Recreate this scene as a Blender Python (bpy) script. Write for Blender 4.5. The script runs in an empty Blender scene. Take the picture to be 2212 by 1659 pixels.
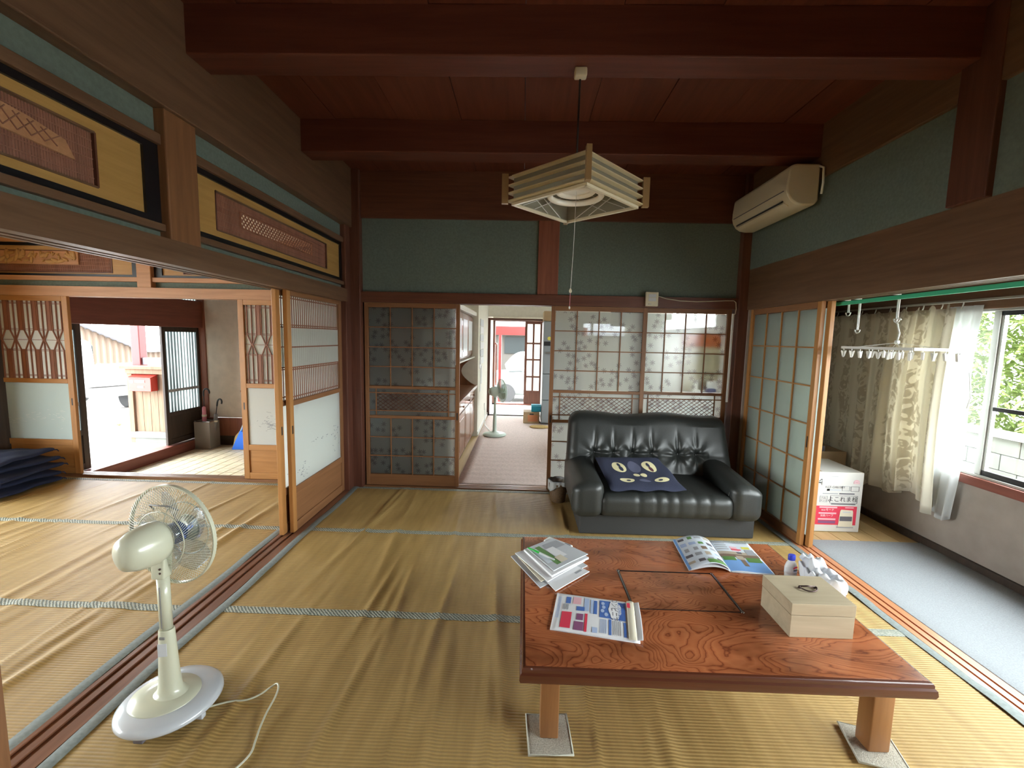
import bpy, bmesh, math, random
from math import sin, cos, pi, radians, sqrt, exp, atan2
from mathutils import Vector, Matrix
random.seed(7)
SC = bpy.context.scene
COL = SC.collection

# ------------------------------------------------------------------ camera, sky, light portals, exposure
F_PX, YAW, PITCH, ROLL, EYE = 942.4, 0.02306, 0.10431, 0.02136, 1.44
cam_d = bpy.data.cameras.new('camera')
cam = bpy.data.objects.new('camera', cam_d); COL.objects.link(cam)
cam_d.sensor_width = 36.0; cam_d.sensor_fit = 'HORIZONTAL'
cam_d.lens = F_PX * 36.0 / 2212.0
cam_d.clip_start = 0.02; cam_d.clip_end = 300
Rz = Matrix.Rotation(YAW, 3, 'Z')
fwd = Rz @ Vector((0, cos(PITCH), -sin(PITCH))); right = Rz @ Vector((1, 0, 0)); up = right.cross(fwd)
r2 = cos(ROLL) * right + sin(ROLL) * up; u2 = -sin(ROLL) * right + cos(ROLL) * up
mw = Matrix((r2, u2, -fwd)).transposed().to_4x4(); mw.translation = (0, 0, EYE)
cam.matrix_world = mw
SC.camera = cam

SKY = 22.0
world = bpy.data.worlds.new('sky'); SC.world = world; world.use_nodes = True
wn = world.node_tree.nodes; wl = world.node_tree.links
bg = wn['Background']; bg.inputs[0].default_value = (0.93, 0.97, 1.0, 1); bg.inputs[1].default_value = SKY

def portal(name, loc, rot, sx, sy):
    d = bpy.data.lights.new(name, 'AREA'); d.shape = 'RECTANGLE'; d.size = sx; d.size_y = sy
    d.cycles.is_portal = True
    o = bpy.data.objects.new(name, d); COL.objects.link(o); o.location = loc; o.rotation_euler = rot
portal('daylight_portal_veranda', (3.09, 0.78, 1.15), (0, radians(90), 0), 1.1, 5.1)
portal('daylight_portal_side_room_west', (-6.4, 1.1, 1.05), (0, radians(-90), 0), 1.9, 5.2)
portal('daylight_portal_entrance', (-5.12, 5.5, 0.65), (0, radians(-90), 0), 1.75, 2.5)
portal('daylight_portal_kitchen_door', (-0.16, 8.16, 0.9), (radians(-90), 0, 0), 0.95, 1.8)
portal('daylight_portal_kitchen_side', (2.74, 5.15, 1.22), (0, radians(90), 0), 1.8, 1.6)

SC.view_settings.view_transform = 'Standard'
SC.view_settings.look = 'None'
SC.view_settings.gamma = 1.0
SC.view_settings.exposure = 0.45
SC.view_settings.use_curve_mapping = False
SC.cycles.use_denoising = True
SC.cycles.max_bounces = 10
SC.cycles.diffuse_bounces = 6
SC.cycles.transparent_max_bounces = 24
SC.cycles.caustics_reflective = False
SC.cycles.caustics_refractive = False
SC.cycles.sample_clamp_indirect = 8.0

# ------------------------------------------------------------------ material helpers
MATS = {}
def newmat(name):
    m = bpy.data.materials.new(name); m.use_nodes = True
    MATS[name] = m
    nt = m.node_tree
    return m, nt, nt.nodes['Principled BSDF']
def setp(b, col=None, rough=None, metal=None, spec=None, coat=None):
    if col is not None: b.inputs['Base Color'].default_value = (*col, 1)
    if rough is not None: b.inputs['Roughness'].default_value = rough
    if metal is not None: b.inputs['Metallic'].default_value = metal
    if spec is not None: b.inputs['Specular IOR Level'].default_value = spec
    if coat is not None: b.inputs['Coat Weight'].default_value = coat
def nd(nt, typ, **kw):
    n = nt.nodes.new(typ)
    for k, v in kw.items():
        if k.startswith('i_'): n.inputs[int(k[2:])].default_value = v
        else: setattr(n, k, v)
    return n
def lk(nt, a, b): nt.links.new(a, b)
def coords(nt, scale=(1, 1, 1), rand=True):
    tc = nd(nt, 'ShaderNodeTexCoord'); mp = nd(nt, 'ShaderNodeMapping')
    mp.inputs['Scale'].default_value = scale
    lk(nt, tc.outputs['Object'], mp.inputs['Vector'])
    if not rand: return mp.outputs[0]
    oi = nd(nt, 'ShaderNodeObjectInfo'); mu = nd(nt, 'ShaderNodeMath', operation='MULTIPLY', i_1=37.0)
    lk(nt, oi.outputs['Random'], mu.inputs[0])
    va = nd(nt, 'ShaderNodeVectorMath', operation='ADD')
    lk(nt, mp.outputs[0], va.inputs[0]); lk(nt, mu.outputs[0], va.inputs[1])
    return va.outputs[0]
def ramp(nt, fac, stops):
    r = nd(nt, 'ShaderNodeValToRGB')
    e = r.color_ramp.elements
    while len(e) < len(stops): e.new(0.5)
    for i, (p, c) in enumerate(stops):
        e[i].position = p; e[i].color = (*c, 1)
    lk(nt, fac, r.inputs[0]); return r.outputs[0]
def bump(nt, b, h, strength=0.3, dist=0.01):
    n = nd(nt, 'ShaderNodeBump'); n.inputs['Strength'].default_value = strength; n.inputs['Distance'].default_value = dist
    lk(nt, h, n.inputs['Height']); lk(nt, n.outputs[0], b.inputs['Normal'])
def plain(name, col, rough=0.6, metal=0.0, spec=0.5, coat=0.0, noise=0.0, nscale=30, bmp=0.0):
    m, nt, b = newmat(name); setp(b, col, rough, metal, spec, coat)
    if noise or bmp:
        n = nd(nt, 'ShaderNodeTexNoise'); n.inputs['Scale'].default_value = nscale; n.inputs['Detail'].default_value = 6
        lk(nt, coords(nt), n.inputs['Vector'])
        if noise:
            a = tuple(c * (1 - noise) for c in col); z = tuple(min(1, c * (1 + noise)) for c in col)
            lk(nt, ramp(nt, n.outputs[0], [(0.3, a), (0.7, z)]), b.inputs['Base Color'])
        if bmp: bump(nt, b, n.outputs[0], bmp, 0.004)
    return m
def wood(name, c1, c2, axis='Z', rough=0.5, scale=1.0, coat=0.0, contrast=(0.3, 0.7), spec=0.4):
    m, nt, b = newmat(name); setp(b, c1, rough, 0, spec, coat)
    s = {'X': (0.9, 14, 14), 'Y': (14, 0.9, 14), 'Z': (14, 14, 0.9)}[axis]
    v = coords(nt, tuple(k * scale for k in s))
    n = nd(nt, 'ShaderNodeTexNoise'); n.inputs['Scale'].default_value = 2.2; n.inputs['Detail'].default_value = 7; n.inputs['Roughness'].default_value = 0.62
    n.inputs['Distortion'].default_value = 0.4
    lk(nt, v, n.inputs['Vector'])
    lk(nt, ramp(nt, n.outputs[0], [(contrast[0], c1), (contrast[1], c2)]), b.inputs['Base Color'])
    bump(nt, b, n.outputs[0], 0.12, 0.003)
    return m
def glassy(name, tint=(1, 1, 1), gloss=0.08, alpha=1.0):
    m = bpy.data.materials.new(name); m.use_nodes = True; MATS[name] = m
    nt = m.node_tree; nt.nodes.clear()
    out = nd(nt, 'ShaderNodeOutputMaterial'); t = nd(nt, 'ShaderNodeBsdfTransparent'); t.inputs[0].default_value = (*tint, 1)
    g = nd(nt, 'ShaderNodeBsdfGlossy'); g.inputs['Roughness'].default_value = 0.02
    mx = nd(nt, 'ShaderNodeMixShader'); mx.inputs[0].default_value = gloss
    lk(nt, t.outputs[0], mx.inputs[1]); lk(nt, g.outputs[0], mx.inputs[2]); lk(nt, mx.outputs[0], out.inputs[0])
    return m
def frosted(name, col, see=0.3, rough=0.25, leaves=False, leafcol=None, gloss=0.06, dif=0.35):
    """frosted glass / shoji paper: scattered + blurred see-through + a little gloss"""
    m = bpy.data.materials.new(name); m.use_nodes = True; MATS[name] = m
    nt = m.node_tree; nt.nodes.clear()
    out = nd(nt, 'ShaderNodeOutputMaterial')
    tr = nd(nt, 'ShaderNodeBsdfTranslucent'); tr.inputs[0].default_value = (*col, 1)
    df = nd(nt, 'ShaderNodeBsdfDiffuse'); df.inputs[0].default_value = (*col, 1)
    m0 = nd(nt, 'ShaderNodeMixShader'); m0.inputs[0].default_value = dif
    lk(nt, tr.outputs[0], m0.inputs[1]); lk(nt, df.outputs[0], m0.inputs[2])
    rf = nd(nt, 'ShaderNodeBsdfRefraction'); rf.inputs['IOR'].default_value = 1.02; rf.inputs['Roughness'].default_value = rough
    rf.inputs[0].default_value = (0.95, 0.97, 0.96, 1)
    tp = nd(nt, 'ShaderNodeBsdfTransparent')
    m3 = nd(nt, 'ShaderNodeMixShader'); m3.inputs[0].default_value = 0.35
    lk(nt, rf.outputs[0], m3.inputs[1]); lk(nt, tp.outputs[0], m3.inputs[2])
    m1 = nd(nt, 'ShaderNodeMixShader'); m1.inputs[0].default_value = see
    lk(nt, m0.outputs[0], m1.inputs[1]); lk(nt, m3.outputs[0], m1.inputs[2])
    gl = nd(nt, 'ShaderNodeBsdfGlossy'); gl.inputs['Roughness'].default_value = 0.15
    m2 = nd(nt, 'ShaderNodeMixShader'); m2.inputs[0].default_value = gloss
    lk(nt, m1.outputs[0], m2.inputs[1]); lk(nt, gl.outputs[0], m2.inputs[2])
    lk(nt, m2.outputs[0], out.inputs[0])
    if leaves:      # scattered maple-leaf outlines etched into the glass
        tc = nd(nt, 'ShaderNodeTexCoord'); oi = nd(nt, 'ShaderNodeObjectInfo')
        va = nd(nt, 'ShaderNodeVectorMath', operation='ADD'); lk(nt, tc.outputs['Object'], va.inputs[0]); lk(nt, oi.outputs['Location'], va.inputs[1])
        sp = nd(nt, 'ShaderNodeSeparateXYZ'); lk(nt, va.outputs[0], sp.inputs[0])
        cb = nd(nt, 'ShaderNodeCombineXYZ'); lk(nt, sp.outputs[0], cb.inputs[0]); lk(nt, sp.outputs[2], cb.inputs[1])
        vo = nd(nt, 'ShaderNodeTexVoronoi'); vo.voronoi_dimensions = '2D'; vo.inputs['Scale'].default_value = 15.0; vo.inputs['Randomness'].default_value = 0.8
        lk(nt, cb.outputs[0], vo.inputs['Vector'])
        scv = nd(nt, 'ShaderNodeVectorMath', operation='SCALE'); scv.inputs['Scale'].default_value = 1.0; lk(nt, cb.outputs[0], scv.inputs[0])
        df_ = nd(nt, 'ShaderNodeVectorMath', operation='SUBTRACT'); lk(nt, scv.outputs[0], df_.inputs[0]); lk(nt, vo.outputs['Position'], df_.inputs[1])
        s2 = nd(nt, 'ShaderNodeSeparateXYZ'); lk(nt, df_.outputs[0], s2.inputs[0])
        at = nd(nt, 'ShaderNodeMath', operation='ARCTAN2'); lk(nt, s2.outputs[1], at.inputs[0]); lk(nt, s2.outputs[0], at.inputs[1])
        sc_ = nd(nt, 'ShaderNodeSeparateColor'); lk(nt, vo.outputs['Color'], sc_.inputs[0])
        ma = nd(nt, 'ShaderNodeMath', operation='MULTIPLY_ADD'); lk(nt, sc_.outputs[0], ma.inputs[0]); ma.inputs[1].default_value = 6.28; lk(nt, at.outputs[0], ma.inputs[2])
        m35 = nd(nt, 'ShaderNodeMath', operation='MULTIPLY', i_1=1.11408); lk(nt, ma.outputs[0], m35.inputs[0])
        fr_ = nd(nt, 'ShaderNodeMath', operation='FRACT'); lk(nt, m35.outputs[0], fr_.inputs[0])
        cs = nd(nt, 'ShaderNodeMath', operation='MULTIPLY_ADD', i_1=2.0, i_2=-1.0); lk(nt, fr_.outputs[0], cs.inputs[0])
        ab = nd(nt, 'ShaderNodeMath', operation='ABSOLUTE'); lk(nt, cs.outputs[0], ab.inputs[0])
        pw = nd(nt, 'ShaderNodeMath', operation='POWER', i_1=1.15); lk(nt, ab.outputs[0], pw.inputs[0])
        rr = nd(nt, 'ShaderNodeMath', operation='MULTIPLY_ADD', i_1=0.024, i_2=0.006); lk(nt, pw.outputs[0], rr.inputs[0])
        ln = nd(nt, 'ShaderNodeVectorMath', operation='LENGTH'); lk(nt, df_.outputs[0], ln.inputs[0])
        lt = nd(nt, 'ShaderNodeMath', operation='LESS_THAN'); lk(nt, ln.outputs['Value'], lt.inputs[0]); lk(nt, rr.outputs[0], lt.inputs[1])
        # keep leaves in loose drifts only
        nz = nd(nt, 'ShaderNodeTexNoise'); nz.inputs['Scale'].default_value = 5.0; nz.inputs['Detail'].default_value = 0; lk(nt, vo.outputs['Position'], nz.inputs['Vector'])
        gt = nd(nt, 'ShaderNodeMath', operation='GREATER_THAN', i_1=0.47); lk(nt, nz.outputs[0], gt.inputs[0])
        mm = nd(nt, 'ShaderNodeMath', operation='MULTIPLY'); lk(nt, lt.outputs[0], mm.inputs[0]); lk(nt, gt.outputs[0], mm.inputs[1])
        mc = nd(nt, 'ShaderNodeMix', data_type='RGBA'); lk(nt, mm.outputs[0], mc.inputs[0])
        mc.inputs[6].default_value = (*col, 1); mc.inputs[7].default_value = (*(leafcol or (0.2, 0.2, 0.2)), 1)
        lk(nt, mc.outputs[2], tr.inputs[0]); lk(nt, mc.outputs[2], df.inputs[0])
    return m

# ------------------------------------------------------------------ materials
POST = 'post wood'; wood(POST, (0.075, 0.026, 0.016), (0.135, 0.05, 0.03), 'Z', 0.42)
wood('post wood across', (0.085, 0.028, 0.017), (0.15, 0.055, 0.03), 'X', 0.42)
wood('post wood along', (0.11, 0.058, 0.031), (0.175, 0.096, 0.053), 'Y', 0.42)
wood('ceiling wood', (0.095, 0.024, 0.013), (0.155, 0.042, 0.022), 'Y', 0.5, 0.7)
wood('beam wood', (0.085, 0.022, 0.014), (0.14, 0.04, 0.024), 'X', 0.45, 0.8)
wood('honey wood', (0.34, 0.15, 0.045), (0.46, 0.22, 0.07), 'Z', 0.4)
wood('honey wood across', (0.34, 0.15, 0.045), (0.46, 0.22, 0.07), 'X', 0.4)
wood('honey wood along', (0.30, 0.13, 0.04), (0.42, 0.2, 0.065), 'Y', 0.4)
wood('brown door wood', (0.17, 0.075, 0.032), (0.25, 0.115, 0.05), 'Z', 0.45)
wood('brown door wood across', (0.17, 0.075, 0.032), (0.25, 0.115, 0.05), 'X', 0.45)
wood('brown door wood along', (0.19, 0.085, 0.035), (0.27, 0.125, 0.055), 'Y', 0.45)
wood('pale lintel wood', (0.36, 0.175, 0.085), (0.48, 0.25, 0.13), 'X', 0.5)
wood('sill wood', (0.16, 0.065, 0.035), (0.25, 0.11, 0.06), 'Y', 0.35)
wood('orange sill wood', (0.42, 0.17, 0.08), (0.55, 0.25, 0.12), 'Y', 0.32)
wood('red wood', (0.17, 0.05, 0.035), (0.24, 0.075, 0.05), 'Y', 0.5)
wood('red wood upright', (0.19, 0.06, 0.035), (0.28, 0.10, 0.055), 'Z', 0.5)
wood('tan board', (0.36, 0.2, 0.055), (0.46, 0.27, 0.085), 'Y', 0.55)
wood('tan board across', (0.36, 0.2, 0.075), (0.46, 0.27, 0.11), 'X', 0.55)
wood('slat wood', (0.20, 0.085, 0.055), (0.3, 0.13, 0.085), 'Z', 0.6)
wood('kumiko wood', (0.2, 0.075, 0.04), (0.28, 0.11, 0.06), 'Z', 0.55)
wood('dark old wood', (0.035, 0.025, 0.02), (0.065, 0.045, 0.032), 'Z', 0.55)
wood('grey weathered board', (0.12, 0.072, 0.042), (0.19, 0.125, 0.08), 'Z', 0.8, 1.0, 0, (0.25, 0.65))
wood('pale box wood', (0.40, 0.325, 0.215), (0.50, 0.415, 0.285), 'X', 0.6, 0.8)
wood('cupboard wood', (0.16, 0.065, 0.03), (0.26, 0.11, 0.05), 'Z', 0.3, 1.0, 0.3)
wood('plywood', (0.5, 0.34, 0.15), (0.6, 0.42, 0.2), 'Y', 0.55, 0.6)
plain('lacquer black', (0.006, 0.006, 0.009), 0.35)
plain('teal plaster', (0.125, 0.16, 0.132), 0.9, noise=0.12, nscale=60, bmp=0.25)
plain('beige plaster', (0.68, 0.57, 0.47), 0.9, noise=0.08, nscale=8, bmp=0.15)
plain('grey plaster', (0.32, 0.275, 0.24), 0.9, noise=0.08, nscale=10, bmp=0.15)
plain('cream wallpaper', (0.76, 0.735, 0.65), 0.8, noise=0.04, nscale=20)
plain('white paint', (0.8, 0.8, 0.77), 0.5)
plain('ivory plastic', (0.62, 0.56, 0.41), 0.38, coat=0.1)
plain('white plastic', (0.74, 0.75, 0.72), 0.35)
plain('cream fan plastic', (0.52, 0.525, 0.41), 0.3, coat=0.3)
plain('pearl grey plastic', (0.52, 0.55, 0.59), 0.22, coat=0.5)
plain('dark plastic', (0.02, 0.02, 0.022), 0.35)
plain('mid grey plastic', (0.2, 0.2, 0.2), 0.4)
plain('stand metal', (0.33, 0.31, 0.27), 0.35, 0.35)
wood('pale ceiling board', (0.5, 0.37, 0.22), (0.6, 0.46, 0.3), 'Y', 0.55)
plain('chrome', (0.62, 0.62, 0.62), 0.2, 1.0)
plain('dull metal', (0.4, 0.4, 0.39), 0.35, 0.9)
plain('dark bronze', (0.08, 0.05, 0.045), 0.35, 0.7)
plain('black leather', (0.022, 0.024, 0.022), 0.42, spec=0.5, noise=0.15, nscale=120, bmp=0.12)
plain('black fabric', (0.028, 0.028, 0.027), 0.75, noise=0.1, nscale=200)
plain('navy cloth', (0.02, 0.024, 0.05), 0.95, noise=0.2, nscale=260, bmp=0.3)
plain('navy zabuton', (0.014, 0.022, 0.06), 0.95, noise=0.15, nscale=120, bmp=0.3)
plain('cream print', (0.62, 0.56, 0.33), 0.9)
plain('faded print', (0.075, 0.08, 0.13), 0.95)
plain('maroon print', (0.07, 0.02, 0.03), 0.9)
plain('grey carpet', (0.30, 0.32, 0.335), 0.98, noise=0.12, nscale=160, bmp=0.6)
plain('paper', (0.78, 0.78, 0.80), 0.7)
plain('paper warm', (0.72, 0.66, 0.52), 0.7)
plain('paper grey', (0.55, 0.57, 0.60), 0.6)
plain('print blue', (0.07, 0.16, 0.48), 0.6)
plain('print pale blue', (0.42, 0.52, 0.74), 0.6)
plain('print red', (0.72, 0.045, 0.09), 0.6)
plain('print pink', (0.78, 0.45, 0.5), 0.6)
plain('print plum', (0.26, 0.09, 0.2), 0.6)
plain('print black', (0.02, 0.02, 0.022), 0.6)
plain('print grey', (0.36, 0.37, 0.40), 0.6)
plain('print dark grey', (0.13, 0.12, 0.14), 0.6)
plain('print green', (0.13, 0.28, 0.08), 0.5)
plain('print yellow', (0.72, 0.66, 0.12), 0.5)
plain('print sky', (0.22, 0.42, 0.80), 0.4)
plain('print photo brown', (0.24, 0.165, 0.12), 0.4)
plain('print photo tan', (0.5, 0.42, 0.33), 0.4)
plain('gloss paper', (0.70, 0.76, 0.84), 0.3)
plain('green pen plastic', (0.03, 0.42, 0.06), 0.3)
plain('clear grey plastic', (0.5, 0.53, 0.52), 0.2)
plain('cap blue', (0.03, 0.05, 0.48), 0.35)
plain('bottle white', (0.76, 0.76, 0.76), 0.35)
plain('bag white', (0.78, 0.80, 0.84), 0.35)
plain('carton white', (0.66, 0.645, 0.61), 0.75)
plain('carton brown', (0.36, 0.25, 0.14), 0.8, noise=0.06, nscale=20)
plain('wicker brown', (0.13, 0.075, 0.035), 0.7, noise=0.3, nscale=80, bmp=0.6)
plain('bin bag', (0.5, 0.52, 0.53), 0.35)
plain('blue dustpan', (0.02, 0.16, 0.72), 0.4)
plain('mint plastic', (0.55, 0.66, 0.60), 0.4)
plain('pink cloth', (0.75, 0.28, 0.34), 0.7)
plain('tile', (0.70, 0.61, 0.42), 0.5, noise=0.14, nscale=9)
plain('grout', (0.26, 0.21, 0.14), 0.9)
plain('red paint', (0.14, 0.009, 0.009), 0.5)
plain('mailbox red', (0.3, 0.03, 0.02), 0.4)
plain('truck white', (0.3, 0.3, 0.3), 0.35)
plain('car silver', (0.2, 0.22, 0.22), 0.3, 0.2)
plain('rubber', (0.035, 0.036, 0.038), 0.8)
plain('car glass', (0.012, 0.015, 0.015), 0.35, spec=0.15)
plain('dark fence', (0.03, 0.027, 0.022), 0.9)
plain('white plaster', (0.7, 0.66, 0.58), 0.9)
plain('corrugated tan', (0.07, 0.045, 0.028), 0.7)
plain('concrete ground', (0.36, 0.35, 0.33), 0.95, noise=0.1, nscale=2)
plain('block wall', (0.14, 0.145, 0.13), 0.95, noise=0.15, nscale=4)
plain('fridge grey', (0.24, 0.27, 0.29), 0.4)
plain('pink kitchen carpet', (0.70, 0.59, 0.565), 0.95, noise=0.12, nscale=40, bmp=0.4)
plain('cardboard orange', (0.5, 0.2, 0.09), 0.7)
plain('aqua box', (0.02, 0.42, 0.62), 0.5)
plain('straw', (0.5, 0.36, 0.15), 0.9, noise=0.2, nscale=60)
plain('pad carpet', (0.42, 0.39, 0.32), 0.98, noise=0.3, nscale=220, bmp=0.8)
plain('pad edge', (0.5, 0.49, 0.41), 0.9)
plain('orange poster', (0.6, 0.22, 0.07), 0.6, noise=0.3, nscale=14)
frosted('orange thin paper', (0.95, 0.42, 0.13), 0.03, 0.4, gloss=0.0)
frosted('cream thin paper', (0.9, 0.85, 0.68), 0.03, 0.4, gloss=0.0)
frosted('tan thin paper', (0.5, 0.42, 0.3), 0.03, 0.4, gloss=0.0)
frosted('blue thin film', (0.1, 0.16, 0.6), 0.03, 0.4, gloss=0.0)
plain('roof grey', (0.2, 0.2, 0.22), 0.7)
plain('lamp tube', (0.74, 0.71, 0.64), 0.3)
plain('lamp post brown', (0.3, 0.19, 0.085), 0.4)
plain('green rail', (0.05, 0.42, 0.24), 0.35)
plain('aluminium', (0.45, 0.45, 0.42), 0.4, 0.6)
plain('dark sash', (0.03, 0.03, 0.032), 0.4, 0.3)
frosted('hedge leaf', (0.30, 0.38, 0.13), 0.0, 0.3, gloss=0.03, dif=0.6)
plain('dry grass', (0.3, 0.27, 0.16), 0.9)
glassy('clear glass', (0.96, 0.98, 0.97), 0.07)
glassy('dusty clear glass', (0.9, 0.93, 0.91), 0.05)
glassy('smoky fan blade', (0.82, 0.86, 0.92), 0.05)
glassy('blue fan hub', (0.25, 0.36, 0.66), 0.12)
glassy('clear bag', (0.9, 0.91, 0.93), 0.22)
frosted('maple glass', (0.68, 0.71, 0.69), 0.34, 0.16, True, (0.40, 0.39, 0.39), 0.05, 0.10)
frosted('frosted glass', (0.66, 0.70, 0.66), 0.2, 0.3, dif=0.2)
rg = frosted('ribbed glass', (0.5, 0.55, 0.54), 0.42, 0.2, dif=0.15)
def rib_pattern(m):     # moulded vertical ribs: denser and clearer bands across the pane
    nt = m.node_tree; tc = nd(nt, 'ShaderNodeTexCoord'); oi = nd(nt, 'ShaderNodeObjectInfo')
    w = nd(nt, 'ShaderNodeTexWave', wave_type='BANDS', bands_direction='Y'); w.inputs['Scale'].default_value = 5.5; w.inputs['Distortion'].default_value = 1.5; w.inputs['Detail Scale'].default_value = 4
    sp = nd(nt, 'ShaderNodeMapping'); sp.inputs['Scale'].default_value = (0, 1, 0.0); lk(nt, tc.outputs['Object'], sp.inputs[0]); lk(nt, sp.outputs[0], w.inputs['Vector'])
    c = ramp(nt, w.outputs['Fac'], [(0.2, (0.16, 0.18, 0.18)), (0.75, (0.62, 0.68, 0.67))])
    for n in nt.nodes:
        if n.type in ('BSDF_TRANSLUCENT', 'BSDF_DIFFUSE', 'BSDF_REFRACTION', 'BSDF_TRANSPARENT'): lk(nt, c, n.inputs[0])
rib_pattern(rg)
frosted('shoji paper', (0.82, 0.83, 0.79), 0.06, 0.4, gloss=0.0)
frosted('painted paper', (0.82, 0.84, 0.82), 0.04, 0.4, gloss=0.04)
frosted('etched pale glass', (0.70, 0.78, 0.76), 0.08, 0.3, gloss=0.08)
frosted('lamp shade sheet', (0.52, 0.50, 0.40), 0.25, 0.2, gloss=0.06)
frosted('lamp trim acrylic', (0.95, 0.86, 0.62), 0.05, 0.15, gloss=0.12)
frosted('sheer curtain', (0.80, 0.82, 0.82), 0.04, 0.3, gloss=0.0, dif=0.55)

def make_rush():
    m, nt, b = newmat('rush weave'); setp(b, (0.4, 0.27, 0.1), 0.55, 0, 0.35)
    v = coords(nt, (1, 1, 1), False)
    w = nd(nt, 'ShaderNodeTexWave', wave_type='BANDS', bands_direction='Y'); w.inputs['Scale'].default_value = 23.5
    w.inputs['Distortion'].default_value = 0.25; w.inputs['Detail'].default_value = 1; lk(nt, v, w.inputs['Vector'])
    mp = nd(nt, 'ShaderNodeMapping'); mp.inputs['Scale'].default_value = (9, 1.2, 1); lk(nt, v, mp.inputs[0])
    n = nd(nt, 'ShaderNodeTexNoise'); n.inputs['Scale'].default_value = 2.0; n.inputs['Detail'].default_value = 8; lk(nt, mp.outputs[0], n.inputs['Vector'])
    base = ramp(nt, n.outputs[0], [(0.3, (0.38, 0.245, 0.085)), (0.55, (0.46, 0.305, 0.11)), (0.75, (0.52, 0.355, 0.14))])
    dk = ramp(nt, w.outputs['Fac'], [(0.0, (0.78, 0.76, 0.72)), (0.5, (1, 1, 1))])
    mx = nd(nt, 'ShaderNodeMix', data_type='RGBA', blend_type='MULTIPLY'); mx.inputs[0].default_value = 1
    lk(nt, base, mx.inputs[6]); lk(nt, dk, mx.inputs[7]); lk(nt, mx.outputs[2], b.inputs['Base Color'])
    n2 = nd(nt, 'ShaderNodeTexNoise'); n2.inputs['Scale'].default_value = 300; lk(nt, v, n2.inputs['Vector'])
    ad = nd(nt, 'ShaderNodeMath', operation='MULTIPLY_ADD', i_1=0.4); lk(nt, n2.outputs[0], ad.inputs[0]); lk(nt, w.outputs['Fac'], ad.inputs[2])
    bump(nt, b, ad.outputs[0], 0.55, 0.003)
make_rush()
def make_braid(name, d):
    m, nt, b = newmat(name); setp(b, (0.3, 0.32, 0.28), 0.7)
    v = coords(nt, (1, 1, 1), False)
    w = nd(nt, 'ShaderNodeTexWave', wave_type='BANDS', bands_direction='DIAGONAL'); w.inputs['Scale'].default_value = 34
    w.inputs['Distortion'].default_value = 3.0; w.inputs['Detail Scale'].default_value = 3; lk(nt, v, w.inputs['Vector'])
    lk(nt, ramp(nt, w.outputs['Fac'], [(0.1, (0.15, 0.17, 0.145)), (0.55, (0.27, 0.295, 0.25)), (0.95, (0.47, 0.47, 0.38))]), b.inputs['Base Color'])
    bump(nt, b, w.outputs['Fac'], 0.5, 0.003)
make_braid('braided border', 0)
plain('plain border cloth', (0.20, 0.23, 0.22), 0.7, noise=0.15, nscale=80)

def make_table_wood(name, c0, c1, c2, rot, scale=1.0):
    m, nt, b = newmat(name); setp(b, c1, 0.2, 0, 0.5, 0.35)
    b.inputs['Coat Roughness'].default_value = 0.12
    tc = nd(nt, 'ShaderNodeTexCoord'); mp = nd(nt, 'ShaderNodeMapping')
    mp.inputs['Scale'].default_value = (1.0 * scale, 2.3 * scale, 1); mp.inputs['Rotation'].default_value = (0, 0, rot); lk(nt, tc.outputs['Object'], mp.inputs[0])
    n0 = nd(nt, 'ShaderNodeTexNoise'); n0.inputs['Scale'].default_value = 1.9; n0.inputs['Detail'].default_value = 2.5; n0.inputs['Distortion'].default_value = 0.7
    n0.inputs['Roughness'].default_value = 0.45
    lk(nt, mp.outputs[0], n0.inputs['Vector'])
    mu = nd(nt, 'ShaderNodeMath', operation='MULTIPLY', i_1=34.0); lk(nt, n0.outputs[0], mu.inputs[0])
    n1 = nd(nt, 'ShaderNodeTexNoise'); n1.inputs['Scale'].default_value = 22; n1.inputs['Detail'].default_value = 6; lk(nt, mp.outputs[0], n1.inputs['Vector'])
    ad = nd(nt, 'ShaderNodeMath', operation='MULTIPLY_ADD', i_1=0.55); lk(nt, n1.outputs[0], ad.inputs[0]); lk(nt, mu.outputs[0], ad.inputs[2])
    fr = nd(nt, 'ShaderNodeMath', operation='FRACT'); lk(nt, ad.outputs[0], fr.inputs[0])
    line = ramp(nt, fr.outputs[0], [(0.0, c0), (0.10, c1), (0.7, c2), (0.90, c1), (1.0, c0)])
    n2 = nd(nt, 'ShaderNodeTexNoise'); n2.inputs['Scale'].default_value = 3.2; n2.inputs['Detail'].default_value = 3; lk(nt, mp.outputs[0], n2.inputs['Vector'])
    tone = ramp(nt, n2.outputs[0], [(0.32, (0.50, 0.46, 0.44)), (0.55, (1, 1, 1)), (0.75, (1.15, 1.1, 1.05))])
    mx = nd(nt, 'ShaderNodeMix', data_type='RGBA', blend_type='MULTIPLY'); mx.inputs[0].default_value = 1
    lk(nt, line, mx.inputs[6]); lk(nt, tone, mx.inputs[7]); lk(nt, mx.outputs[2], b.inputs['Base Color'])
make_table_wood('zelkova grain', (0.19, 0.047, 0.02), (0.38, 0.115, 0.043), (0.46, 0.155, 0.06), 0.25)
make_table_wood('zelkova lid grain', (0.19, 0.055, 0.026), (0.36, 0.122, 0.052), (0.42, 0.155, 0.068), 0.1, 1.2)
wood('table edge wood', (0.075, 0.022, 0.011), (0.12, 0.037, 0.018), 'X', 0.25, 0.8, 0.3)
wood('table leg wood', (0.24, 0.105, 0.04), (0.33, 0.155, 0.06), 'Z', 0.35)

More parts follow.
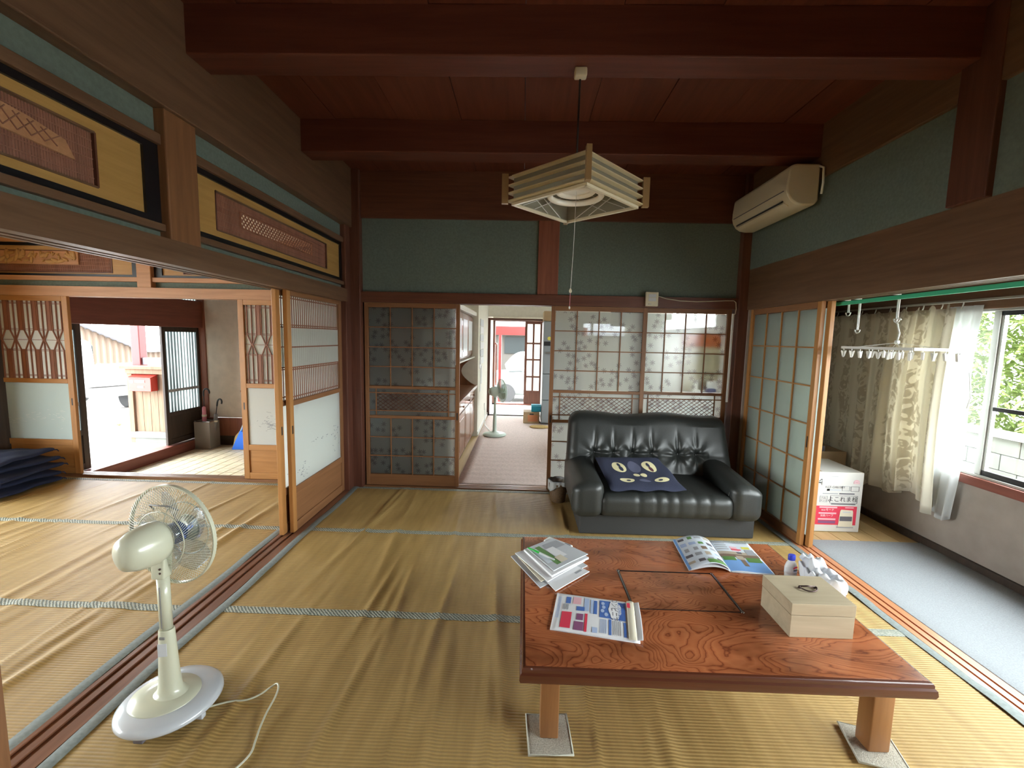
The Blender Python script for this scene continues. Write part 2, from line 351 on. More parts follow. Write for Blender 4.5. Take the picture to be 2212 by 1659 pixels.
def make_curtain():
    m, nt, b = newmat('curtain cloth'); setp(b, (0.5, 0.45, 0.35), 0.9)
    tc = nd(nt, 'ShaderNodeTexCoord'); mp = nd(nt, 'ShaderNodeMapping'); mp.inputs['Scale'].default_value = (1, 1, 1); lk(nt, tc.outputs['UV'], mp.inputs[0])
    n = nd(nt, 'ShaderNodeTexNoise'); n.inputs['Scale'].default_value = 17; n.inputs['Detail'].default_value = 1; n.inputs['Distortion'].default_value = 1.2; lk(nt, mp.outputs[0], n.inputs['Vector'])
    w = nd(nt, 'ShaderNodeTexWave', wave_type='BANDS', bands_direction='X'); w.inputs['Scale'].default_value = 1.15; w.inputs['Distortion'].default_value = 3.5; w.inputs['Detail Scale'].default_value = 1.5
    lk(nt, mp.outputs[0], w.inputs['Vector'])
    gate = ramp(nt, w.outputs['Fac'], [(0.45, (0, 0, 0)), (0.62, (1, 1, 1))])
    leaf = ramp(nt, n.outputs[0], [(0.47, (0, 0, 0)), (0.52, (1, 1, 1))])
    mu = nd(nt, 'ShaderNodeMix', data_type='RGBA', blend_type='MULTIPLY'); mu.inputs[0].default_value = 1; lk(nt, gate, mu.inputs[6]); lk(nt, leaf, mu.inputs[7])
    mc = nd(nt, 'ShaderNodeMix', data_type='RGBA'); lk(nt, mu.outputs[2], mc.inputs[0]); mc.inputs[6].default_value = (0.78, 0.74, 0.63, 1); mc.inputs[7].default_value = (0.58, 0.53, 0.42, 1)
    lk(nt, mc.outputs[2], b.inputs['Base Color'])
    # some light comes through the cloth
    out = nt.nodes['Material Output']; tr = nd(nt, 'ShaderNodeBsdfTranslucent'); lk(nt, mc.outputs[2], tr.inputs[0])
    mx = nd(nt, 'ShaderNodeMixShader'); mx.inputs[0].default_value = 0.42; lk(nt, b.outputs[0], mx.inputs[1]); lk(nt, tr.outputs[0], mx.inputs[2]); lk(nt, mx.outputs[0], out.inputs[0])
make_curtain()

# ------------------------------------------------------------------ geometry helpers
W = {}                                   # world origin of every object built here (no rotation unless local=True)
def wo(o): return W.get(o.name, Vector((0, 0, 0)))
def tag(o, label=None, cat=None, group=None, kind=None):
    if label: o['label'] = label
    if cat: o['category'] = cat
    if group: o['group'] = group
    if kind: o['kind'] = kind
    return o
def empty(name, loc, label, cat, group=None, kind=None, rotz=0.0):
    o = bpy.data.objects.new(name, None); COL.objects.link(o)
    o.location = loc; o.rotation_euler = (0, 0, rotz); o.empty_display_size = 0.1
    W[o.name] = Vector(loc)
    return tag(o, label, cat, group, kind)
_cache = {}
def bx(name, x0, x1, y0, y1, z0, z1, mat, parent=None, bev=0.0, rot=None, local=False):
    """a box as its own object; alike boxes share one mesh"""
    sx, sy, sz = abs(x1 - x0), abs(y1 - y0), abs(z1 - z0)
    key = (round(sx, 4), round(sy, 4), round(sz, 4), mat, bev)
    me = _cache.get(key)
    if me is None:
        bm = bmesh.new(); bmesh.ops.create_cube(bm, size=1.0)
        for v in bm.verts: v.co = Vector((v.co.x * sx, v.co.y * sy, v.co.z * sz))
        if bev: bmesh.ops.bevel(bm, geom=list(bm.edges), offset=min(bev, 0.45 * min(sx, sy, sz)), segments=2, affect='EDGES', profile=0.5)
        me = bpy.data.meshes.new(name); bm.to_mesh(me); bm.free()
        me.materials.append(MATS[mat]); _cache[key] = me
    o = bpy.data.objects.new(name, me); COL.objects.link(o)
    c = Vector(((x0 + x1) / 2, (y0 + y1) / 2, (z0 + z1) / 2))
    if parent is not None:
        o.parent = parent
        o.location = c if local else c - wo(parent)
        W[o.name] = c if not local else wo(parent)
    else:
        o.location = c; W[o.name] = c
    if rot: o.rotation_euler = rot
    return o
class MB:
    def __init__(s): s.v = []; s.f = []; s.uv = None
    def add(s, vs, fs):
        n = len(s.v); s.v += [tuple(p) for p in vs]; s.f += [tuple(n + i for i in f) for f in fs]; return s
    def box(s, x0, x1, y0, y1, z0, z1, R=None, c=None):
        vs = [Vector((x, y, z)) for z in (z0, z1) for y in (y0, y1) for x in (x0, x1)]
        if R is not None:
            c = Vector(c) if c is not None else Vector(((x0 + x1) / 2, (y0 + y1) / 2, (z0 + z1) / 2))
            vs = [c + R @ (p - c) for p in vs]
        return s.add(vs, [(0, 2, 3, 1), (4, 5, 7, 6), (0, 1, 5, 4), (2, 6, 7, 3), (0, 4, 6, 2), (1, 3, 7, 5)])
    def bar(s, p0, p1, w, d, upv=(0, 0, 1)):
        p0 = Vector(p0); p1 = Vector(p1); a = (p1 - p0).normalized(); u = Vector(upv)
        if abs(a.dot(u)) > 0.98: u = Vector((1, 0, 0))
        b = a.cross(u).normalized(); c = b.cross(a)
        vs = [q + b * i * w / 2 + c * j * d / 2 for q in (p0, p1) for i, j in ((-1, -1), (1, -1), (1, 1), (-1, 1))]
        return s.add(vs, [(0, 3, 2, 1), (4, 5, 6, 7), (0, 1, 5, 4), (1, 2, 6, 5), (2, 3, 7, 6), (3, 0, 4, 7)])
    def tube(s, pts, r, n=8, close=False):
        pts = [Vector(p) for p in pts]; m = len(pts)
        rr = r if isinstance(r, (list, tuple)) else [r] * m
        prev = None; rings = []
        for i, p in enumerate(pts):
            if close: t = pts[(i + 1) % m] - pts[i - 1]
            else: t = pts[min(i + 1, m - 1)] - pts[max(i - 1, 0)]
            t.normalize()
            if prev is None:
                u = Vector((0, 0, 1)) if abs(t.z) < 0.9 else Vector((1, 0, 0)); a = t.cross(u).normalized()
            else: a = (prev - t * prev.dot(t)).normalized()
            prev = a; b = t.cross(a)
            rings.append([p + rr[i] * (cos(2 * pi * k / n) * a + sin(2 * pi * k / n) * b) for k in range(n)])
        base = len(s.v)
        for rg in rings: s.v += [tuple(q) for q in rg]
        mm = m if close else m - 1
        for i in range(mm):
            j = (i + 1) % m
            for k in range(n):
                k2 = (k + 1) % n
                s.f.append((base + i * n + k, base + i * n + k2, base + j * n + k2, base + j * n + k))
        if not close:
            s.f.append(tuple(base + k for k in reversed(range(n)))); s.f.append(tuple(base + (m - 1) * n + k for k in range(n)))
        return s
    def lathe(s, prof, n=32, M=None, caps=True):
        base = len(s.v)
        for r, z in prof:
            for k in range(n):
                p = Vector((r * cos(2 * pi * k / n), r * sin(2 * pi * k / n), z))
                s.v.append(tuple(M @ p) if M is not None else tuple(p))
        for i in range(len(prof) - 1):
            for k in range(n):
                k2 = (k + 1) % n
                s.f.append((base + i * n + k, base + i * n + k2, base + (i + 1) * n + k2, base + (i + 1) * n + k))
        if caps and prof[0][0] > 1e-6: s.f.append(tuple(base + k for k in reversed(range(n))))
        if caps and prof[-1][0] > 1e-6: s.f.append(tuple(base + (len(prof) - 1) * n + k for k in range(n)))
        return s
    def prism(s, poly, axis, a, b):
        """poly of 2-D points swept along an axis: X -> (y,z), Y -> (x,z), Z -> (x,y)"""
        def P(p, t): return {'X': (t, p[0], p[1]), 'Y': (p[0], t, p[1]), 'Z': (p[0], p[1], t)}[axis]
        n = len(poly); vs = [P(p, a) for p in poly] + [P(p, b) for p in poly]
        return s.add(vs, [tuple(range(n))[::-1], tuple(range(n, 2 * n))] + [(i, (i + 1) % n, n + (i + 1) % n, n + i) for i in range(n)])
    def grid(s, fn, nu, nv, uv=False, thick=0.0):
        vs = [Vector(fn(i / nu, j / nv)) for j in range(nv + 1) for i in range(nu + 1)]
        fs = [(j * (nu + 1) + i, j * (nu + 1) + i + 1, (j + 1) * (nu + 1) + i + 1, (j + 1) * (nu + 1) + i) for j in range(nv) for i in range(nu)]
        return s.add(vs, fs)
    def build(s, name, mat, parent=None, smooth=False, local=False, origin=None, solid=0.0, bev=0.0, sub=0, angle=None):
        """origin: where the object's own origin lies (world); vertices are given in world space unless local"""
        me = bpy.data.meshes.new(name)
        if local: off = Vector((0, 0, 0)); org = wo(parent) if parent else Vector((0, 0, 0))
        else:
            if origin is None: origin = wo(parent) if parent is not None else Vector((0, 0, 0))
            off = Vector(origin); org = off
        me.from_pydata([tuple(Vector(p) - off) for p in s.v], [], s.f); me.validate()
        bm = bmesh.new(); bm.from_mesh(me); bmesh.ops.recalc_face_normals(bm, faces=bm.faces); bm.to_mesh(me); bm.free()
        me.materials.append(MATS[mat])
        if smooth:
            me.polygons.foreach_set('use_smooth', [True] * len(me.polygons))
        o = bpy.data.objects.new(name, me); COL.objects.link(o)
        if parent is not None:
            o.parent = parent
            if not local: o.location = org - wo(parent)
        elif not local: o.location = org
        W[o.name] = org
        if angle is not None:
            try: me.set_sharp_from_angle(angle=radians(angle))
            except Exception: pass
        if solid:
            md = o.modifiers.new('thickness', 'SOLIDIFY'); md.thickness = solid; md.offset = 0
        if bev:
            md = o.modifiers.new('edge', 'BEVEL'); md.width = bev; md.segments = 2; md.limit_method = 'ANGLE'
        if sub:
            md = o.modifiers.new('smooth', 'SUBSURF'); md.levels = sub; md.render_levels = sub
        return o
def rbox(mb, c, s, r, n=(8, 8, 8), seg=4, fn=None):
    """rounded box with optional deformation fn(Vector)->Vector (local coords about the centre)"""
    hx, hy, hz = s[0] / 2, s[1] / 2, s[2] / 2; r = min(r, hx, hy, hz)
    def ax(h, k):
        a = [-h + r * (1 - cos(pi / 2 * i / seg)) for i in range(seg)]
        m = [-(h - r) + 2 * (h - r) * i / k for i in range(k + 1)] if h - r > 1e-6 else [0.0]
        return a + m + [-q for q in reversed(a)]
    A = [ax(hx, n[0]), ax(hy, n[1]), ax(hz, n[2])]
    idx = {}; vs = []; fs = []
    def vert(i, j, k):
        key = (i, j, k)
        if key not in idx:
            q = Vector((A[0][i], A[1][j], A[2][k]))
            inn = Vector((max(-(hx - r), min(hx - r, q.x)), max(-(hy - r), min(hy - r, q.y)), max(-(hz - r), min(hz - r, q.z))))
            d = q - inn
            if d.length > 1e-9: q = inn + d.normalized() * r
            if fn: q = Vector(fn(q))
            idx[key] = len(vs); vs.append(Vector(c) + q)
        return idx[key]
    L = [len(a) - 1 for a in A]
    for j in range(L[1]):
        for k in range(L[2]):
            fs.append((vert(0, j, k), vert(0, j, k + 1), vert(0, j + 1, k + 1), vert(0, j + 1, k)))
            fs.append((vert(L[0], j, k), vert(L[0], j + 1, k), vert(L[0], j + 1, k + 1), vert(L[0], j, k + 1)))
    for i in range(L[0]):
        for k in range(L[2]):
            fs.append((vert(i, 0, k), vert(i + 1, 0, k), vert(i + 1, 0, k + 1), vert(i, 0, k + 1)))
            fs.append((vert(i, L[1], k), vert(i, L[1], k + 1), vert(i + 1, L[1], k + 1), vert(i + 1, L[1], k)))
    for i in range(L[0]):
        for j in range(L[1]):
            fs.append((vert(i, j, 0), vert(i, j + 1, 0), vert(i + 1, j + 1, 0), vert(i + 1, j, 0)))
            fs.append((vert(i, j, L[2]), vert(i + 1, j, L[2]), vert(i + 1, j + 1, L[2]), vert(i, j + 1, L[2])))
    return mb.add(vs, fs)
def text_into(mb, s, size, M):
    """lettering as flat glyph outlines placed by the matrix M (glyphs lie in M's XY plane)"""
    cu = bpy.data.curves.new('lettering', 'FONT'); cu.body = s; cu.size = size; cu.align_x = 'CENTER'; cu.align_y = 'CENTER'; cu.resolution_u = 3
    o = bpy.data.objects.new('lettering', cu); COL.objects.link(o)
    dg = bpy.context.evaluated_depsgraph_get()
    me = bpy.data.meshes.new_from_object(o.evaluated_get(dg))
    mb.add([M @ v.co for v in me.vertices], [tuple(p.vertices) for p in me.polygons])
    bpy.data.objects.remove(o); bpy.data.curves.remove(cu); bpy.data.meshes.remove(me)
def quad_into(mb, pts): mb.add([Vector(p) for p in pts], [(0, 1, 2, 3)])
def copy_tree(o, parent=None):
    c = o.copy(); COL.objects.link(c); c.parent = parent
    W[c.name] = wo(o)
    for ch in o.children: copy_tree(ch, c)
    return c
def lattice(mb, fn, w, h, step, t, d, slope=1.0):
    """diamond lattice of bars over a w x h field; fn(u,v)->point; slope = rise/run"""
    for sgn in (1, -1):
        k = -h / slope
        while k < w + (h / slope):
            if sgn > 0: u0, v0, u1, v1 = k, 0.0, k + h / slope, h
            else: u0, v0, u1, v1 = k, h, k + h / slope, 0.0
            if u0 < 0: v0 += (v1 - v0) * (-u0) / (u1 - u0); u0 = 0
            if u1 > w and u1 > u0: v1 = v0 + (v1 - v0) * (w - u0) / (u1 - u0); u1 = w
            if u1 - u0 > 0.004: mb.bar(fn(u0, v0), fn(u1, v1), t, d)
            k += step

# ------------------------------------------------------------------ setting: floors
def S(o, label, cat): return tag(o, label, cat, kind='structure')
def ab(axis, name, u0, u1, d0, d1, z0, z1, mat, parent=None, bev=0.0):
    return bx(name, u0, u1, d0, d1, z0, z1, mat, parent, bev) if axis == 'X' else bx(name, d0, d1, u0, u1, z0, z1, mat, parent, bev)
def group_struct(name, loc, label, cat): return empty(name, loc, label, cat, kind='structure')
S(bx('floor', -1.57, 1.995, -1.75, 4.03, -0.12, -0.014, 'plywood'), 'wooden subfloor under the rush carpet of the middle room', 'floor')
S(bx('floor', -6.3, -1.72, -1.75, 4.1, -0.12, -0.014, 'plywood'), 'wooden subfloor under the rush carpet of the side room', 'floor')
vf = group_struct('floor', (2.5, 1.2, 0), 'bare pale board floor of the veranda around the grey carpet runner', 'floor')
for i in range(6): bx('plank', 2.118 + i * 0.145, 2.260 + i * 0.145, -1.75, 4.3, -0.06, -0.004, 'plywood', vf, 0.002)
gf = group_struct('floor', (-3.9, 5.4, -0.35), 'pale square tile floor of the sunken entrance hall', 'floor')
bx('grout_bed', -5.0, -1.75, 4.16, 6.74, -0.42, -0.356, 'grout', gf)
for i in range(15):
    for j in range(17):
        bx('tile', -4.995 + i * 0.15, -4.855 + i * 0.15, 4.17 + j * 0.15, 4.310 + j * 0.15, -0.38, -0.35, 'tile', gf, 0.002)
S(bx('floor', -1.7, 2.75, 4.15, 8.04, -0.12, -0.006, 'plywood'), 'kitchen floor under the pink carpet', 'floor')
S(bx('floor', -0.645, 2.75, 8.1, 9.44, -0.12, 0.0, 'white paint'), 'white vinyl floor in front of the kitchen back door', 'floor')
S(bx('trim_1', -0.645, 2.75, 8.03, 8.1, -0.12, 0.02, 'dark old wood'), 'dark threshold strip across the kitchen floor', 'threshold')
S(bx('ground', -60, 60, -50, 70, -0.75, -0.45, 'concrete ground'), 'sunlit pale concrete yard outside the house', 'ground')

# rush carpets
def ripples(seed, x0, x1, n, amp):
    rnd = random.Random(seed); R = []
    for i in range(n):
        R.append((x0 + (x1 - x0) * rnd.random(), rnd.uniform(-0.10, 0.10), rnd.uniform(0.010, 0.028), amp * rnd.uniform(0.35, 1.0), rnd.uniform(0.2, 3.6), rnd.uniform(0.35, 0.9), rnd.uniform(0, 6.28)))
    return R
def rip(R, x, y):
    h = 0.0
    if 0.36 < x < 1.8 and 3.0 < y < 4.0: return 0.0
    for cx_, cy_ in ((0.127, 1.452), (1.29, 1.455), (1.29, 2.18), (0.127, 2.18), (0.345, 3.79), (-1.318, 1.508)):
        if (x - cx_) ** 2 + (y - cy_) ** 2 < 0.028: return 0.0
    for xc, sl, w, a, yc, yl, ph in R:
        c = xc + sl * (y - yc) + 0.012 * sin(3.0 * y + ph)
        d = (x - c) / w
        if abs(d) < 3.5: h += a * exp(-d * d) * exp(-((y - yc) / yl) ** 2)
    return h
def rush_carpet(label, x0, x1, seams, R, nx, sides):
    t = empty('rush_carpet', ((x0 + x1) / 2, (seams[0] + seams[-1]) / 2, 0), label, 'carpet')
    for k in range(len(seams) - 1):
        ya, yb = seams[k], seams[k + 1]
        mb = MB(); mb.grid(lambda u, v: (x0 + (x1 - x0) * u, ya + (yb - ya) * v, rip(R, x0 + (x1 - x0) * u, ya + (yb - ya) * v)), nx, 14)
        mb.build('woven_panel', 'rush weave', t, smooth=True)
    for k in range(1, len(seams)):
        yc = seams[k] if k < len(seams) - 1 else seams[k] - 0.025
        mb = MB(); mb.grid(lambda u, v: (x0 + (x1 - x0) * u, yc + 0.054 * (v - 0.5), 0.0025 * sin(pi * v) + 0.0012 + rip(R, x0 + (x1 - x0) * u, yc)), nx // 2, 4)
        mb.build('border', 'braided border', t, smooth=True)
    for xs in sides:
        mb = MB(); mb.grid(lambda u, v: (xs + 0.05 * (u - 0.5) + 0.006 * sin(v * 31 + xs), seams[0] + (seams[-1] - seams[0]) * v, 0.004 + 0.0025 * sin(pi * u) + 0.004 * max(0, sin(v * 47 + xs * 9)) ** 3), 4, 150)
        mb.build('border', 'plain border cloth', t, smooth=True)
    return t
RM = ripples(3, -1.2, 0.55, 30, 0.010) + ripples(5, 0.2, 1.9, 12, 0.004)
seams_m = [-1.74, -0.78, 0.184, 1.147, 2.11, 3.07, 4.01]
rush_carpet('golden woven rush carpet with braided borders on the middle room floor', -1.562, 1.985, seams_m, RM, 240, (-1.545, 1.975))
RL = ripples(11, -4.6, -1.8, 50, 0.009)
rush_carpet('golden woven rush carpet with braided borders on the side room floor', -6.28, -1.725, [-1.74, -0.78, 0.184, 1.147, 2.10, 3.07, 4.02], RL, 300, (-1.745,))
mb = MB()
rbox(mb, (2.54, 0.70, 0.002), (0.84, 4.9, 0.012), 0.005, (12, 40, 1), 2)
tag(mb.build('carpet_runner', 'grey carpet', smooth=True, origin=(2.54, 0.70, 0)), 'blue-grey carpet runner on the veranda floor below the window', 'carpet')
mb = MB(); mb.grid(lambda u, v: (-0.62 + 3.3 * u, 4.17 + 3.84 * v, 0.003 + 0.002 * sin(v * 150) * exp(-v * 3)), 30, 160)
tag(mb.build('kitchen_carpet', 'pink kitchen carpet', smooth=True, solid=0.004, origin=(0.3, 6.0, 0)), 'dusty pink carpet on the kitchen floor beyond the sliding doors', 'carpet')

# ------------------------------------------------------------------ sliding tracks and lintels
def track(name, xs, y0, y1, z0, z1, grooves, mat, label, upside=False, axis='Y'):
    """a wood rail with grooves along the top (or the underside)"""
    a, b = xs; top = z1 if not upside else z0; oth = z0 if not upside else z1; d = -0.008 if not upside else 0.012
    poly = [(a, oth), (a, top)]
    for g0, g1 in grooves: poly += [(g0, top), (g0, top + d), (g1, top + d), (g1, top)]
    poly += [(b, top), (b, oth)]
    mb = MB(); mb.prism(poly, axis, y0, y1)
    org = ((a + b) / 2, (y0 + y1) / 2, z0) if axis == 'Y' else ((y0 + y1) / 2, (a + b) / 2, z0)
    return S(mb.build(name, mat, origin=org), label, 'rail')
track('trim_2', (-1.72, -1.57), -1.75, 3.9, -0.06, 0.004, [(-1.70, -1.676), (-1.648, -1.624)], 'sill wood', 'grooved wooden door track in the floor between the side room and the middle room')
track('trim_3', (-1.72, -1.57), -1.75, 3.9, 1.735, 1.845, [(-1.70, -1.676), (-1.648, -1.624)], 'post wood along', 'grooved lintel above the opening to the side room', True)
track('trim_4', (1.992, 2.118), -1.75, 3.98, -0.06, 0.006, [(2.022, 2.034), (2.064, 2.076)], 'orange sill wood', 'reddish grooved door track in the floor beside the veranda')
track('trim_5', (1.985, 2.118), -1.75, 3.98, 1.735, 2.085, [(2.022, 2.034), (2.064, 2.076)], 'post wood along', 'deep wooden lintel board above the veranda opening', True)
track('trim_6', (4.03, 4.15), -1.49, 1.92, -0.06, 0.008, [(4.052, 4.066), (4.092, 4.106)], 'brown door wood across', 'grooved wooden door track below the maple leaf glass doors', axis='X')
track('trim_7', (4.012, 4.15), -1.49, 1.92, 1.742, 1.838, [(4.052, 4.066), (4.092, 4.106)], 'post wood across', 'dark red lintel above the maple leaf glass doors', True, axis='X')
track('trim_8', (4.09, 4.19), -6.3, -1.72, -0.4, 0.012, [(4.105, 4.118), (4.145, 4.158)], 'brown door wood across', 'wooden threshold step between the side room and the entrance hall', axis='X')
track('trim_9', (4.07, 4.19), -6.3, -1.72, 1.748, 1.84, [(4.105, 4.118), (4.145, 4.158)], 'pale lintel wood', 'pale lintel above the opening to the entrance hall', True, axis='X')

# ------------------------------------------------------------------ ceilings, beams
ce = group_struct('ceiling', (0.2, 1.2, 2.9), 'dark red board ceiling with exposed beams in the middle room', 'ceiling')
for i in range(9): bx('ceiling_board', -1.74 + i * 0.43, -1.74 + (i + 1) * 0.43 - 0.004, -1.75, 4.1, 2.9 + 0.004 * (i % 2), 2.93, 'ceiling wood', ce)
for yb in (-1.01, 0.02, 1.05, 2.08, 3.11): bx('beam', -1.70, 2.06, yb, yb + 0.165, 2.69, 2.905, 'beam wood', ce, 0.006)
ce2 = group_struct('ceiling', (-4, 1.2, 2.66), 'board ceiling of the side room', 'ceiling')
for i in range(10): bx('ceiling_board', -6.3 + i * 0.46, -6.3 + (i + 1) * 0.46 - 0.004, -1.75, 4.2, 2.66 + 0.004 * (i % 2), 2.69, 'pale ceiling board', ce2)
S(bx('ceiling', 2.06, 3.09, -1.75, 4.4, 2.12, 2.16, 'post wood along'), 'low dark ceiling over the veranda', 'ceiling')
S(bx('ceiling', -5.2, -1.75, 4.2, 6.85, 2.55, 2.6, 'post wood across'), 'dark ceiling of the entrance hall', 'ceiling')
S(bx('ceiling', -1.75, 2.8, 4.12, 9.6, 2.3, 2.34, 'cream wallpaper'), 'pale ceiling of the kitchen', 'ceiling')
S(bx('roof', -6.5, 3.3, -2.0, 9.7, 3.0, 3.12, 'roof grey'), 'flat roof slab above the rooms', 'roof')

# ------------------------------------------------------------------ wall_back
wb = group_struct('wall_back', (0.2, 4.08, 1.84), 'teal plaster wall with dark timbers above the maple leaf glass doors', 'wall')
bx('plaster_panel', -1.50, 0.118, 4.055, 4.12, 1.838, 2.492, 'teal plaster', wb)
bx('plaster_panel', 0.305, 1.93, 4.055, 4.12, 1.838, 2.492, 'teal plaster', wb)
bx('upper_beam', -1.72, 2.06, 4.03, 4.14, 2.492, 2.93, 'post wood across', wb, 0.004)
bx('short_post', 0.118, 0.305, 4.035, 4.13, 1.838, 2.5, 'red wood upright', wb, 0.004)
wl_ = group_struct('trim_10', (-1.55, 3.97, 0), 'dark corner post between the side room opening and the glass doors', 'post')
bx('post', -1.60, -1.488, 3.985, 4.13, 0.0, 2.9, POST, wl_, 0.006)
bx('post', -1.715, -1.575, 3.885, 4.12, 0.0, 2.9, POST, wl_, 0.006)
S(bx('trim_11', 1.915, 2.005, 3.985, 4.13, 0.0, 2.9, POST, None, 0.006), 'dark corner post behind the right arm of the sofa', 'post')

# ------------------------------------------------------------------ wall_left with transoms
wlft = group_struct('wall_left', (-1.65, 1.2, 1.84), 'teal plaster strips, rails and posts above the opening to the side room', 'wall')
SEG = [(-1.75, 0.06), (0.25, 1.955), (2.14, 3.885)]
for a, b in SEG:
    bx('plaster_strip', -1.68, -1.62, a, b, 1.843, 1.878, 'teal plaster', wlft)
    bx('lower_rail', -1.695, -1.592, a, b, 1.876, 1.908, 'post wood along', wlft, 0.003)
    bx('upper_rail', -1.695, -1.592, a, b, 2.243, 2.288, 'post wood along', wlft, 0.003)
    bx('plaster_strip', -1.68, -1.62, a, b, 2.288, 2.398, 'teal plaster', wlft)
for a, b in ((0.06, 0.25), (1.955, 2.14)): bx('short_post', -1.715, -1.572, a, b, 1.843, 2.4, 'brown door wood', wlft, 0.006)
bx('upper_beam', -1.72, -1.555, -1.75, 4.03, 2.396, 2.95, 'post wood along', wlft, 0.006)
bx('plaster_panel', -1.68, -1.62, -1.75, 0.06, 1.905, 2.245, 'teal plaster', wlft)

def transom(name, axis, u0, u1, d, label, style, inn=0.18, z0=1.908, z1=2.243):
    """carved transom: black lacquer rim, tan board with an opening filled by fine slats"""
    sgn = 1 if axis == 'Y' else -1
    def PT(u, dd, z): return (d + dd, u, z) if axis == 'Y' else (u, d - dd, z)
    t = empty(name, PT((u0 + u1) / 2, 0, z0), label, 'transom')
    th = 0.014; rim = 0.028; side = 0.028
    def piece(nm, a, b, za, zb, half, mat, bev=0.0, off=0.0, parent=None):
        return ab(axis, nm, a, b, d - half + (off if axis == 'Y' else -off), d + half + (off if axis == 'Y' else -off), za, zb, mat, parent or t, bev)
    piece('black_rim', u0, u1, z0, z0 + rim, 0.026, 'lacquer black'); piece('black_rim', u0, u1, z1 - rim, z1, 0.026, 'lacquer black')
    piece('black_rim', u0, u0 + (0.075 if style != 'diamond' else 0.004), z0 + rim, z1 - rim, 0.026, 'lacquer black')
    piece('black_rim', u1 - (0.075 if style != 'diamond' else 0.03), u1, z0 + rim, z1 - rim, 0.026, 'lacquer black')
    a = u0 + (0.075 if style != 'diamond' else 0.004); b = u1 - (0.075 if style != 'diamond' else 0.03)
    zi0, zi1 = 1.974, 2.172; ia, ib = a + inn + (0.02 if style != 'diamond' else 0.0), b - inn - (0.02 if style != 'diamond' else 0.06)
    bm_ = 'tan board' if axis == 'Y' else 'tan board across'
    piece('board', a, b, z0 + rim, zi0, th, bm_); piece('board', a, b, zi1, z1 - rim, th, bm_)
    piece('board', a, ia, zi0, zi1, th, bm_); piece('board', ib, b, zi0, zi1, th, bm_)
    # fine slats
    cut = None
    if style == 'diamond': cut = (u0 + 0.395, u0 + 1.24, 2.034, 2.122)
    mb = MB(); k = ia + 0.008
    while k < ib:
        segs = [(zi0, zi1)]
        if cut and cut[0] < k < cut[1]: segs = [(zi0, cut[2]), (cut[3], zi1)]
        for s0, s1 in segs:
            c = PT(k, 0, 0)
            if axis == 'Y': mb.box(d - 0.004, d + 0.004, k - 0.0028, k + 0.0028, s0, s1)
            else: mb.box(k - 0.0028, k + 0.0028, d - 0.004, d + 0.004, s0, s1)
        k += 0.0092
    for zz in (2.005, 2.04, 2.075, 2.108, 2.14):
        for s0, s1 in ([(ia, ib)] if not (cut and cut[2] - 0.004 < zz < cut[3] + 0.004) else [(ia, cut[0]), (cut[1], ib)]):
            if axis == 'Y': mb.box(d + 0.003, d + 0.006, s0, s1, zz - 0.002, zz + 0.002)
            else: mb.box(s0, s1, d - 0.006, d - 0.003, zz - 0.002, zz + 0.002)
    sl = mb.build('slat_screen', 'slat wood', t); sl['kind'] = 'stuff'
    for (c0, c1, e0, e1) in ((ia, ib, zi0 - 0.004, zi0 + 0.004), (ia, ib, zi1 - 0.004, zi1 + 0.004)):
        piece('edge_bead', c0, c1, e0, e1, 0.017, 'post wood along' if axis == 'Y' else 'post wood across')
    for c0 in (ia, ib): piece('edge_bead', c0 - 0.004, c0 + 0.004, zi0, zi1, 0.017, POST)
    if style == 'diamond':
        mb = MB(); lattice(mb, lambda u, v: PT(cut[0] + u, 0.004, cut[2] + v), cut[1] - cut[0], cut[3] - cut[2], 0.031, 0.006, 0.006, 1.0)
        g = mb.build('diamond_lattice', 'slat wood', t); g['kind'] = 'stuff'
        mb = MB()
        for zz in (cut[2], cut[3]): mb.bar(PT(cut[0], 0.006, zz), PT(cut[1], 0.006, zz), 0.008, 0.008)
        for uu in (cut[0], cut[1]): mb.bar(PT(uu, 0.006, cut[2]), PT(uu, 0.006, cut[3]), 0.008, 0.008)
        mb.build('lattice_frame', 'kumiko wood', t)
    if style == 'bridge':   # pale plate painted as the lit room seen through an arched lattice opening
        uc = (ia + ib) / 2
        prof = [(-0.50, 2.045), (-0.47, 2.10), (-0.36, 2.125), (-0.2, 2.142), (0.0, 2.15), (0.2, 2.142), (0.36, 2.125), (0.47, 2.10), (0.50, 2.045), (0.2, 2.06), (-0.2, 2.06)]
        mb = MB(); mb.prism([(uc + p, q) for p, q in prof], 'X', d + 0.004, d + 0.013)
        pl = mb.build('lit_opening_plate', 'pale lintel wood', t)
        mb = MB()
        for k in range(-12, 13):
            u = uc + k * 0.04; zt = 2.15 - 0.19 * (k * 0.04) ** 2 - 0.006
            for s in (1, -1):
                ue = u + s * 0.05
                if abs(ue - uc) < 0.47 and abs(u - uc) < 0.47: mb.bar((d + 0.0145, u, 2.066), (d + 0.0145, ue, min(zt, 2.15 - 0.19 * (ue - uc) ** 2 - 0.008)), 0.003, 0.003)
        r = mb.build('diagonal_rib', 'slat wood', pl); r['kind'] = 'stuff'
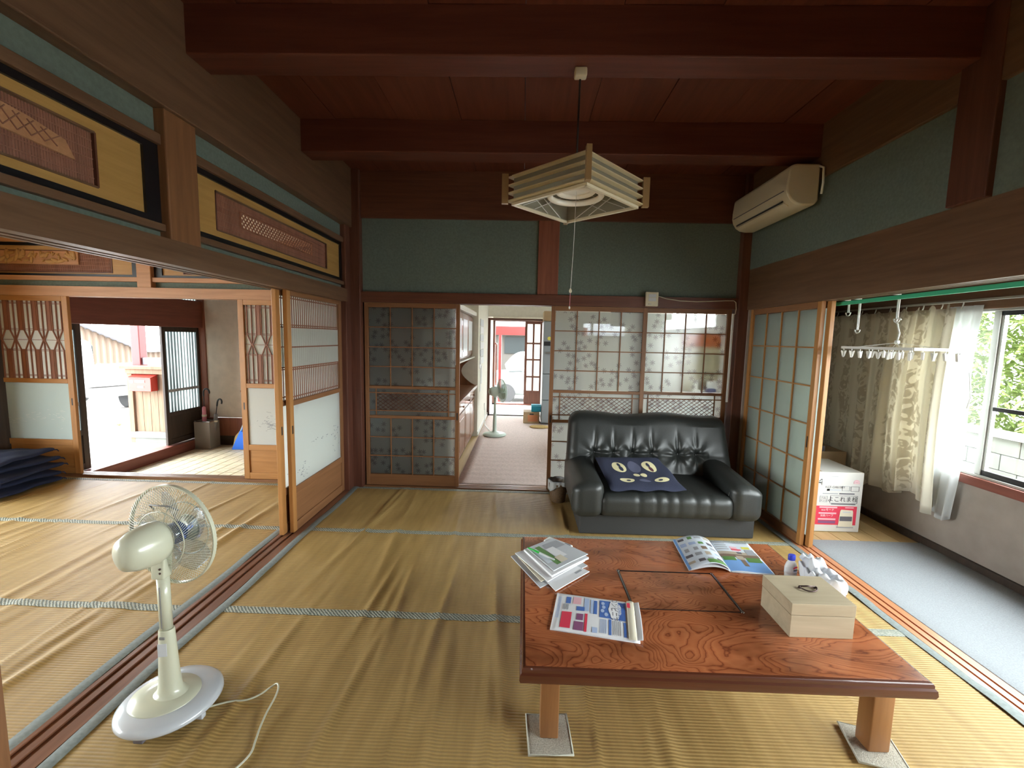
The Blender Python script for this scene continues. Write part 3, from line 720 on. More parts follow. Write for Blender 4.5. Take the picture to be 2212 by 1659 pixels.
    if style == 'carved':
        uc = u0 + 0.42 * (u1 - u0); y = d - 0.006
        pl = bx('carved_panel', uc - 0.47, uc + 0.38, y - 0.012, y + 0.004, 2.045, 2.168, 'pale lintel wood', t, 0.003)
        rnd = random.Random(5); mb = MB()
        for k in range(46):
            u = uc - 0.43 + 0.77 * rnd.random(); z = 2.065 + 0.085 * rnd.random(); s = rnd.uniform(0.012, 0.034)
            Mx = Matrix.Translation((u, y - 0.014, z)) @ Matrix.Rotation(rnd.uniform(0, 3), 4, 'Y') @ Matrix.Diagonal((s * 1.7, 0.012, s * 0.7, 1))
            mb.lathe([(0.05, -0.9), (0.75, -0.6), (1, 0), (0.75, 0.6), (0.05, 0.9)], 10, Mx)
        c = mb.build('relief_carving', 'tan board across', pl, smooth=True); c['kind'] = 'stuff'
    return t
transom('transom_panel', 'Y', 0.25, 1.955, -1.636, 'transom panel with arched pink plate beside the near ceiling post', 'bridge')
transom('transom_panel', 'Y', 2.14, 3.885, -1.636, 'transom panel with a narrow diamond lattice strip above the paper door', 'diamond')
# ------------------------------------------------------------------ side room back wall (towards the entrance hall)
wbl = group_struct('wall_back_side', (-4, 4.15, 1.84), 'timber and teal plaster wall above the opening to the entrance hall', 'wall')
for a, b in ((-6.3, -5.45), (-5.3, -3.62), (-3.485, -1.72)):
    bx('plaster_strip', a, b, 4.115, 4.17, 1.84, 1.895, 'teal plaster', wbl)
    bx('lower_rail', a, b, 4.075, 4.18, 1.893, 1.935, 'pale lintel wood', wbl, 0.003)
    bx('upper_rail', a, b, 4.075, 4.18, 2.243, 2.288, 'pale lintel wood', wbl, 0.003)
    bx('plaster_strip', a, b, 4.115, 4.17, 2.288, 2.66, 'white plaster', wbl)
bx('short_post', -3.62, -3.485, 4.062, 4.19, 1.84, 2.66, 'pale lintel wood', wbl, 0.005)
bx('short_post', -5.45, -5.3, 4.062, 4.19, 1.84, 2.66, 'pale lintel wood', wbl, 0.005)
bx('plaster_panel', -6.3, -5.45, 4.115, 4.17, 1.935, 2.243, 'teal plaster', wbl)
transom('transom_panel', 'X', -5.3, -3.62, 4.13, 'transom panel with carved relief above the entrance hall doors', 'carved', z0=1.93)
transom('transom_panel', 'X', -3.485, -1.74, 4.13, 'plain slatted transom panel half hidden behind the long lintel', 'plain', z0=1.93)
ws = group_struct('wall_side', (-6.36, 1.2, 0), 'far teal plaster wall of the side room around its garden doors', 'wall')
for a, b, c, d in ((-1.75, -1.5, -0.1, 2.7), (3.7, 4.2, -0.1, 2.7), (-1.5, 3.7, 2.0, 2.7), (-1.5, 3.7, -0.1, 0.1)): bx('plaster_panel', -6.42, -6.3, a, b, c, d, 'teal plaster', ws)
w3 = group_struct('added_window_2', (-6.36, 1.1, 0.1), 'garden glass doors along the far side of the side room', 'window')  # glass doors added out of view so daylight brightens the side room
for i in range(4):
    a, b = -1.5 + 1.3 * i, -0.2 + 1.3 * i
    for p0, p1, q0, q1 in ((a, a + 0.04, 0.1, 2.0), (b - 0.04, b, 0.1, 2.0), (a + 0.04, b - 0.04, 0.1, 0.2), (a + 0.04, b - 0.04, 1.95, 2.0)): bx('frame_bar', -6.375, -6.345, p0, p1, q0, q1, 'honey wood', w3)
    bx('pane', -6.362, -6.358, a + 0.04, b - 0.04, 0.2, 1.95, 'clear glass', w3)

# ------------------------------------------------------------------ wall_right above the veranda
wr = group_struct('wall_right', (2.0, 1.2, 2.085), 'teal plaster wall above the veranda lintel', 'wall')
bx('plaster_panel', 1.985, 2.06, 2.165, 4.03, 2.085, 2.56, 'teal plaster', wr)
bx('plaster_panel', 1.985, 2.06, -1.75, 1.985, 2.085, 2.56, 'teal plaster', wr)
bx('short_post', 1.955, 2.06, 1.985, 2.165, 2.085, 2.9, POST, wr, 0.005)
bx('upper_beam', 1.962, 2.08, -1.75, 4.03, 2.55, 2.95, 'post wood along', wr, 0.004)
bx('mounting_board', 1.955, 1.99, 3.17, 3.99, 2.47, 2.6, 'post wood along', wr, 0.003)
# ------------------------------------------------------------------ veranda outer wall, window
we = group_struct('wall_veranda', (3.03, 1.2, 0), 'grey plaster outer wall of the veranda below the window', 'wall')
bx('plaster_panel', 2.975, 3.1, -1.75, 4.4, -0.1, 0.545, 'grey plaster', we)
bx('plaster_panel', 2.975, 3.1, 3.33, 4.4, 0.545, 1.7, 'grey plaster', we)
bx('head_board', 2.95, 3.1, -1.75, 4.4, 1.69, 2.2, 'post wood along', we, 0.003)
bx('end_panel', 2.06, 3.1, 4.3, 4.4, -0.1, 2.2, 'grey plaster', we)
bx('end_panel', 2.0, 2.12, 3.97, 4.4, -0.1, 2.2, 'grey plaster', we)
S(bx('baseboard_right', 2.955, 2.978, -1.75, 4.3, 0.0, 0.055, 'dark old wood', None, 0.004), 'dark baseboard along the veranda wall', 'baseboard')
w1 = group_struct('window_1', (3.0, 0.8, 0.6), 'long sliding veranda window with dark sash and red wooden sill', 'window')
bx('sill', 2.955, 3.1, -1.75, 3.33, 0.545, 0.605, 'red wood', w1, 0.004)
bx('bottom_track', 2.975, 3.08, -1.75, 3.33, 0.605, 0.622, 'aluminium', w1, 0.002)
bx('head_track', 2.965, 3.08, -1.75, 3.33, 1.675, 1.70, 'aluminium', w1, 0.002)
bx('jamb', 2.965, 3.08, 3.29, 3.33, 0.605, 1.69, 'aluminium', w1, 0.003)
bx('meeting_stile', 2.985, 3.02, 2.835, 2.875, 0.622, 1.675, 'aluminium', w1, 0.003)
bx('pane', 3.003, 3.007, 2.875, 3.29, 0.622, 1.675, 'clear glass', w1)
for i, (a, b) in enumerate(((1.77, 2.835), (0.69, 1.79), (-0.4, 0.71), (-1.5, -0.38))):
    xo = 3.005 if i % 2 == 0 else 3.035
    sa = bx('sash', xo - 0.012, xo + 0.012, a, b, 0.622, 0.655, 'dark sash', w1)
    bx('sash', xo - 0.012, xo + 0.012, a, b, 1.648, 1.675, 'dark sash', w1)
    bx('sash', xo - 0.012, xo + 0.012, a, a + 0.028, 0.655, 1.648, 'aluminium', w1)
    bx('sash', xo - 0.012, xo + 0.012, b - 0.018, b, 0.655, 1.648, 'dark sash' if i else 'aluminium', w1)
    bx('glazing_bar', xo - 0.01, xo + 0.01, a + 0.028, b - 0.018, 1.045, 1.07, 'dark sash', w1)
    bx('pane', xo - 0.002, xo + 0.002, a + 0.028, b - 0.018, 0.655, 1.045, 'clear glass', w1)
    bx('pane', xo - 0.002, xo + 0.002, a + 0.028, b - 0.018, 1.07, 1.648, 'clear glass', w1)
S(bx('trim_12', 2.92, 2.935, -1.75, 4.25, 1.742, 1.758, 'aluminium', None, 0.003), 'thin pale curtain rail above the veranda window', 'rail')
S(bx('trim_13', 2.13, 2.15, -1.75, 3.96, 1.708, 1.732, 'green rail', None, 0.003), 'green laundry rail under the veranda lintel', 'rail')

# ------------------------------------------------------------------ walls and glass doors behind the viewer
wf = group_struct('wall_front', (0, -1.8, 0), 'teal wall with closed wooden shutters behind the viewer', 'wall')
bx('plaster_panel', -6.3, 3.1, -1.87, -1.75, 1.86, 2.95, 'teal plaster', wf)
for a, b in ((-6.3, -5.7), (-2.2, -1.57), (1.9, 3.1), (-1.57, 0.15), (0.16, 1.9), (-5.69, -4.0), (-3.99, -2.21)): bx('post_panel', a, b, -1.87, -1.75, -0.1, 1.86, 'brown door wood', wf)
S(bx('veranda_end_wall', 2.0, 3.1, -1.87, -1.75, -0.1, 2.2, 'grey plaster'), 'grey plaster end wall of the veranda behind the viewer', 'wall')

# ------------------------------------------------------------------ maple leaf glass doors in the back wall
def glass_door(name, x0, x1, y, label, stile=0.036, mat='brown door wood', matx='brown door wood across', lower_cols=4, glass='maple glass', handle=None):
    t = group_struct(name, ((x0 + x1) / 2, y, 0.01), label, 'sliding door')
    h = 0.014
    bx('stile', x0, x0 + stile, y - h, y + h, 0.012, 1.75, mat, t, 0.002); bx('stile', x1 - stile, x1, y - h, y + h, 0.012, 1.75, mat, t, 0.002)
    a, b = x0 + stile, x1 - stile
    for q0, q1 in ((0.012, 0.118), (0.662, 0.69), (0.944, 0.97), (1.70, 1.75)): bx('rail', a, b, y - h, y + h, q0, q1, matx, t, 0.002)
    def panes(z0, z1, cols, rows):
        g = 0.0045; cw = (b - a) / cols; rh = (z1 - z0) / rows
        for i in range(cols):
            for j in range(rows):
                bx('pane', a + i * cw + g, a + (i + 1) * cw - g, y - 0.0015, y + 0.0015, z0 + j * rh + g, z0 + (j + 1) * rh - g, glass, t)
        for i in range(1, cols): bx('muntin', a + i * cw - g, a + i * cw + g, y - 0.009, y + 0.009, z0, z1, mat, t)
        for j in range(1, rows): bx('muntin', a, b, y - 0.011, y + 0.007, z0 + j * rh - g, z0 + j * rh + g, matx, t)
    panes(0.97, 1.70, 4, 4)
    panes(0.118, 0.662, lower_cols, 3)
    # lattice band
    bx('pane', a, b, y - 0.0015, y + 0.0015, 0.69, 0.944, glass, t)
    for q in (0.735, 0.905): bx('muntin', a, b, y - 0.010, y + 0.006, q - 0.0045, q + 0.0045, matx, t)
    for q in (a + 0.065, b - 0.065): bx('muntin', q - 0.0045, q + 0.0045, y - 0.009, y + 0.007, 0.69, 0.944, mat, t)
    mb = MB(); lattice(mb, lambda u, v: (a + 0.07 + u, y - 0.006, 0.74 + v), b - a - 0.14, 0.16, 0.049, 0.004, 0.004, 0.72)
    l_ = mb.build('diamond_lattice', 'post wood across', t); l_['kind'] = 'stuff'
    if handle is not None:
        bx('finger_pull', handle - 0.006, handle + 0.006, y - h - 0.001, y - h + 0.002, 0.66, 0.73, 'dark plastic', t)
    return t
glass_door('door_1', -1.475, -0.586, 4.059, 'maple leaf glass door standing before dark kitchen cupboards', handle=-0.604)
glass_door('door_2', 0.255, 1.130, 4.059, 'maple leaf glass door directly behind the left half of the sofa', handle=0.273)
glass_door('door_3', 1.085, 1.905, 4.099, 'maple leaf glass door with orange calendar showing through behind the sofa')
glass_door('door_4', -1.46, -0.66, 4.099, 'second glass door stacked behind the door before the dark cupboards', glass='clear glass')

# ------------------------------------------------------------------ paper and glass doors of the side openings
def shoji_left(name, y0, y1, x, label, st=0.05):
    t = group_struct(name, (x, (y0 + y1) / 2, 0.006), label, 'sliding door'); h = 0.015
    bx('stile', x - h, x + h, y0, y0 + st, 0.008, 1.745, 'honey wood', t, 0.003); bx('stile', x - h, x + h, y1 - st, y1, 0.008, 1.745, 'brown door wood', t, 0.003)
    a, b = y0 + st, y1 - st
    for q0, q1 in ((0.008, 0.075), (0.285, 0.335), (0.93, 0.968), (1.702, 1.745)): bx('rail', x - h, x + h, a, b, q0, q1, 'brown door wood along', t, 0.003)
    bx('kick_panel', x - 0.006, x + 0.006, a, b, 0.075, 0.285, 'brown door wood along', t)
    bx('painted_panel', x - 0.003, x + 0.003, a, b, 0.335, 0.93, 'painted paper', t)
    bx('paper', x - 0.006, x - 0.004, a, b, 0.968, 1.702, 'shoji paper', t)
    n = 27
    for i in range(n):
        u = a + (b - a) * (i + 0.5) / n
        bx('slat', x - 0.004, x - 0.001, u - 0.0042, u + 0.0042, 0.968, 1.702, 'kumiko wood', t)
    for q in (1.685, 1.50, 1.485, 1.345, 1.20, 1.185, 0.99): bx('crossbar', x - 0.003, x + 0.002, a, b, q - 0.004, q + 0.004, 'kumiko wood', t)
    for q0, q1 in ((1.35, 1.48), (1.205, 1.34)):    # denser blind in the middle
        mb = MB()
        for i in range(80):
            u = a + (b - a) * (i + 0.5) / 80; mb.box(x - 0.001, x + 0.0005, u - 0.0028, u + 0.0028, q0, q1)
        o = mb.build('fine_slats', 'shoji paper', t); o['kind'] = 'stuff'
    # faint ink landscape on the painted panel
    rnd = random.Random(2); mb = MB()
    def blot(uc, zc, n, su, sz):
        for k in range(n):
            u = uc + rnd.gauss(0, su); z = zc + rnd.gauss(0, sz); r = rnd.uniform(0.002, 0.006)
            mb.lathe([(r * 0.2, 0.0), (r, 0.0003), (r * 0.3, 0.0006)], 5, Matrix.Translation((x + 0.0032, u, z)) @ Matrix.Rotation(radians(90), 4, 'Y') @ Matrix.Diagonal((rnd.uniform(0.4, 1), rnd.uniform(1.0, 2.6), 1, 1)))
    blot(a + 0.13, 0.42, 34, 0.035, 0.03); blot(b - 0.1, 0.56, 34, 0.03, 0.06); blot(a + 0.42, 0.6, 14, 0.1, 0.01)
    o = mb.build('ink_painting', 'print grey', t); o['kind'] = 'stuff'
    bx('finger_pull', x + h - 0.002, x + h + 0.001, y0 + 0.018, y0 + 0.032, 0.73, 0.79, 'dark plastic', t)
    return t
shoji_left('door_5', 2.985, 3.885, -1.636, 'paper door with ink landscape panel next to the dark corner post')
shoji_left('door_6', 2.94, 3.84, -1.688, 'second paper door stacked behind the ink landscape door')
def shoji_near(y0, y1, x):
    t = group_struct('door_7', (x, (y0 + y1) / 2, 0.006), 'wooden door edge at the lower left corner beside the fan', 'sliding door'); h = 0.015
    bx('stile', x - h, x + h, y0, y0 + 0.05, 0.008, 1.745, 'honey wood', t, 0.003); bx('stile', x - h, x + h, y1 - 0.05, y1, 0.008, 1.745, 'brown door wood', t, 0.003)
    for q0, q1 in ((0.008, 0.3), (0.93, 0.968), (1.702, 1.745)): bx('rail', x - h, x + h, y0 + 0.05, y1 - 0.05, q0, q1, 'brown door wood along', t, 0.003)
    bx('paper', x - 0.003, x + 0.003, y0 + 0.05, y1 - 0.05, 0.3, 1.702, 'shoji paper', t)
shoji_near(0.33, 1.235, -1.636)

def shoji_right(name, y0, y1, x, label, back=False):
    t = group_struct(name, (x, (y0 + y1) / 2, 0.006), label, 'sliding door'); h = 0.015; st = 0.042
    m1, m2 = 'honey wood', 'honey wood along'
    bx('stile', x - h, x + h, y0, y0 + st, 0.008, 1.745, m1, t, 0.003); bx('stile', x - h, x + h, y1 - st, y1, 0.008, 1.745, m1, t, 0.003)
    a, b = y0 + st, y1 - st
    bx('rail', x - h, x + h, a, b, 0.008, 0.075, 'brown door wood along', t, 0.003); bx('rail', x - h, x + h, a, b, 1.69, 1.745, 'brown door wood along', t, 0.003)
    if not back:
        cols, rows = 4, 6; z0, z1 = 0.075, 1.69; cw = (b - a) / cols; rh = (z1 - z0) / rows; g = 0.005
        for i in range(cols):
            for j in range(rows): bx('pane', x - 0.0015, x + 0.0015, a + i * cw + g, a + (i + 1) * cw - g, z0 + j * rh + g, z0 + (j + 1) * rh - g, 'frosted glass', t)
        for i in range(1, cols): bx('muntin', x - 0.011, x + 0.011, a + i * cw - g, a + i * cw + g, z0, z1, m1, t)
        for j in range(1, rows): bx('muntin', x - 0.009, x + 0.009, a, b, z0 + j * rh - g, z0 + j * rh + g, m2, t)
        bx('finger_pull', x - h - 0.001, x - h + 0.002, y0 + 0.014, y0 + 0.026, 0.72, 0.80, 'dark plastic', t)
    else:
        bx('pane', x - 0.0015, x + 0.0015, a, b, 0.075, 1.69, 'frosted glass', t)
        for i in range(1, 4): bx('muntin', x - 0.008, x + 0.008, a + (b - a) * i / 4 - 0.005, a + (b - a) * i / 4 + 0.005, 0.075, 1.69, m1, t)
    return t
shoji_right('door_8', 3.045, 3.965, 2.03, 'frosted grid door with honey wood frame to the right of the sofa')
shoji_right('door_9', 3.01, 3.93, 2.072, 'second frosted door stacked behind the honey wood grid door', True)

def kumiko_door(name, x0, x1, y, label, glass, seed, pal):
    """side room door: lattice of paired bars with hexagons above, pale panel, wooden kick board"""
    t = group_struct(name, ((x0 + x1) / 2, y, 0.012), label, 'sliding door'); h = 0.015; st = 0.055
    hw, hx = 'honey wood', 'honey wood across'
    bx('stile', x0, x0 + st, y - h, y + h, 0.014, 1.755, hw, t, 0.003); bx('stile', x1 - st, x1, y - h, y + h, 0.014, 1.755, hw, t, 0.003)
    a, b = x0 + st, x1 - st
    for q0, q1 in ((0.014, 0.078), (0.30, 0.356), (0.912, 0.955), (1.70, 1.755)): bx('rail', a, b, y - h, y + h, q0, q1, hx, t, 0.003)
    bx('kick_panel', a, b, y - 0.004, y + 0.006, 0.078, 0.30, hx, t)
    bx('pale_panel', a, b, y - 0.002, y + 0.002, 0.356, 0.912, glass, t)
    bx('paper', a, b, y + 0.006, y + 0.008, 0.955, 1.70, 'shoji paper', t)
    n = 6; p = (b - a) / n; g = 0.0045; zc0, zc1 = 1.235, 1.42; zm = (zc0 + zc1) / 2
    def vbar(u, q0, q1, w=0.009): bx('lattice_bar', u - w / 2, u + w / 2, y - 0.008, y + 0.005, q0, q1, 'kumiko wood', t)
    for i in range(n + 1):
        u = a + i * p
        if i < n: vbar(u + p * 0.5, 0.955, 1.70, 0.006)
        for q0, q1 in ((zc1, 1.70), (0.955, zc0)):
            for du in (-0.024, 0.0, 0.024):
                uu = u + du
                if a < uu < b: vbar(uu, q0, q1, 0.007 if du else 0.030)
        mb = MB()
        for sgn in (-1, 1):
            u0_, u1_ = u + sgn * 0.024, u + sgn * (p * 0.5 - 0.006)
            if a <= u1_ <= b:
                mb.bar((u0_, y - 0.003, zc1), (u1_, y - 0.003, zm), 0.008, 0.010, (0, 1, 0))
                mb.bar((u1_, y - 0.003, zm), (u0_, y - 0.003, zc0), 0.008, 0.010, (0, 1, 0))
        if mb.v: mb.build('hexagon_bars', 'kumiko wood', t)
    for q in (1.682, 1.672, zc1 + 0.012, zc1, zm, zc0, zc0 - 0.012, 0.99, 0.98): bx('crossbar', a, b, y - 0.006, y + 0.004, q - 0.0022, q + 0.0022, 'kumiko wood', t)
    rnd = random.Random(seed); mb = MB()
    for k in range(46):
        u = a + 0.12 + (b - a - 0.2) * rnd.random() if pal == 'white paint' else a + 0.2 + rnd.gauss(0, 0.05); z = 0.62 + 0.05 * sin(u * 9) + rnd.gauss(0, 0.035) - 0.06
        L = rnd.uniform(0.008, 0.045); mb.bar((u, y - 0.0026, z), (u + L, y - 0.0026, z + rnd.uniform(-0.012, 0.012)), 0.003, 0.001, (0, 1, 0))
    o = mb.build('painted_landscape', pal, t); o['kind'] = 'stuff'
    bx('finger_pull', (x1 if pal == 'white paint' else x0 + st) - 0.034, (x1 if pal == 'white paint' else x0 + st) - 0.022, y - h - 0.001, y - h + 0.002, 0.7, 0.77, 'dark plastic', t)
    return t
kumiko_door('door_10', -5.30, -4.345, 4.112, 'lattice door with pale green etched panel beside the navy floor cushions', 'etched pale glass', 4, 'white paint')
kumiko_door('door_11', -2.70, -1.77, 4.112, 'lattice door with white ink panel left of the paper door edge', 'painted paper', 9, 'print grey')

# ------------------------------------------------------------------ entrance hall
wg = group_struct('wall_entrance', (-4.0, 6.8, -0.35), 'beige plaster wall and red timbers of the entrance hall', 'wall')
bx('plaster_panel', -5.0, -1.7, 6.74, 6.84, 0.09, 2.6, 'beige plaster', wg)
bx('plank_rail', -5.0, -1.7, 6.715, 6.74, -0.2, 0.09, 'red wood upright', wg, 0.004)
bx('base_panel', -5.0, -1.7, 6.73, 6.84, -0.36, -0.2, 'dark old wood', wg)
bx('side_panel', -1.76, -1.7, 4.19, 6.8, -0.4, 2.6, 'beige plaster', wg)
bx('lintel', -5.14, -4.99, 4.2, 6.8, 1.50, 1.905, 'red wood', wg, 0.006)
bx('corner_post', -5.12, -4.96, 6.72, 6.86, -0.4, 2.6, 'red wood upright', wg, 0.006)
bx('door_sill', -5.16, -4.985, 4.2, 6.74, -0.36, -0.205, 'red wood', wg, 0.006)
bx('upper_panel', -5.14, -5.02, 4.2, 6.8, 2.25, 2.6, 'red wood', wg)
bx('near_panel', -5.14, -5.0, 4.19, 4.62, -0.4, 2.6, 'red wood upright', wg)
bx('outer_panel', -5.2, -5.04, 3.3, 4.2, -0.4, 2.6, 'dark old wood', wg)
bx('outer_panel', -6.4, -5.1, 4.19, 4.30, -0.4, 2.6, 'dark old wood', wg)
w4 = group_struct('window_3', (-5.06, 5.5, 1.9), 'narrow transom window above the entrance doors', 'window')
for a in (4.6, 5.3, 6.0, 6.7): bx('mullion', -5.09, -5.04, a, a + 0.04, 1.905, 2.25, 'red wood upright', w4)
for a in (4.64, 5.34, 6.04): bx('pane', -5.067, -5.063, a, a + 0.66, 1.905, 2.25, 'ribbed glass', w4)
def entrance_door(name, y0, y1, x, label, wst=0.055):
    t = group_struct(name, (x, (y0 + y1) / 2, -0.2), label, 'sliding door'); h = 0.017; dk = 'dark old wood'
    bx('stile', x - h, x + h, y0, y0 + wst, -0.2, 1.5, dk, t, 0.003); bx('stile', x - h, x + h, y1 - wst, y1, -0.2, 1.5, dk, t, 0.003)
    for q0, q1 in ((-0.2, -0.12), (0.21, 0.27), (1.43, 1.5)): bx('rail', x - h, x + h, y0 + wst, y1 - wst, q0, q1, dk, t, 0.003)
    bx('kick_panel', x - 0.006, x + 0.006, y0 + wst, y1 - wst, -0.12, 0.21, dk, t)
    bx('glazing_bar', x - 0.008, x + 0.008, y0 + wst, y1 - wst, 0.56, 0.60, 'print grey', t)
    a, b = y0 + wst, y1 - wst
    for q0, q1 in ((0.27, 0.56), (0.60, 1.43)):
        n = 14
        mb = MB(); mb.grid(lambda u, v: (x + 0.004 * sin(u * n * pi * 1.3) + 0.002 * sin(u * 61), a + (b - a) * u, q0 + (q1 - q0) * v), 70, 1)
        mb.build('pane', 'ribbed glass', t, smooth=True, solid=0.003)
    return t
entrance_door('door_12', 6.02, 6.735, -5.075, 'dark entrance door with ribbed glass beside the umbrella stand')
entrance_door('door_13', 4.62, 4.935, -5.115, 'narrow strip of dark entrance door next to the lattice door', 0.07)
# umbrella stand, umbrellas
t = empty('umbrella_stand', (-4.86, 6.53, -0.35), 'square brushed metal umbrella stand in the entrance hall corner', 'umbrella stand')
for i, (a0, a1, b0, b1) in enumerate(((-4.98, -4.976, 6.42, 6.64), (-4.744, -4.74, 6.42, 6.64), (-4.976, -4.744, 6.42, 6.424), (-4.976, -4.744, 6.636, 6.64))):
    bx('side_sheet', a0, a1, b0, b1, -0.33, 0.075, 'stand metal', t)
bx('bottom_tray', -4.985, -4.735, 6.415, 6.645, -0.35, -0.33, 'stand metal', t, 0.003)
mb = MB()
for a, b in (((-4.98, 6.42), (-4.74, 6.42)), ((-4.74, 6.42), (-4.74, 6.64)), ((-4.74, 6.64), (-4.98, 6.64)), ((-4.98, 6.64), (-4.98, 6.42))): mb.bar((*a, 0.078), (*b, 0.078), 0.012, 0.012)
mb.build('top_rim', 'chrome', t)
def umbrella(base, tip, cloth, label, hook):
    base = Vector(base); tip = Vector(tip); ax = (tip - base).normalized()
    t = empty('umbrella', tuple(base), label, 'umbrella')
    rot = ax.to_track_quat('Z', 'Y').to_matrix().to_4x4(); Mx = Matrix.Translation(base) @ rot
    L = (tip - base).length
    MB().lathe([(0.003, 0), (0.006, 0.04), (0.022, 0.1), (0.03, L * 0.5), (0.026, L * 0.72), (0.01, L * 0.74)], 10, Mx).build('canopy', cloth, t, smooth=True)
    MB().lathe([(0.032, L * 0.55), (0.034, L * 0.57), (0.032, L * 0.59)], 10, Mx).build('strap', 'paper warm', t, smooth=True)
    pts = [Mx @ Vector((0, 0, L * 0.72)), Mx @ Vector((0, 0, L))]
    MB().tube(pts, 0.006, 8).build('shaft', 'dark plastic', t, smooth=True)
    u = Vector(hook)
    pts = [Mx @ Vector((0, 0, L)) - ax * 0.06] + [Mx @ Vector((0, 0, L)) + u * 0.045 * (1 - cos(k * pi / 9)) + ax * 0.045 * sin(k * pi / 9) * 1.2 for k in range(0, 11)]
    MB().tube(pts, 0.012, 8).build('crook_handle', 'dark plastic', t, smooth=True)
umbrella((-4.90, 6.53, -0.32), (-4.865, 6.5, 0.52), 'pink cloth', 'pink folded umbrella with dark crook handle', (1, 0, 0))
umbrella((-4.80, 6.55, -0.32), (-4.70, 6.56, 0.36), 'mid grey plastic', 'grey folded umbrella leaning low behind the pink one', (0.9, -0.2, 0))
# dustpan and broom
t = empty('dustpan', (-4.28, 6.45, -0.35), 'bright blue dustpan on the tile floor behind the lattice door', 'dustpan')
MB().prism([(-4.42, -0.345), (-4.30, -0.34), (-4.20, -0.34), (-4.18, -0.06), (-4.28, -0.05)], 'Y', 6.43, 6.445).build('pan_sheet', 'blue dustpan', t)
MB().tube([(-4.25, 6.43, -0.06), (-4.22, 6.43, 0.02), (-4.17, 6.44, 0.15), (-4.15, 6.44, 0.3)], 0.012, 8).build('handle', 'blue dustpan', t, smooth=True)
t = empty('hand_broom', (-4.36, 6.55, -0.35), 'small mint green hand broom standing behind the blue dustpan', 'broom')
MB().prism([(-4.47, -0.35), (-4.30, -0.35), (-4.27, -0.18), (-4.30, -0.08), (-4.35, -0.08), (-4.42, -0.16)], 'Y', 6.52, 6.57).build('bristles', 'straw', t)
MB().tube([(-4.33, 6.545, -0.1), (-4.28, 6.545, 0.06), (-4.26, 6.55, 0.35)], [0.03, 0.014, 0.01], 8).build('handle', 'mint plastic', t, smooth=True)
t = tag(bx('coat_shelf', -4.36, -3.6, 6.60, 6.72, 0.52, 0.55, 'red wood upright', None, 0.003), 'small red wooden shelf on the beige entrance wall', 'shelf')

# ------------------------------------------------------------------ outside the entrance
t = empty('notice_board', (-6.2, 7.14, -0.45), 'weathered wooden porch panel with capped top outside the entrance', 'porch panel')
for i in range(5): bx('plank', -6.50 + i * 0.13, -6.374 + i * 0.13, 7.12, 7.14, -0.27, 0.72, 'grey weathered board', t, 0.003)
for a in (-6.59, -5.86): bx('side_post', a, a + 0.085, 7.08, 7.18, -0.45, 0.74, 'grey weathered board', t, 0.004)
bx('cap', -6.66, -5.72, 7.02, 7.24, 0.80, 0.85, 'grey weathered board', t, 0.006)
bx('top_rail', -6.60, -5.77, 7.06, 7.2, 0.72, 0.80, 'grey weathered board', t, 0.004)
bx('bottom_rail', -6.62, -5.75, 7.05, 7.2, -0.36, -0.26, 'block wall', t, 0.004)
bx('footing', -6.52, -5.8, 7.08, 7.2, -0.45, -0.36, 'block wall', t, 0.004)
t = empty('mailbox', (-6.28, 7.05, 0.45), 'red metal mailbox mounted on the weathered porch panel', 'mailbox')
MB().prism([(7.12, 0.44), (6.98, 0.44), (6.98, 0.66), (7.12, 0.70)], 'X', -6.47, -6.10).build('body', 'mailbox red', t, bev=0.006)
MB().prism([(7.12, 0.705), (6.955, 0.655), (6.955, 0.665), (7.12, 0.717)], 'X', -6.485, -6.085).build('lid', 'mailbox red', t, bev=0.002)
bx('name_plate', -6.36, -6.2, 6.974, 6.98, 0.585, 0.625, 'paper warm', t); bx('name_plate', -6.32, -6.22, 6.974, 6.98, 0.50, 0.53, 'paper warm', t)
MB().lathe([(0.001, 0), (0.028, 0.0), (0.028, 0.003), (0.001, 0.003)], 16, Matrix.Translation((-6.42, 6.98, 0.60)) @ Matrix.Rotation(radians(90), 4, 'X')).build('round_sticker', 'paper', t)
tag(bx('porch_post', -6.64, -6.49, 7.25, 7.40, -0.45, 2.7, 'red paint', None, 0.01), 'bright red porch post outside the entrance', 'post')
S(bx('porch_roof', -7.3, -5.0, 4.0, 8.2, 2.7, 2.78, 'roof grey'), 'small porch roof above the entrance', 'roof')
tag(bx('porch_rail', -6.48, -5.3, 7.28, 7.34, 0.86, 0.98, 'print dark grey', None, 0.004), 'dark grey rail above the weathered porch panel', 'rail')
# small plant
t = empty('yard_weed', (-7.95, 8.3, -0.45), 'small dry weed tuft growing in the pale yard', 'plant')
mb = MB(); rnd = random.Random(3)
for k in range(26):
    a = rnd.uniform(0, 6.28); l_ = rnd.uniform(0.12, 0.3); s0 = Vector((-7.95, 8.3, -0.45))
    e = s0 + Vector((cos(a) * l_ * 0.8, sin(a) * l_ * 0.8, l_ * rnd.uniform(0.4, 1)))
    mb.bar(s0, e, 0.012, 0.003)
mb.build('blades', 'dry grass', t)
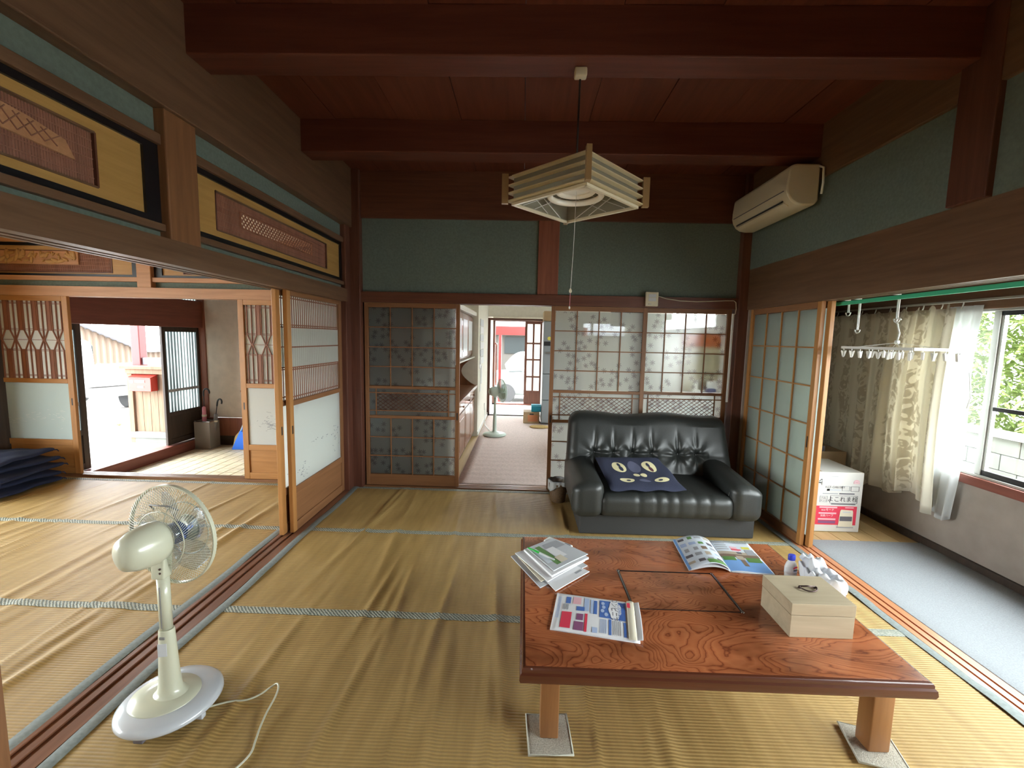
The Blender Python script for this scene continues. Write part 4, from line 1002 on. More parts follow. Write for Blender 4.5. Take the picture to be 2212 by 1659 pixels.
# truck
def wheel(nm, c, r, w, t, axis=(1, 0, 0), hub='dull metal'):
    rot = Vector(axis).to_track_quat('Z', 'Y').to_matrix().to_4x4(); Mx = Matrix.Translation(c) @ rot
    o = MB().lathe([(r * 0.55, -w / 2), (r * 0.9, -w / 2), (r, -w * 0.35), (r, w * 0.35), (r * 0.9, w / 2), (r * 0.55, w / 2)], 24, Mx).build(nm, 'rubber', t, smooth=True, angle=40)
    MB().lathe([(0.01, -w * 0.46), (r * 0.55, -w * 0.4), (r * 0.55, w * 0.4), (0.01, w * 0.46)], 20, Mx).build('hub', hub, o, smooth=True, angle=40)
    return o
def truck():
    T = empty('pickup_truck', (-10.8, 10.2, -0.45), 'small white flatbed truck parked in the yard', 'truck', rotz=radians(-20))
    def L(o): return o
    # local frame: x along the truck (front = -x), y across
    def lb(nm, x0, x1, y0, y1, z0, z1, mat, par=T, r=0.04, fn=None):
        mb = MB(); rbox(mb, ((x0 + x1) / 2, (y0 + y1) / 2, (z0 + z1) / 2), (x1 - x0, y1 - y0, z1 - z0), r, (4, 4, 4), 3, fn)
        return mb.build(nm, mat, par, smooth=True, local=True, angle=50)
    lb('cab', -1.55, -0.45, -0.68, 0.68, 0.35, 1.62, 'truck white', T, 0.16, lambda q: Vector((q.x + (0.28 * max(0, q.z) if q.x < 0 else 0), q.y * (1 - 0.1 * max(0, q.z)), q.z)))
    lb('windscreen', -1.52, -1.40, -0.56, 0.56, 1.02, 1.5, 'car glass', T, 0.03, lambda q: Vector((q.x + 0.3 * q.z + 0.1, q.y, q.z)))
    for s in (-1, 1): lb('side_window', -1.12, -0.56, s * 0.66 - 0.012, s * 0.66 + 0.012, 1.05, 1.48, 'car glass', T, 0.01)
    lb('bed_floor', -0.42, 1.6, -0.69, 0.69, 0.62, 0.72, 'truck white', T, 0.02)
    for s in (-1, 1): lb('bed_side', -0.42, 1.6, s * 0.67 - 0.02, s * 0.67 + 0.02, 0.72, 1.02, 'truck white', T, 0.015)
    lb('tailgate', 1.57, 1.61, -0.69, 0.69, 0.72, 1.02, 'truck white', T, 0.015)
    lb('chassis', -1.2, 1.5, -0.35, 0.35, 0.36, 0.6, 'mid grey plastic', T, 0.03)
    for x in (-1.02, 0.95):
        for s in (-1, 1):
            Mx = Matrix.Translation((x, s * 0.58, 0.27)) @ Matrix.Rotation(radians(90), 4, 'X')
            o = MB().lathe([(0.14, -0.075), (0.24, -0.075), (0.27, -0.05), (0.27, 0.05), (0.24, 0.075), (0.14, 0.075)], 24, Mx).build('wheel', 'rubber', T, smooth=True, local=True, angle=40)
            MB().lathe([(0.01, -0.07), (0.14, -0.06), (0.14, 0.06), (0.01, 0.07)], 18, Mx).build('hub', 'dull metal', o, smooth=True, local=True, angle=40)
    for s in (-1, 1): lb('mirror', -1.32, -1.27, s * 0.84 - 0.07, s * 0.84 + 0.07, 1.1, 1.32, 'dark plastic', T, 0.02)
truck()
# tan corrugated shed beyond
t = empty('corrugated_shed', (-16.0, 17.0, -0.45), 'tan corrugated metal shed behind the white truck', 'shed')
def shed():
    for k in range(40):
        y0 = 12.0 + k * 0.26; zt = max(0.6, 2.9 - 0.40 * (y0 - 12.0))
        MB().prism([(-16.0, y0), (-15.94, y0 + 0.05), (-15.94, y0 + 0.13), (-16.0, y0 + 0.18), (-16.0, y0 + 0.26), (-16.05, y0 + 0.26), (-16.05, y0)], 'Z', 0.12, zt).build('sheet_rib', 'corrugated tan', t)
    bx('wall_base', -16.1, -15.96, 12.0, 22.4, -0.45, 0.06, 'block wall', t); bx('base_rail', -16.1, -15.9, 12.0, 22.4, 0.06, 0.13, 'white paint', t)
    MB().prism([(11.8, 3.02), (18.0, 0.54), (18.0, 0.66), (11.8, 3.14)], 'X', -20.0, -15.7).build('roof', 'roof grey', t)
    MB().prism([(18.0, 0.54), (22.6, 0.54), (22.6, 0.66), (18.0, 0.66)], 'X', -20.0, -15.7).build('roof', 'roof grey', t)
shed()

# ------------------------------------------------------------------ kitchen
wk = group_struct('wall_kitchen', (0.5, 9.5, 0), 'cream papered walls of the kitchen', 'wall')
bx('side_panel', -0.76, -0.645, 6.30, 9.5, -0.1, 2.32, 'cream wallpaper', wk)
bx('partition', -1.3, -0.7, 6.3, 6.36, -0.1, 2.32, 'cream wallpaper', wk)
bx('back_panel', -0.76, 2.75, 9.46, 9.56, 1.83, 2.32, 'cream wallpaper', wk)
bx('back_panel', 0.42, 2.75, 9.46, 9.56, -0.1, 1.40, 'cream wallpaper', wk)
bx('back_panel', 0.42, 0.75, 9.46, 9.56, 1.40, 1.83, 'cream wallpaper', wk)
bx('back_panel', 2.2, 2.75, 9.46, 9.56, 1.40, 1.83, 'cream wallpaper', wk)
bx('side_panel', 2.66, 2.76, 4.12, 9.5, -0.1, 0.35, 'cream wallpaper', wk)
bx('side_panel', 2.66, 2.76, 4.12, 9.5, 2.1, 2.32, 'cream wallpaper', wk)
bx('side_panel', 2.66, 2.76, 4.12, 4.4, 0.35, 2.1, 'cream wallpaper', wk)
bx('side_panel', 2.66, 2.76, 5.9, 9.5, 0.35, 1.62, 'cream wallpaper', wk)
bx('side_panel', 2.66, 2.76, 8.6, 9.5, 1.62, 2.1, 'cream wallpaper', wk)
bx('side_panel', 2.66, 2.76, 5.9, 6.2, 1.62, 2.1, 'cream wallpaper', wk)
bx('side_panel', -1.76, -1.66, 4.12, 6.36, -0.1, 2.32, 'grey plaster', wk)
bx('header_panel', -0.645, 2.7, 8.04, 8.1, 1.83, 2.32, 'cream wallpaper', wk)
bx('header_panel', -1.72, 2.1, 4.13, 4.17, 1.838, 2.32, 'cream wallpaper', wk)
bx('end_panel', 1.92, 2.76, 4.13, 4.2, -0.1, 2.32, 'cream wallpaper', wk)
bx('end_panel', -1.66, -1.10, 4.155, 4.2, -0.1, 2.32, 'fridge grey', wk)
bx('baseboard', -0.648, -0.632, 6.32, 8.03, 0.0, 0.06, 'white paint', wk)
for (nm, ax, u0, u1, d, z0, z1, k, lab) in (('added_window_4', 'Y', 4.4, 5.9, 2.7, 0.35, 2.1, 2, 'tall kitchen side window next to the maple leaf glass doors'), ('window_6', 'Y', 6.2, 8.6, 2.7, 1.62, 2.1, 3, 'high narrow kitchen window seen through the last maple leaf door'), ('window_5', 'X', 0.75, 2.2, 9.5, 1.40, 1.83, 2, 'window in the kitchen back wall')):  # the tall side window is added, out of view, for kitchen light
    w_ = group_struct(nm, (d, (u0 + u1) / 2, z0) if ax == 'Y' else ((u0 + u1) / 2, d, z0), lab, 'window')
    for i in range(k):
        a = u0 + (u1 - u0) * i / k; b = u0 + (u1 - u0) * (i + 1) / k
        for p0, p1, q0, q1 in ((a, a + 0.03, z0, z1), (b - 0.03, b, z0, z1), (a + 0.03, b - 0.03, z0, z0 + 0.04), (a + 0.03, b - 0.03, z1 - 0.04, z1)): ab(ax, 'sash', p0, p1, d - 0.015, d + 0.015, q0, q1, 'aluminium', w_)
        ab(ax, 'pane', a + 0.03, b - 0.03, d - 0.002, d + 0.002, z0 + 0.04, z1 - 0.04, 'clear glass', w_)
# back door of the kitchen
fr = group_struct('trim_14', (-0.1, 9.45, 0), 'dark frame of the open kitchen back door', 'door frame')
for a, b, c, d in ((-0.645, -0.60, 0, 1.8), (0.40, 0.45, 0, 1.8)): bx('jamb', a, b, 9.40, 9.56, c, d, 'post wood', fr)
bx('head', -0.645, 0.45, 9.40, 9.56, 1.80, 1.85, 'post wood across', fr)
bx('door_sill', -0.645, 0.45, 9.40, 9.6, -0.12, 0.03, 'red wood', fr)
fr2 = group_struct('trim_15', (-0.1, 8.07, 0), 'dark wooden frame around the kitchen back entry', 'door frame')
bx('jamb', -0.645, -0.60, 8.03, 8.11, 0, 1.8, POST, fr2); bx('head', -0.645, 0.95, 8.02, 8.11, 1.765, 1.80, 'post wood across', fr2); bx('jamb', 0.9, 0.95, 8.03, 8.11, 0, 1.8, POST, fr2)
dk = group_struct('door_14', (0.2, 9.47, 0), 'white glazed sliding door with dark bars at the kitchen back door', 'sliding door')
for a, b in ((0.04, 0.09), (0.365, 0.40)): bx('stile', a, b, 9.42, 9.45, 0.03, 1.80, POST, dk)
bx('muntin', 0.205, 0.245, 9.425, 9.45, 0.3, 1.80, POST, dk)
zs = [0.30, 0.62, 0.99, 1.34, 1.77]
for k in range(4):
    bx('rail', 0.09, 0.365, 9.42, 9.45, zs[k] - 0.018, zs[k] + 0.018, POST, dk)
    for a, b in ((0.09, 0.205), (0.245, 0.365)): bx('pane', a, b, 9.433, 9.437, zs[k] + 0.018, zs[k + 1] - 0.018, 'shoji paper', dk)
bx('rail', 0.09, 0.365, 9.42, 9.45, 1.752, 1.80, POST, dk); bx('kick_panel', 0.09, 0.365, 9.425, 9.445, 0.03, 0.282, POST, dk)
tag(MB().tube([(-0.56, 9.3, 0.45), (-0.56, 9.22, 0.5), (-0.56, 9.22, 1.28), (-0.56, 9.3, 1.32), (-0.60, 9.38, 1.32)], 0.018, 8).build('grab_bar', 'red wood', smooth=True, origin=(-0.56, 9.3, 0.45)), 'brown wooden grab bar beside the kitchen back door', 'grab bar')
# porch beam outside the kitchen and far house
tag(bx('porch_beam', -1.4, 1.6, 11.0, 11.15, 1.52, 1.74, 'red paint', None, 0.01), 'red porch beam outside the kitchen back door', 'beam')
tag(bx('porch_column', -0.61, -0.54, 11.0, 11.15, -0.45, 1.52, 'red paint', None, 0.01), 'slim red porch column outside the kitchen back door', 'post')
t = empty('neighbour_house', (0.5, 22.5, -0.45), 'pale neighbouring house with grey roof beyond the silver car', 'house')
bx('wall', -5, 6, 21.5, 25, -0.45, 1.7, 'dark fence', t); MB().prism([(21.0, 1.65), (25.5, 3.1), (25.5, 3.2), (21.0, 1.8)], 'X', -5.5, 6.5).build('roof', 'roof grey', t)
bx('window', -0.9, 0.4, 21.44, 21.5, 0.7, 1.5, 'car glass', t)
def car():
    T = empty('hatchback_car', (0.62, 13.5, -0.45), 'silver hatchback car parked outside the kitchen back door', 'car', rotz=radians(4))
    def lb(nm, x0, x1, y0, y1, z0, z1, mat, par=T, r=0.04, fn=None, n=(8, 5, 5)):
        mb = MB(); rbox(mb, ((x0 + x1) / 2, (y0 + y1) / 2, (z0 + z1) / 2), (x1 - x0, y1 - y0, z1 - z0), r, n, 3, fn)
        return mb.build(nm, mat, par, smooth=True, local=True, angle=60)
    lb('body', -1.8, 1.8, -0.75, 0.75, 0.22, 0.92, 'car silver', T, 0.16, lambda q: Vector((q.x, q.y, q.z - 0.13 * max(0, (-q.x - 0.9)) * (1 if q.z > 0 else 0))))
    lb('cabin', -1.15, 1.6, -0.68, 0.68, 0.86, 1.48, 'car silver', T, 0.2, lambda q: Vector((q.x + 0.85 * max(0, q.z + 0.1) * (1 if q.x < -0.5 else 0), q.y * (1 - 0.18 * max(0, q.z)), q.z)))
    for s in (-1, 1):
        mb = MB(); mb.prism([(-0.62, 0.95), (0.02, 0.95), (0.02, 1.36), (-0.22, 1.36)], 'Y', s * 0.66, s * 0.69); mb.build('front_window', 'car glass', T, local=True)
        mb = MB(); mb.prism([(0.1, 0.95), (0.9, 0.95), (0.82, 1.36), (0.1, 1.36)], 'Y', s * 0.66, s * 0.69); mb.build('rear_window', 'car glass', T, local=True)
        lb('mirror', -0.7, -0.55, s * 0.82 - 0.06, s * 0.82 + 0.06, 0.93, 1.06, 'car silver', T, 0.04)
        lb('sill_moulding', -0.75, 0.75, s * 0.75 - 0.02, s * 0.75 + 0.02, 0.36, 0.44, 'car silver', T, 0.015)
        for x in (-1.15, 1.15):
            Mx = Matrix.Translation((x, s * 0.68, 0.29)) @ Matrix.Rotation(radians(90), 4, 'X')
            o = MB().lathe([(0.19, -0.08), (0.27, -0.08), (0.29, -0.05), (0.29, 0.05), (0.27, 0.08), (0.19, 0.08)], 28, Mx).build('wheel', 'rubber', T, smooth=True, local=True, angle=40)
            MB().lathe([(0.01, -0.075), (0.19, -0.06), (0.19, 0.06), (0.01, 0.075)], 20, Mx).build('hub', 'dull metal', o, smooth=True, local=True, angle=40)
    lb('windscreen', -0.98, -0.92, -0.58, 0.58, 0.95, 1.36, 'car glass', T, 0.02, lambda q: Vector((q.x + 0.8 * q.z + 0.15, q.y, q.z)))
car()
# cupboard
def cupboard():
    t = empty('cupboard', (-0.92, 5.3, 0), 'tall brown cupboard with white mouldings along the kitchen wall', 'cupboard')
    x0, x1 = -1.10, -0.70; y0, y1 = 4.155, 6.28
    bx('lower_body', x0, x1, y0, y1, 0.06, 0.72, 'cupboard wood', t, 0.004); bx('plinth', x0, x1 - 0.02, y0, y1, 0.0, 0.06, 'dark old wood', t)
    bx('counter', x0, x1 + 0.05, y0 - 0.02, y1 + 0.02, 0.72, 0.755, 'cupboard wood', t, 0.006)
    bx('back_panel', x0, x0 + 0.03, y0, y1, 0.755, 1.17, 'cupboard wood', t)
    bx('upper_body', x0, x1 - 0.04, y0, y1, 1.17, 1.74, 'cupboard wood', t, 0.004)
    bx('cornice', x0, x1 + 0.03, y0 - 0.03, y1 + 0.03, 1.74, 1.80, 'white paint', t, 0.012)
    bx('shelf_moulding', x0, x1 + 0.01, y0 - 0.01, y1 + 0.01, 1.15, 1.17, 'white paint', t, 0.005)
    n = 4; s = (y1 - y0) / n
    for i in range(n):
        a, b = y0 + i * s + 0.012, y0 + (i + 1) * s - 0.012
        d = bx('drawer', x1, x1 + 0.016, a, b, 0.59, 0.70, 'cupboard wood', t, 0.004)
        MB().lathe([(0.006, 0), (0.006, 0.012), (0.014, 0.018), (0.012, 0.028), (0.001, 0.03)], 12, Matrix.Translation((x1 + 0.016, (a + b) / 2, 0.645)) @ Matrix.Rotation(radians(90), 4, 'Y')).build('knob', 'cupboard wood', d, smooth=True)
        d = bx('door', x1, x1 + 0.016, a, b, 0.08, 0.57, 'cupboard wood', t, 0.004)
        bx('inset', x1 + 0.014, x1 + 0.019, a + 0.07, b - 0.07, 0.15, 0.50, 'cupboard wood', d, 0.002)
        d = bx('door', x1 - 0.04, x1 - 0.024, a, b, 1.20, 1.72, 'cupboard wood', t, 0.004)
        bx('glare_inset', x1 - 0.026, x1 - 0.021, a + 0.06, b - 0.06, 1.26, 1.66, 'gloss paper', d)  # pale colour imitates glare on the upper cupboard doors
    for yy in (y0 + 0.02, y1 - 0.02):
        pr = [(x0 + 0.03, 0.755), (x1 + 0.02, 0.755)] + [(x1 - 0.18 * sin(pi * k / 12), 0.76 + 0.4 * k / 12) for k in range(1, 12)] + [(x1 - 0.05, 1.17), (x0 + 0.03, 1.17)]
        MB().prism(pr, 'Y', yy - 0.012, yy + 0.012).build('curved_bracket', 'cupboard wood', t)
cupboard()
# wall things in the kitchen
t = empty('wall_calendar', (-0.63, 6.9, 1.1), 'white hanging paper calendar on the kitchen wall above the fan', 'calendar')
for k in range(6): bx('sheet', -0.643, -0.636 + 0.001 * k, 6.55, 7.05, 1.72 - 0.115 * (k + 1) + 0.01, 1.72 - 0.115 * k, 'paper' if k % 2 else 'paper grey', t)
tag(bx('wall_outlet', -0.643, -0.632, 7.42, 7.50, 0.20, 0.32, 'white plastic', None, 0.004), 'white wall outlet low on the kitchen wall', 'outlet')
t = empty('notice_paper', (-0.63, 6.75, 0.85), 'white paper strips hanging under the kitchen calendar', 'paper')
for k, (a, b, c, d) in enumerate(((6.5, 6.75, 0.98, 1.10), (6.62, 6.72, 0.62, 0.98), (6.8, 6.9, 0.72, 1.0))): bx('strip', -0.643, -0.639, a, b, c, d, 'paper', t)
# refrigerator
t = empty('refrigerator', (0.62, 7.55, 0), 'tall blue-grey refrigerator beside the kitchen back door', 'refrigerator')
for k, (a, b) in enumerate(((0.05, 0.42), (0.43, 0.86), (0.87, 1.72))): bx('door', 0.335, 0.985, 7.20, 7.25, a, b, 'fridge grey', t, 0.01)
bx('body', 0.335, 0.985, 7.25, 7.85, 0.03, 1.73, 'fridge grey', t, 0.01); bx('handle', 0.37, 0.55, 7.18, 7.2, 1.20, 1.23, 'dull metal', t, 0.004)
bx('label_sticker', 0.345, 0.50, 7.196, 7.2, 1.33, 1.40, 'print black', t)
MB().lathe([(0.001, 0), (0.03, 0), (0.03, 0.003), (0.001, 0.003)], 16, Matrix.Translation((0.43, 7.197, 1.45)) @ Matrix.Rotation(radians(90), 4, 'X')).build('round_sticker', 'print yellow', t)
tag(bx('carton', 0.34, 0.92, 7.3, 7.75, 1.735, 1.90, 'carton brown', None, 0.004), 'brown carton on top of the refrigerator', 'box')
t = empty('cardboard_box', (0.16, 7.42, 0), 'brown fruit carton with orange print on the kitchen floor', 'box')
bx('body', 0.035, 0.31, 7.32, 7.6, 0.009, 0.20, 'carton brown', t, 0.004); bx('orange_print', 0.11, 0.28, 7.317, 7.32, 0.04, 0.15, 'cardboard orange', t); bx('hand_hole', 0.14, 0.21, 7.315, 7.318, 0.155, 0.175, 'print black', t)
t = empty('blue_box', (0.25, 7.45, 0.2), 'open aqua blue carton on top of the fruit carton', 'box')
bx('body', 0.17, 0.33, 7.36, 7.55, 0.202, 0.31, 'aqua box', t, 0.003); bx('flap', 0.17, 0.33, 7.30, 7.36, 0.305, 0.31, 'aqua box', t, rot=(radians(25), 0, 0))
mb = MB(); mb.lathe([(0.001, 0.010), (0.12, 0.010), (0.125, 0.02), (0.11, 0.03), (0.001, 0.03)], 28, Matrix.Translation((0.30, 7.0, 0)) @ Matrix.Diagonal((1.3, 0.9, 1, 1)))
tag(mb.build('straw_basket', 'straw', smooth=True, origin=(0.30, 7.0, 0)), 'flat straw mat on the kitchen carpet before the refrigerator', 'mat')
# things seen through the maple glass
t = empty('dark_cabinet', (0.95, 5.2, 1.5), 'dark speaker-like box mounted high behind the maple leaf glass', 'cabinet')
bx('body', 0.98, 1.27, 4.75, 5.0, 1.60, 1.85, 'dark plastic', t, 0.01)
S(bx('trim_16', 1.20, 1.275, 4.84, 4.92, 0.0, 2.32, 'post wood', None, 0.004), 'dark kitchen post seen through the maple leaf glass', 'post')
t = empty('orange_calendar', (1.66, 4.16, 1.0), 'orange headed wall calendar hung behind the last maple leaf door', 'calendar')
bx('header', 1.475, 1.84, 4.128, 4.130, 1.40, 1.52, 'orange thin paper', t); bx('sheet', 1.475, 1.84, 4.128, 4.130, 1.09, 1.40, 'cream thin paper', t)
mb = MB()
for i in range(7):
    for j in range(4): mb.box(1.50 + i * 0.046, 1.512 + i * 0.046, 4.1262, 4.1278, 1.13 + j * 0.06, 1.145 + j * 0.06)
mb.build('printed_dates', 'print photo brown', t)
for k, (a, b, c, d, m) in enumerate(((1.49, 1.62, 0.985, 1.085, 'cream thin paper'), (1.66, 1.74, 1.0, 1.085, 'tan thin paper'))):
    tag(bx('paper_note', a, b, 4.125, 4.127, c, d, m), ('wide cream note pinned below the orange calendar' if k == 0 else 'small tan note pinned below the orange calendar'), 'paper')
mb = MB(); mb.lathe([(0.001, 0), (0.055, 0), (0.055, 0.003), (0.001, 0.003)], 24, Matrix.Translation((1.775, 4.122, 0.995)) @ Matrix.Rotation(radians(90), 4, 'X') @ Matrix.Diagonal((1, 0.42, 1, 1)))
tag(mb.build('oval_sticker', 'blue thin film', origin=(1.775, 4.122, 0.995)), 'blue oval sticker on the corner of the last maple leaf door', 'sticker')
t = empty('kitchen_table', (1.6, 5.6, 0), 'brown kitchen table behind the maple leaf glass', 'table')
bx('top', 1.15, 2.2, 5.0, 6.2, 0.68, 0.72, 'cupboard wood', t, 0.01)
for x in (1.2, 2.1):
    for y in (5.05, 6.1): bx('leg', x, x + 0.06, y, y + 0.06, 0.009, 0.68, 'cupboard wood', t, 0.004)

# ------------------------------------------------------------------ sofa
def sofa():
    t = empty('sofa', (1.08, 3.5, 0), 'black leather two-seat sofa in front of the maple leaf doors', 'sofa')
    bx('plinth', 0.45, 1.735, 3.13, 3.92, 0.004, 0.165, 'black fabric', t, 0.01)
    def seatfn(q):
        y = q.y; wr = 0.0
        for k, (xc, s) in enumerate(((-0.2, .02), (-0.08, .016), (0.0, .02), (0.08, .018), (0.2, .02), (0.3, .018))):
            if y < 0.05: wr += 0.006 * exp(-((q.x - xc) / s) ** 2) * (1 if q.y < -0.25 else 0.4)
        return Vector((q.x, q.y + (wr if q.y < -0.28 else 0), q.z - (wr * 0.8 if q.z > 0.02 else 0) + (0.02 * cos(q.x * 3) * cos(q.y * 3.5) if q.z > 0 else 0)))
    mb = MB(); rbox(mb, (1.065, 3.38, 0.25), (0.97, 0.68, 0.175), 0.06, (60, 24, 4), 5, seatfn)
    mb.build('seat_cushion', 'black leather', t, smooth=True)
    for s, x0, x1 in ((-1, 0.385, 0.612), (1, 1.518, 1.748)):
        def armfn(q, s=s):
            f = max(0.0, q.z) / 0.15; z = q.z + 0.03 * f * (q.y / 0.37) - 0.03 * f * max(0, s * q.x / 0.1)
            return Vector((q.x, q.y, z))
        mb = MB(); rbox(mb, ((x0 + x1) / 2, 3.40, 0.305), (x1 - x0, 0.74, 0.30), 0.072, (8, 20, 6), 7, armfn)
        a = mb.build('armrest', 'black leather', t, smooth=True)
        # piping round the front pad
        cx, cz = (x0 + x1) / 2, 0.30; hx, hz, r = (x1 - x0) / 2 + 0.001, 0.142, 0.072; pts = []
        for sx, sz, a0 in ((1, 1, 0), (-1, 1, 90), (-1, -1, 180), (1, -1, 270)):
            for k in range(6): an = radians(a0 + 18 * k); pts.append((cx + sx * (hx - r) + r * cos(an), 3.097, cz + sz * (hz - r) + r * sin(an) - (0.028 if sz > 0 else 0) - (0.028 * max(0, s * (sx * (hx - r) + r * cos(an)) / 0.1) if sz > 0 else 0)))
        MB().tube(pts, 0.004, 6, True).build('piping', 'black leather', a, smooth=True)
    btn = [(0.615, 0.49), (0.78, 0.487), (0.945, 0.49), (1.11, 0.49), (1.335, 0.49), (1.495, 0.49)]
    cx, cy, cz = 1.085, 3.74, 0.535
    def backfn(q):
        x, y, z = q
        d = 0.0; dx = 0.0
        if y < 0:
            for bxp, bz in btn:
                ux, uz = x - (bxp - cx), z - (bz - cz); r = sqrt(ux * ux + uz * uz) + 1e-6
                an = atan2(uz, ux)
                d += 0.045 * exp(-(r / 0.035) ** 2)
                d += 0.014 * exp(-(r / 0.13) ** 2) * (0.5 + 0.5 * cos(7 * an + bxp * 20)) * (1 - exp(-(r / 0.02) ** 2))
                if uz > 0: d += 0.012 * exp(-(ux / 0.014) ** 2) * exp(-((uz - 0.09) / 0.08) ** 2)
                else: d += 0.008 * exp(-(ux / 0.014) ** 2) * exp(-((uz + 0.07) / 0.05) ** 2)
            d += 0.012 * exp(-((z - (0.49 - cz)) / 0.018) ** 2) * (1 if abs(x) < 0.5 else 0.3)
            d += 0.02 * exp(-((z + 0.26) / 0.05) ** 2)
        top = max(0, z) / 0.27
        w = 1.0 - 0.055 * (z + 0.27) / 0.54
        return Vector((x * w + (0.0 if x > 0 else 0.0), y + d + 0.36 * (z + 0.27) - 0.08, z + (0.012 * sin(x * 9) if z > 0.2 else 0)))
    mb = MB(); rbox(mb, (cx, cy - 0.03, cz), (1.40, 0.22, 0.54), 0.08, (150, 6, 60), 6, backfn)
    bk = mb.build('backrest', 'black leather', t, smooth=True)
    for k, (bxp, bz) in enumerate(btn):
        p = backfn(Vector((bxp - cx, -0.11, bz - cz))) + Vector((cx, cy - 0.03, cz))
        mb = MB(); rbox(mb, tuple(p), (0.016, 0.012, 0.016), 0.006, (1, 1, 1), 3); mb.build('button', 'black leather', bk, smooth=True)
    return t
sofa()
def navy_cushion():
    A, B = Vector((0.60, 3.435, 0.505)), Vector((1.10, 3.44, 0.515)); D, C = Vector((0.66, 3.06, 0.365)), Vector((1.215, 3.10, 0.365))
    def P(u, v): return (A * (1 - u) + B * u) * (1 - v) + (D * (1 - u) + C * u) * v
    nrm = (B - A).cross(A - D).normalized() * -1
    if nrm.z < 0: nrm = -nrm
    t = empty('cushion', (0.9, 3.27, 0.37), 'flat navy cushion with cream round motifs lying on the sofa', 'cushion')
    def puff(u, v): return 0.030 * (max(0, 1 - (2 * u - 1) ** 4) * max(0, 1 - (2 * v - 1) ** 4)) ** 0.5
    def sag(u, v): return Vector((0, 0, -0.02 * sin(pi * u) * sin(pi * v))) + Vector((0, 0, 0.006 * sin(u * 17) * sin(v * 11)))
    mb = MB(); mb.grid(lambda u, v: P(u, v) + sag(u, v) + nrm * puff(u, v), 30, 26); mb.grid(lambda u, v: P(u, v) + sag(u, v) - nrm * puff(u, v) * 0.4, 30, 26)
    c = mb.build('cover', 'navy cloth', t, smooth=True)
    def disc(nm, u, v, ru, rv, mat, lift, n=24):
        mb = MB(); ps = [P(u + ru * cos(2 * pi * k / n) * f, v + rv * sin(2 * pi * k / n) * f) + sag(u + ru * cos(2 * pi * k / n) * f, v + rv * sin(2 * pi * k / n) * f) + nrm * (puff(u + ru * cos(2 * pi * k / n) * f, v + rv * sin(2 * pi * k / n) * f) + lift) for f in (1.0, 0.5) for k in range(n)]
        ps.append(P(u, v) + sag(u, v) + nrm * (puff(u, v) + lift)); m = len(ps) - 1
        mb.add(ps, [(k, (k + 1) % n, n + (k + 1) % n, n + k) for k in range(n)] + [(n + k, n + (k + 1) % n, m) for k in range(n)])
        mb.build(nm, mat, c)
    disc('printed_circle', 0.27, 0.36, 0.10, 0.16, 'cream print', 0.001); disc('printed_circle', 0.72, 0.34, 0.10, 0.16, 'cream print', 0.001)
    disc('printed_circle', 0.50, 0.34, 0.09, 0.15, 'faded print', 0.001)
    disc('printed_oval', 0.46, 0.58, 0.045, 0.055, 'cream print', 0.001); disc('printed_oval', 0.56, 0.58, 0.045, 0.055, 'cream print', 0.001)
    disc('printed_oval', 0.28, 0.74, 0.10, 0.065, 'cream print', 0.001); disc('printed_oval', 0.76, 0.74, 0.10, 0.065, 'cream print', 0.001)
    disc('printed_oval', 0.52, 0.76, 0.08, 0.04, 'faded print', 0.001)
    for u in (0.28, 0.72):
        disc('printed_gourd', u, 0.30, 0.022, 0.07, 'navy cloth', 0.002); disc('printed_gourd', u + 0.005, 0.42, 0.030, 0.07, 'maroon print' if u > 0.5 else 'navy cloth', 0.002)
    disc('printed_gourd', 0.30, 0.74, 0.03, 0.025, 'navy cloth', 0.002); disc('printed_gourd', 0.74, 0.745, 0.03, 0.025, 'navy cloth', 0.002)
navy_cushion()
# waste bin
t = empty('waste_bin', (0.345, 3.79, 0), 'small brown waste bin lined with a grey bag beside the sofa', 'bin')
Mx = Matrix.Translation((0.345, 3.79, 0))
MB().lathe([(0.001, 0.002), (0.062, 0.002), (0.066, 0.01), (0.084, 0.17), (0.080, 0.17), (0.060, 0.014), (0.001, 0.012)], 28, Mx).build('body', 'wicker brown', t, smooth=True)
def bagv(u, v):
    an = 2 * pi * u; k = v
    r = (0.086 + 0.006 * sin(an * 5) + 0.004 * sin(an * 11)) if k < 0.6 else 0.076 - 0.05 * (k - 0.6)
    z = 0.20 - 0.10 * (1 - k / 0.5) * (0.7 + 0.3 * sin(an * 2 + 1)) if k < 0.5 else 0.20 - 0.22 * (k - 0.5)
    return (0.345 + r * cos(an), 3.79 + r * sin(an), z)
mb = MB(); mb.grid(bagv, 48, 12); mb.build('bag_liner', 'bin bag', t, smooth=True, solid=0.001)

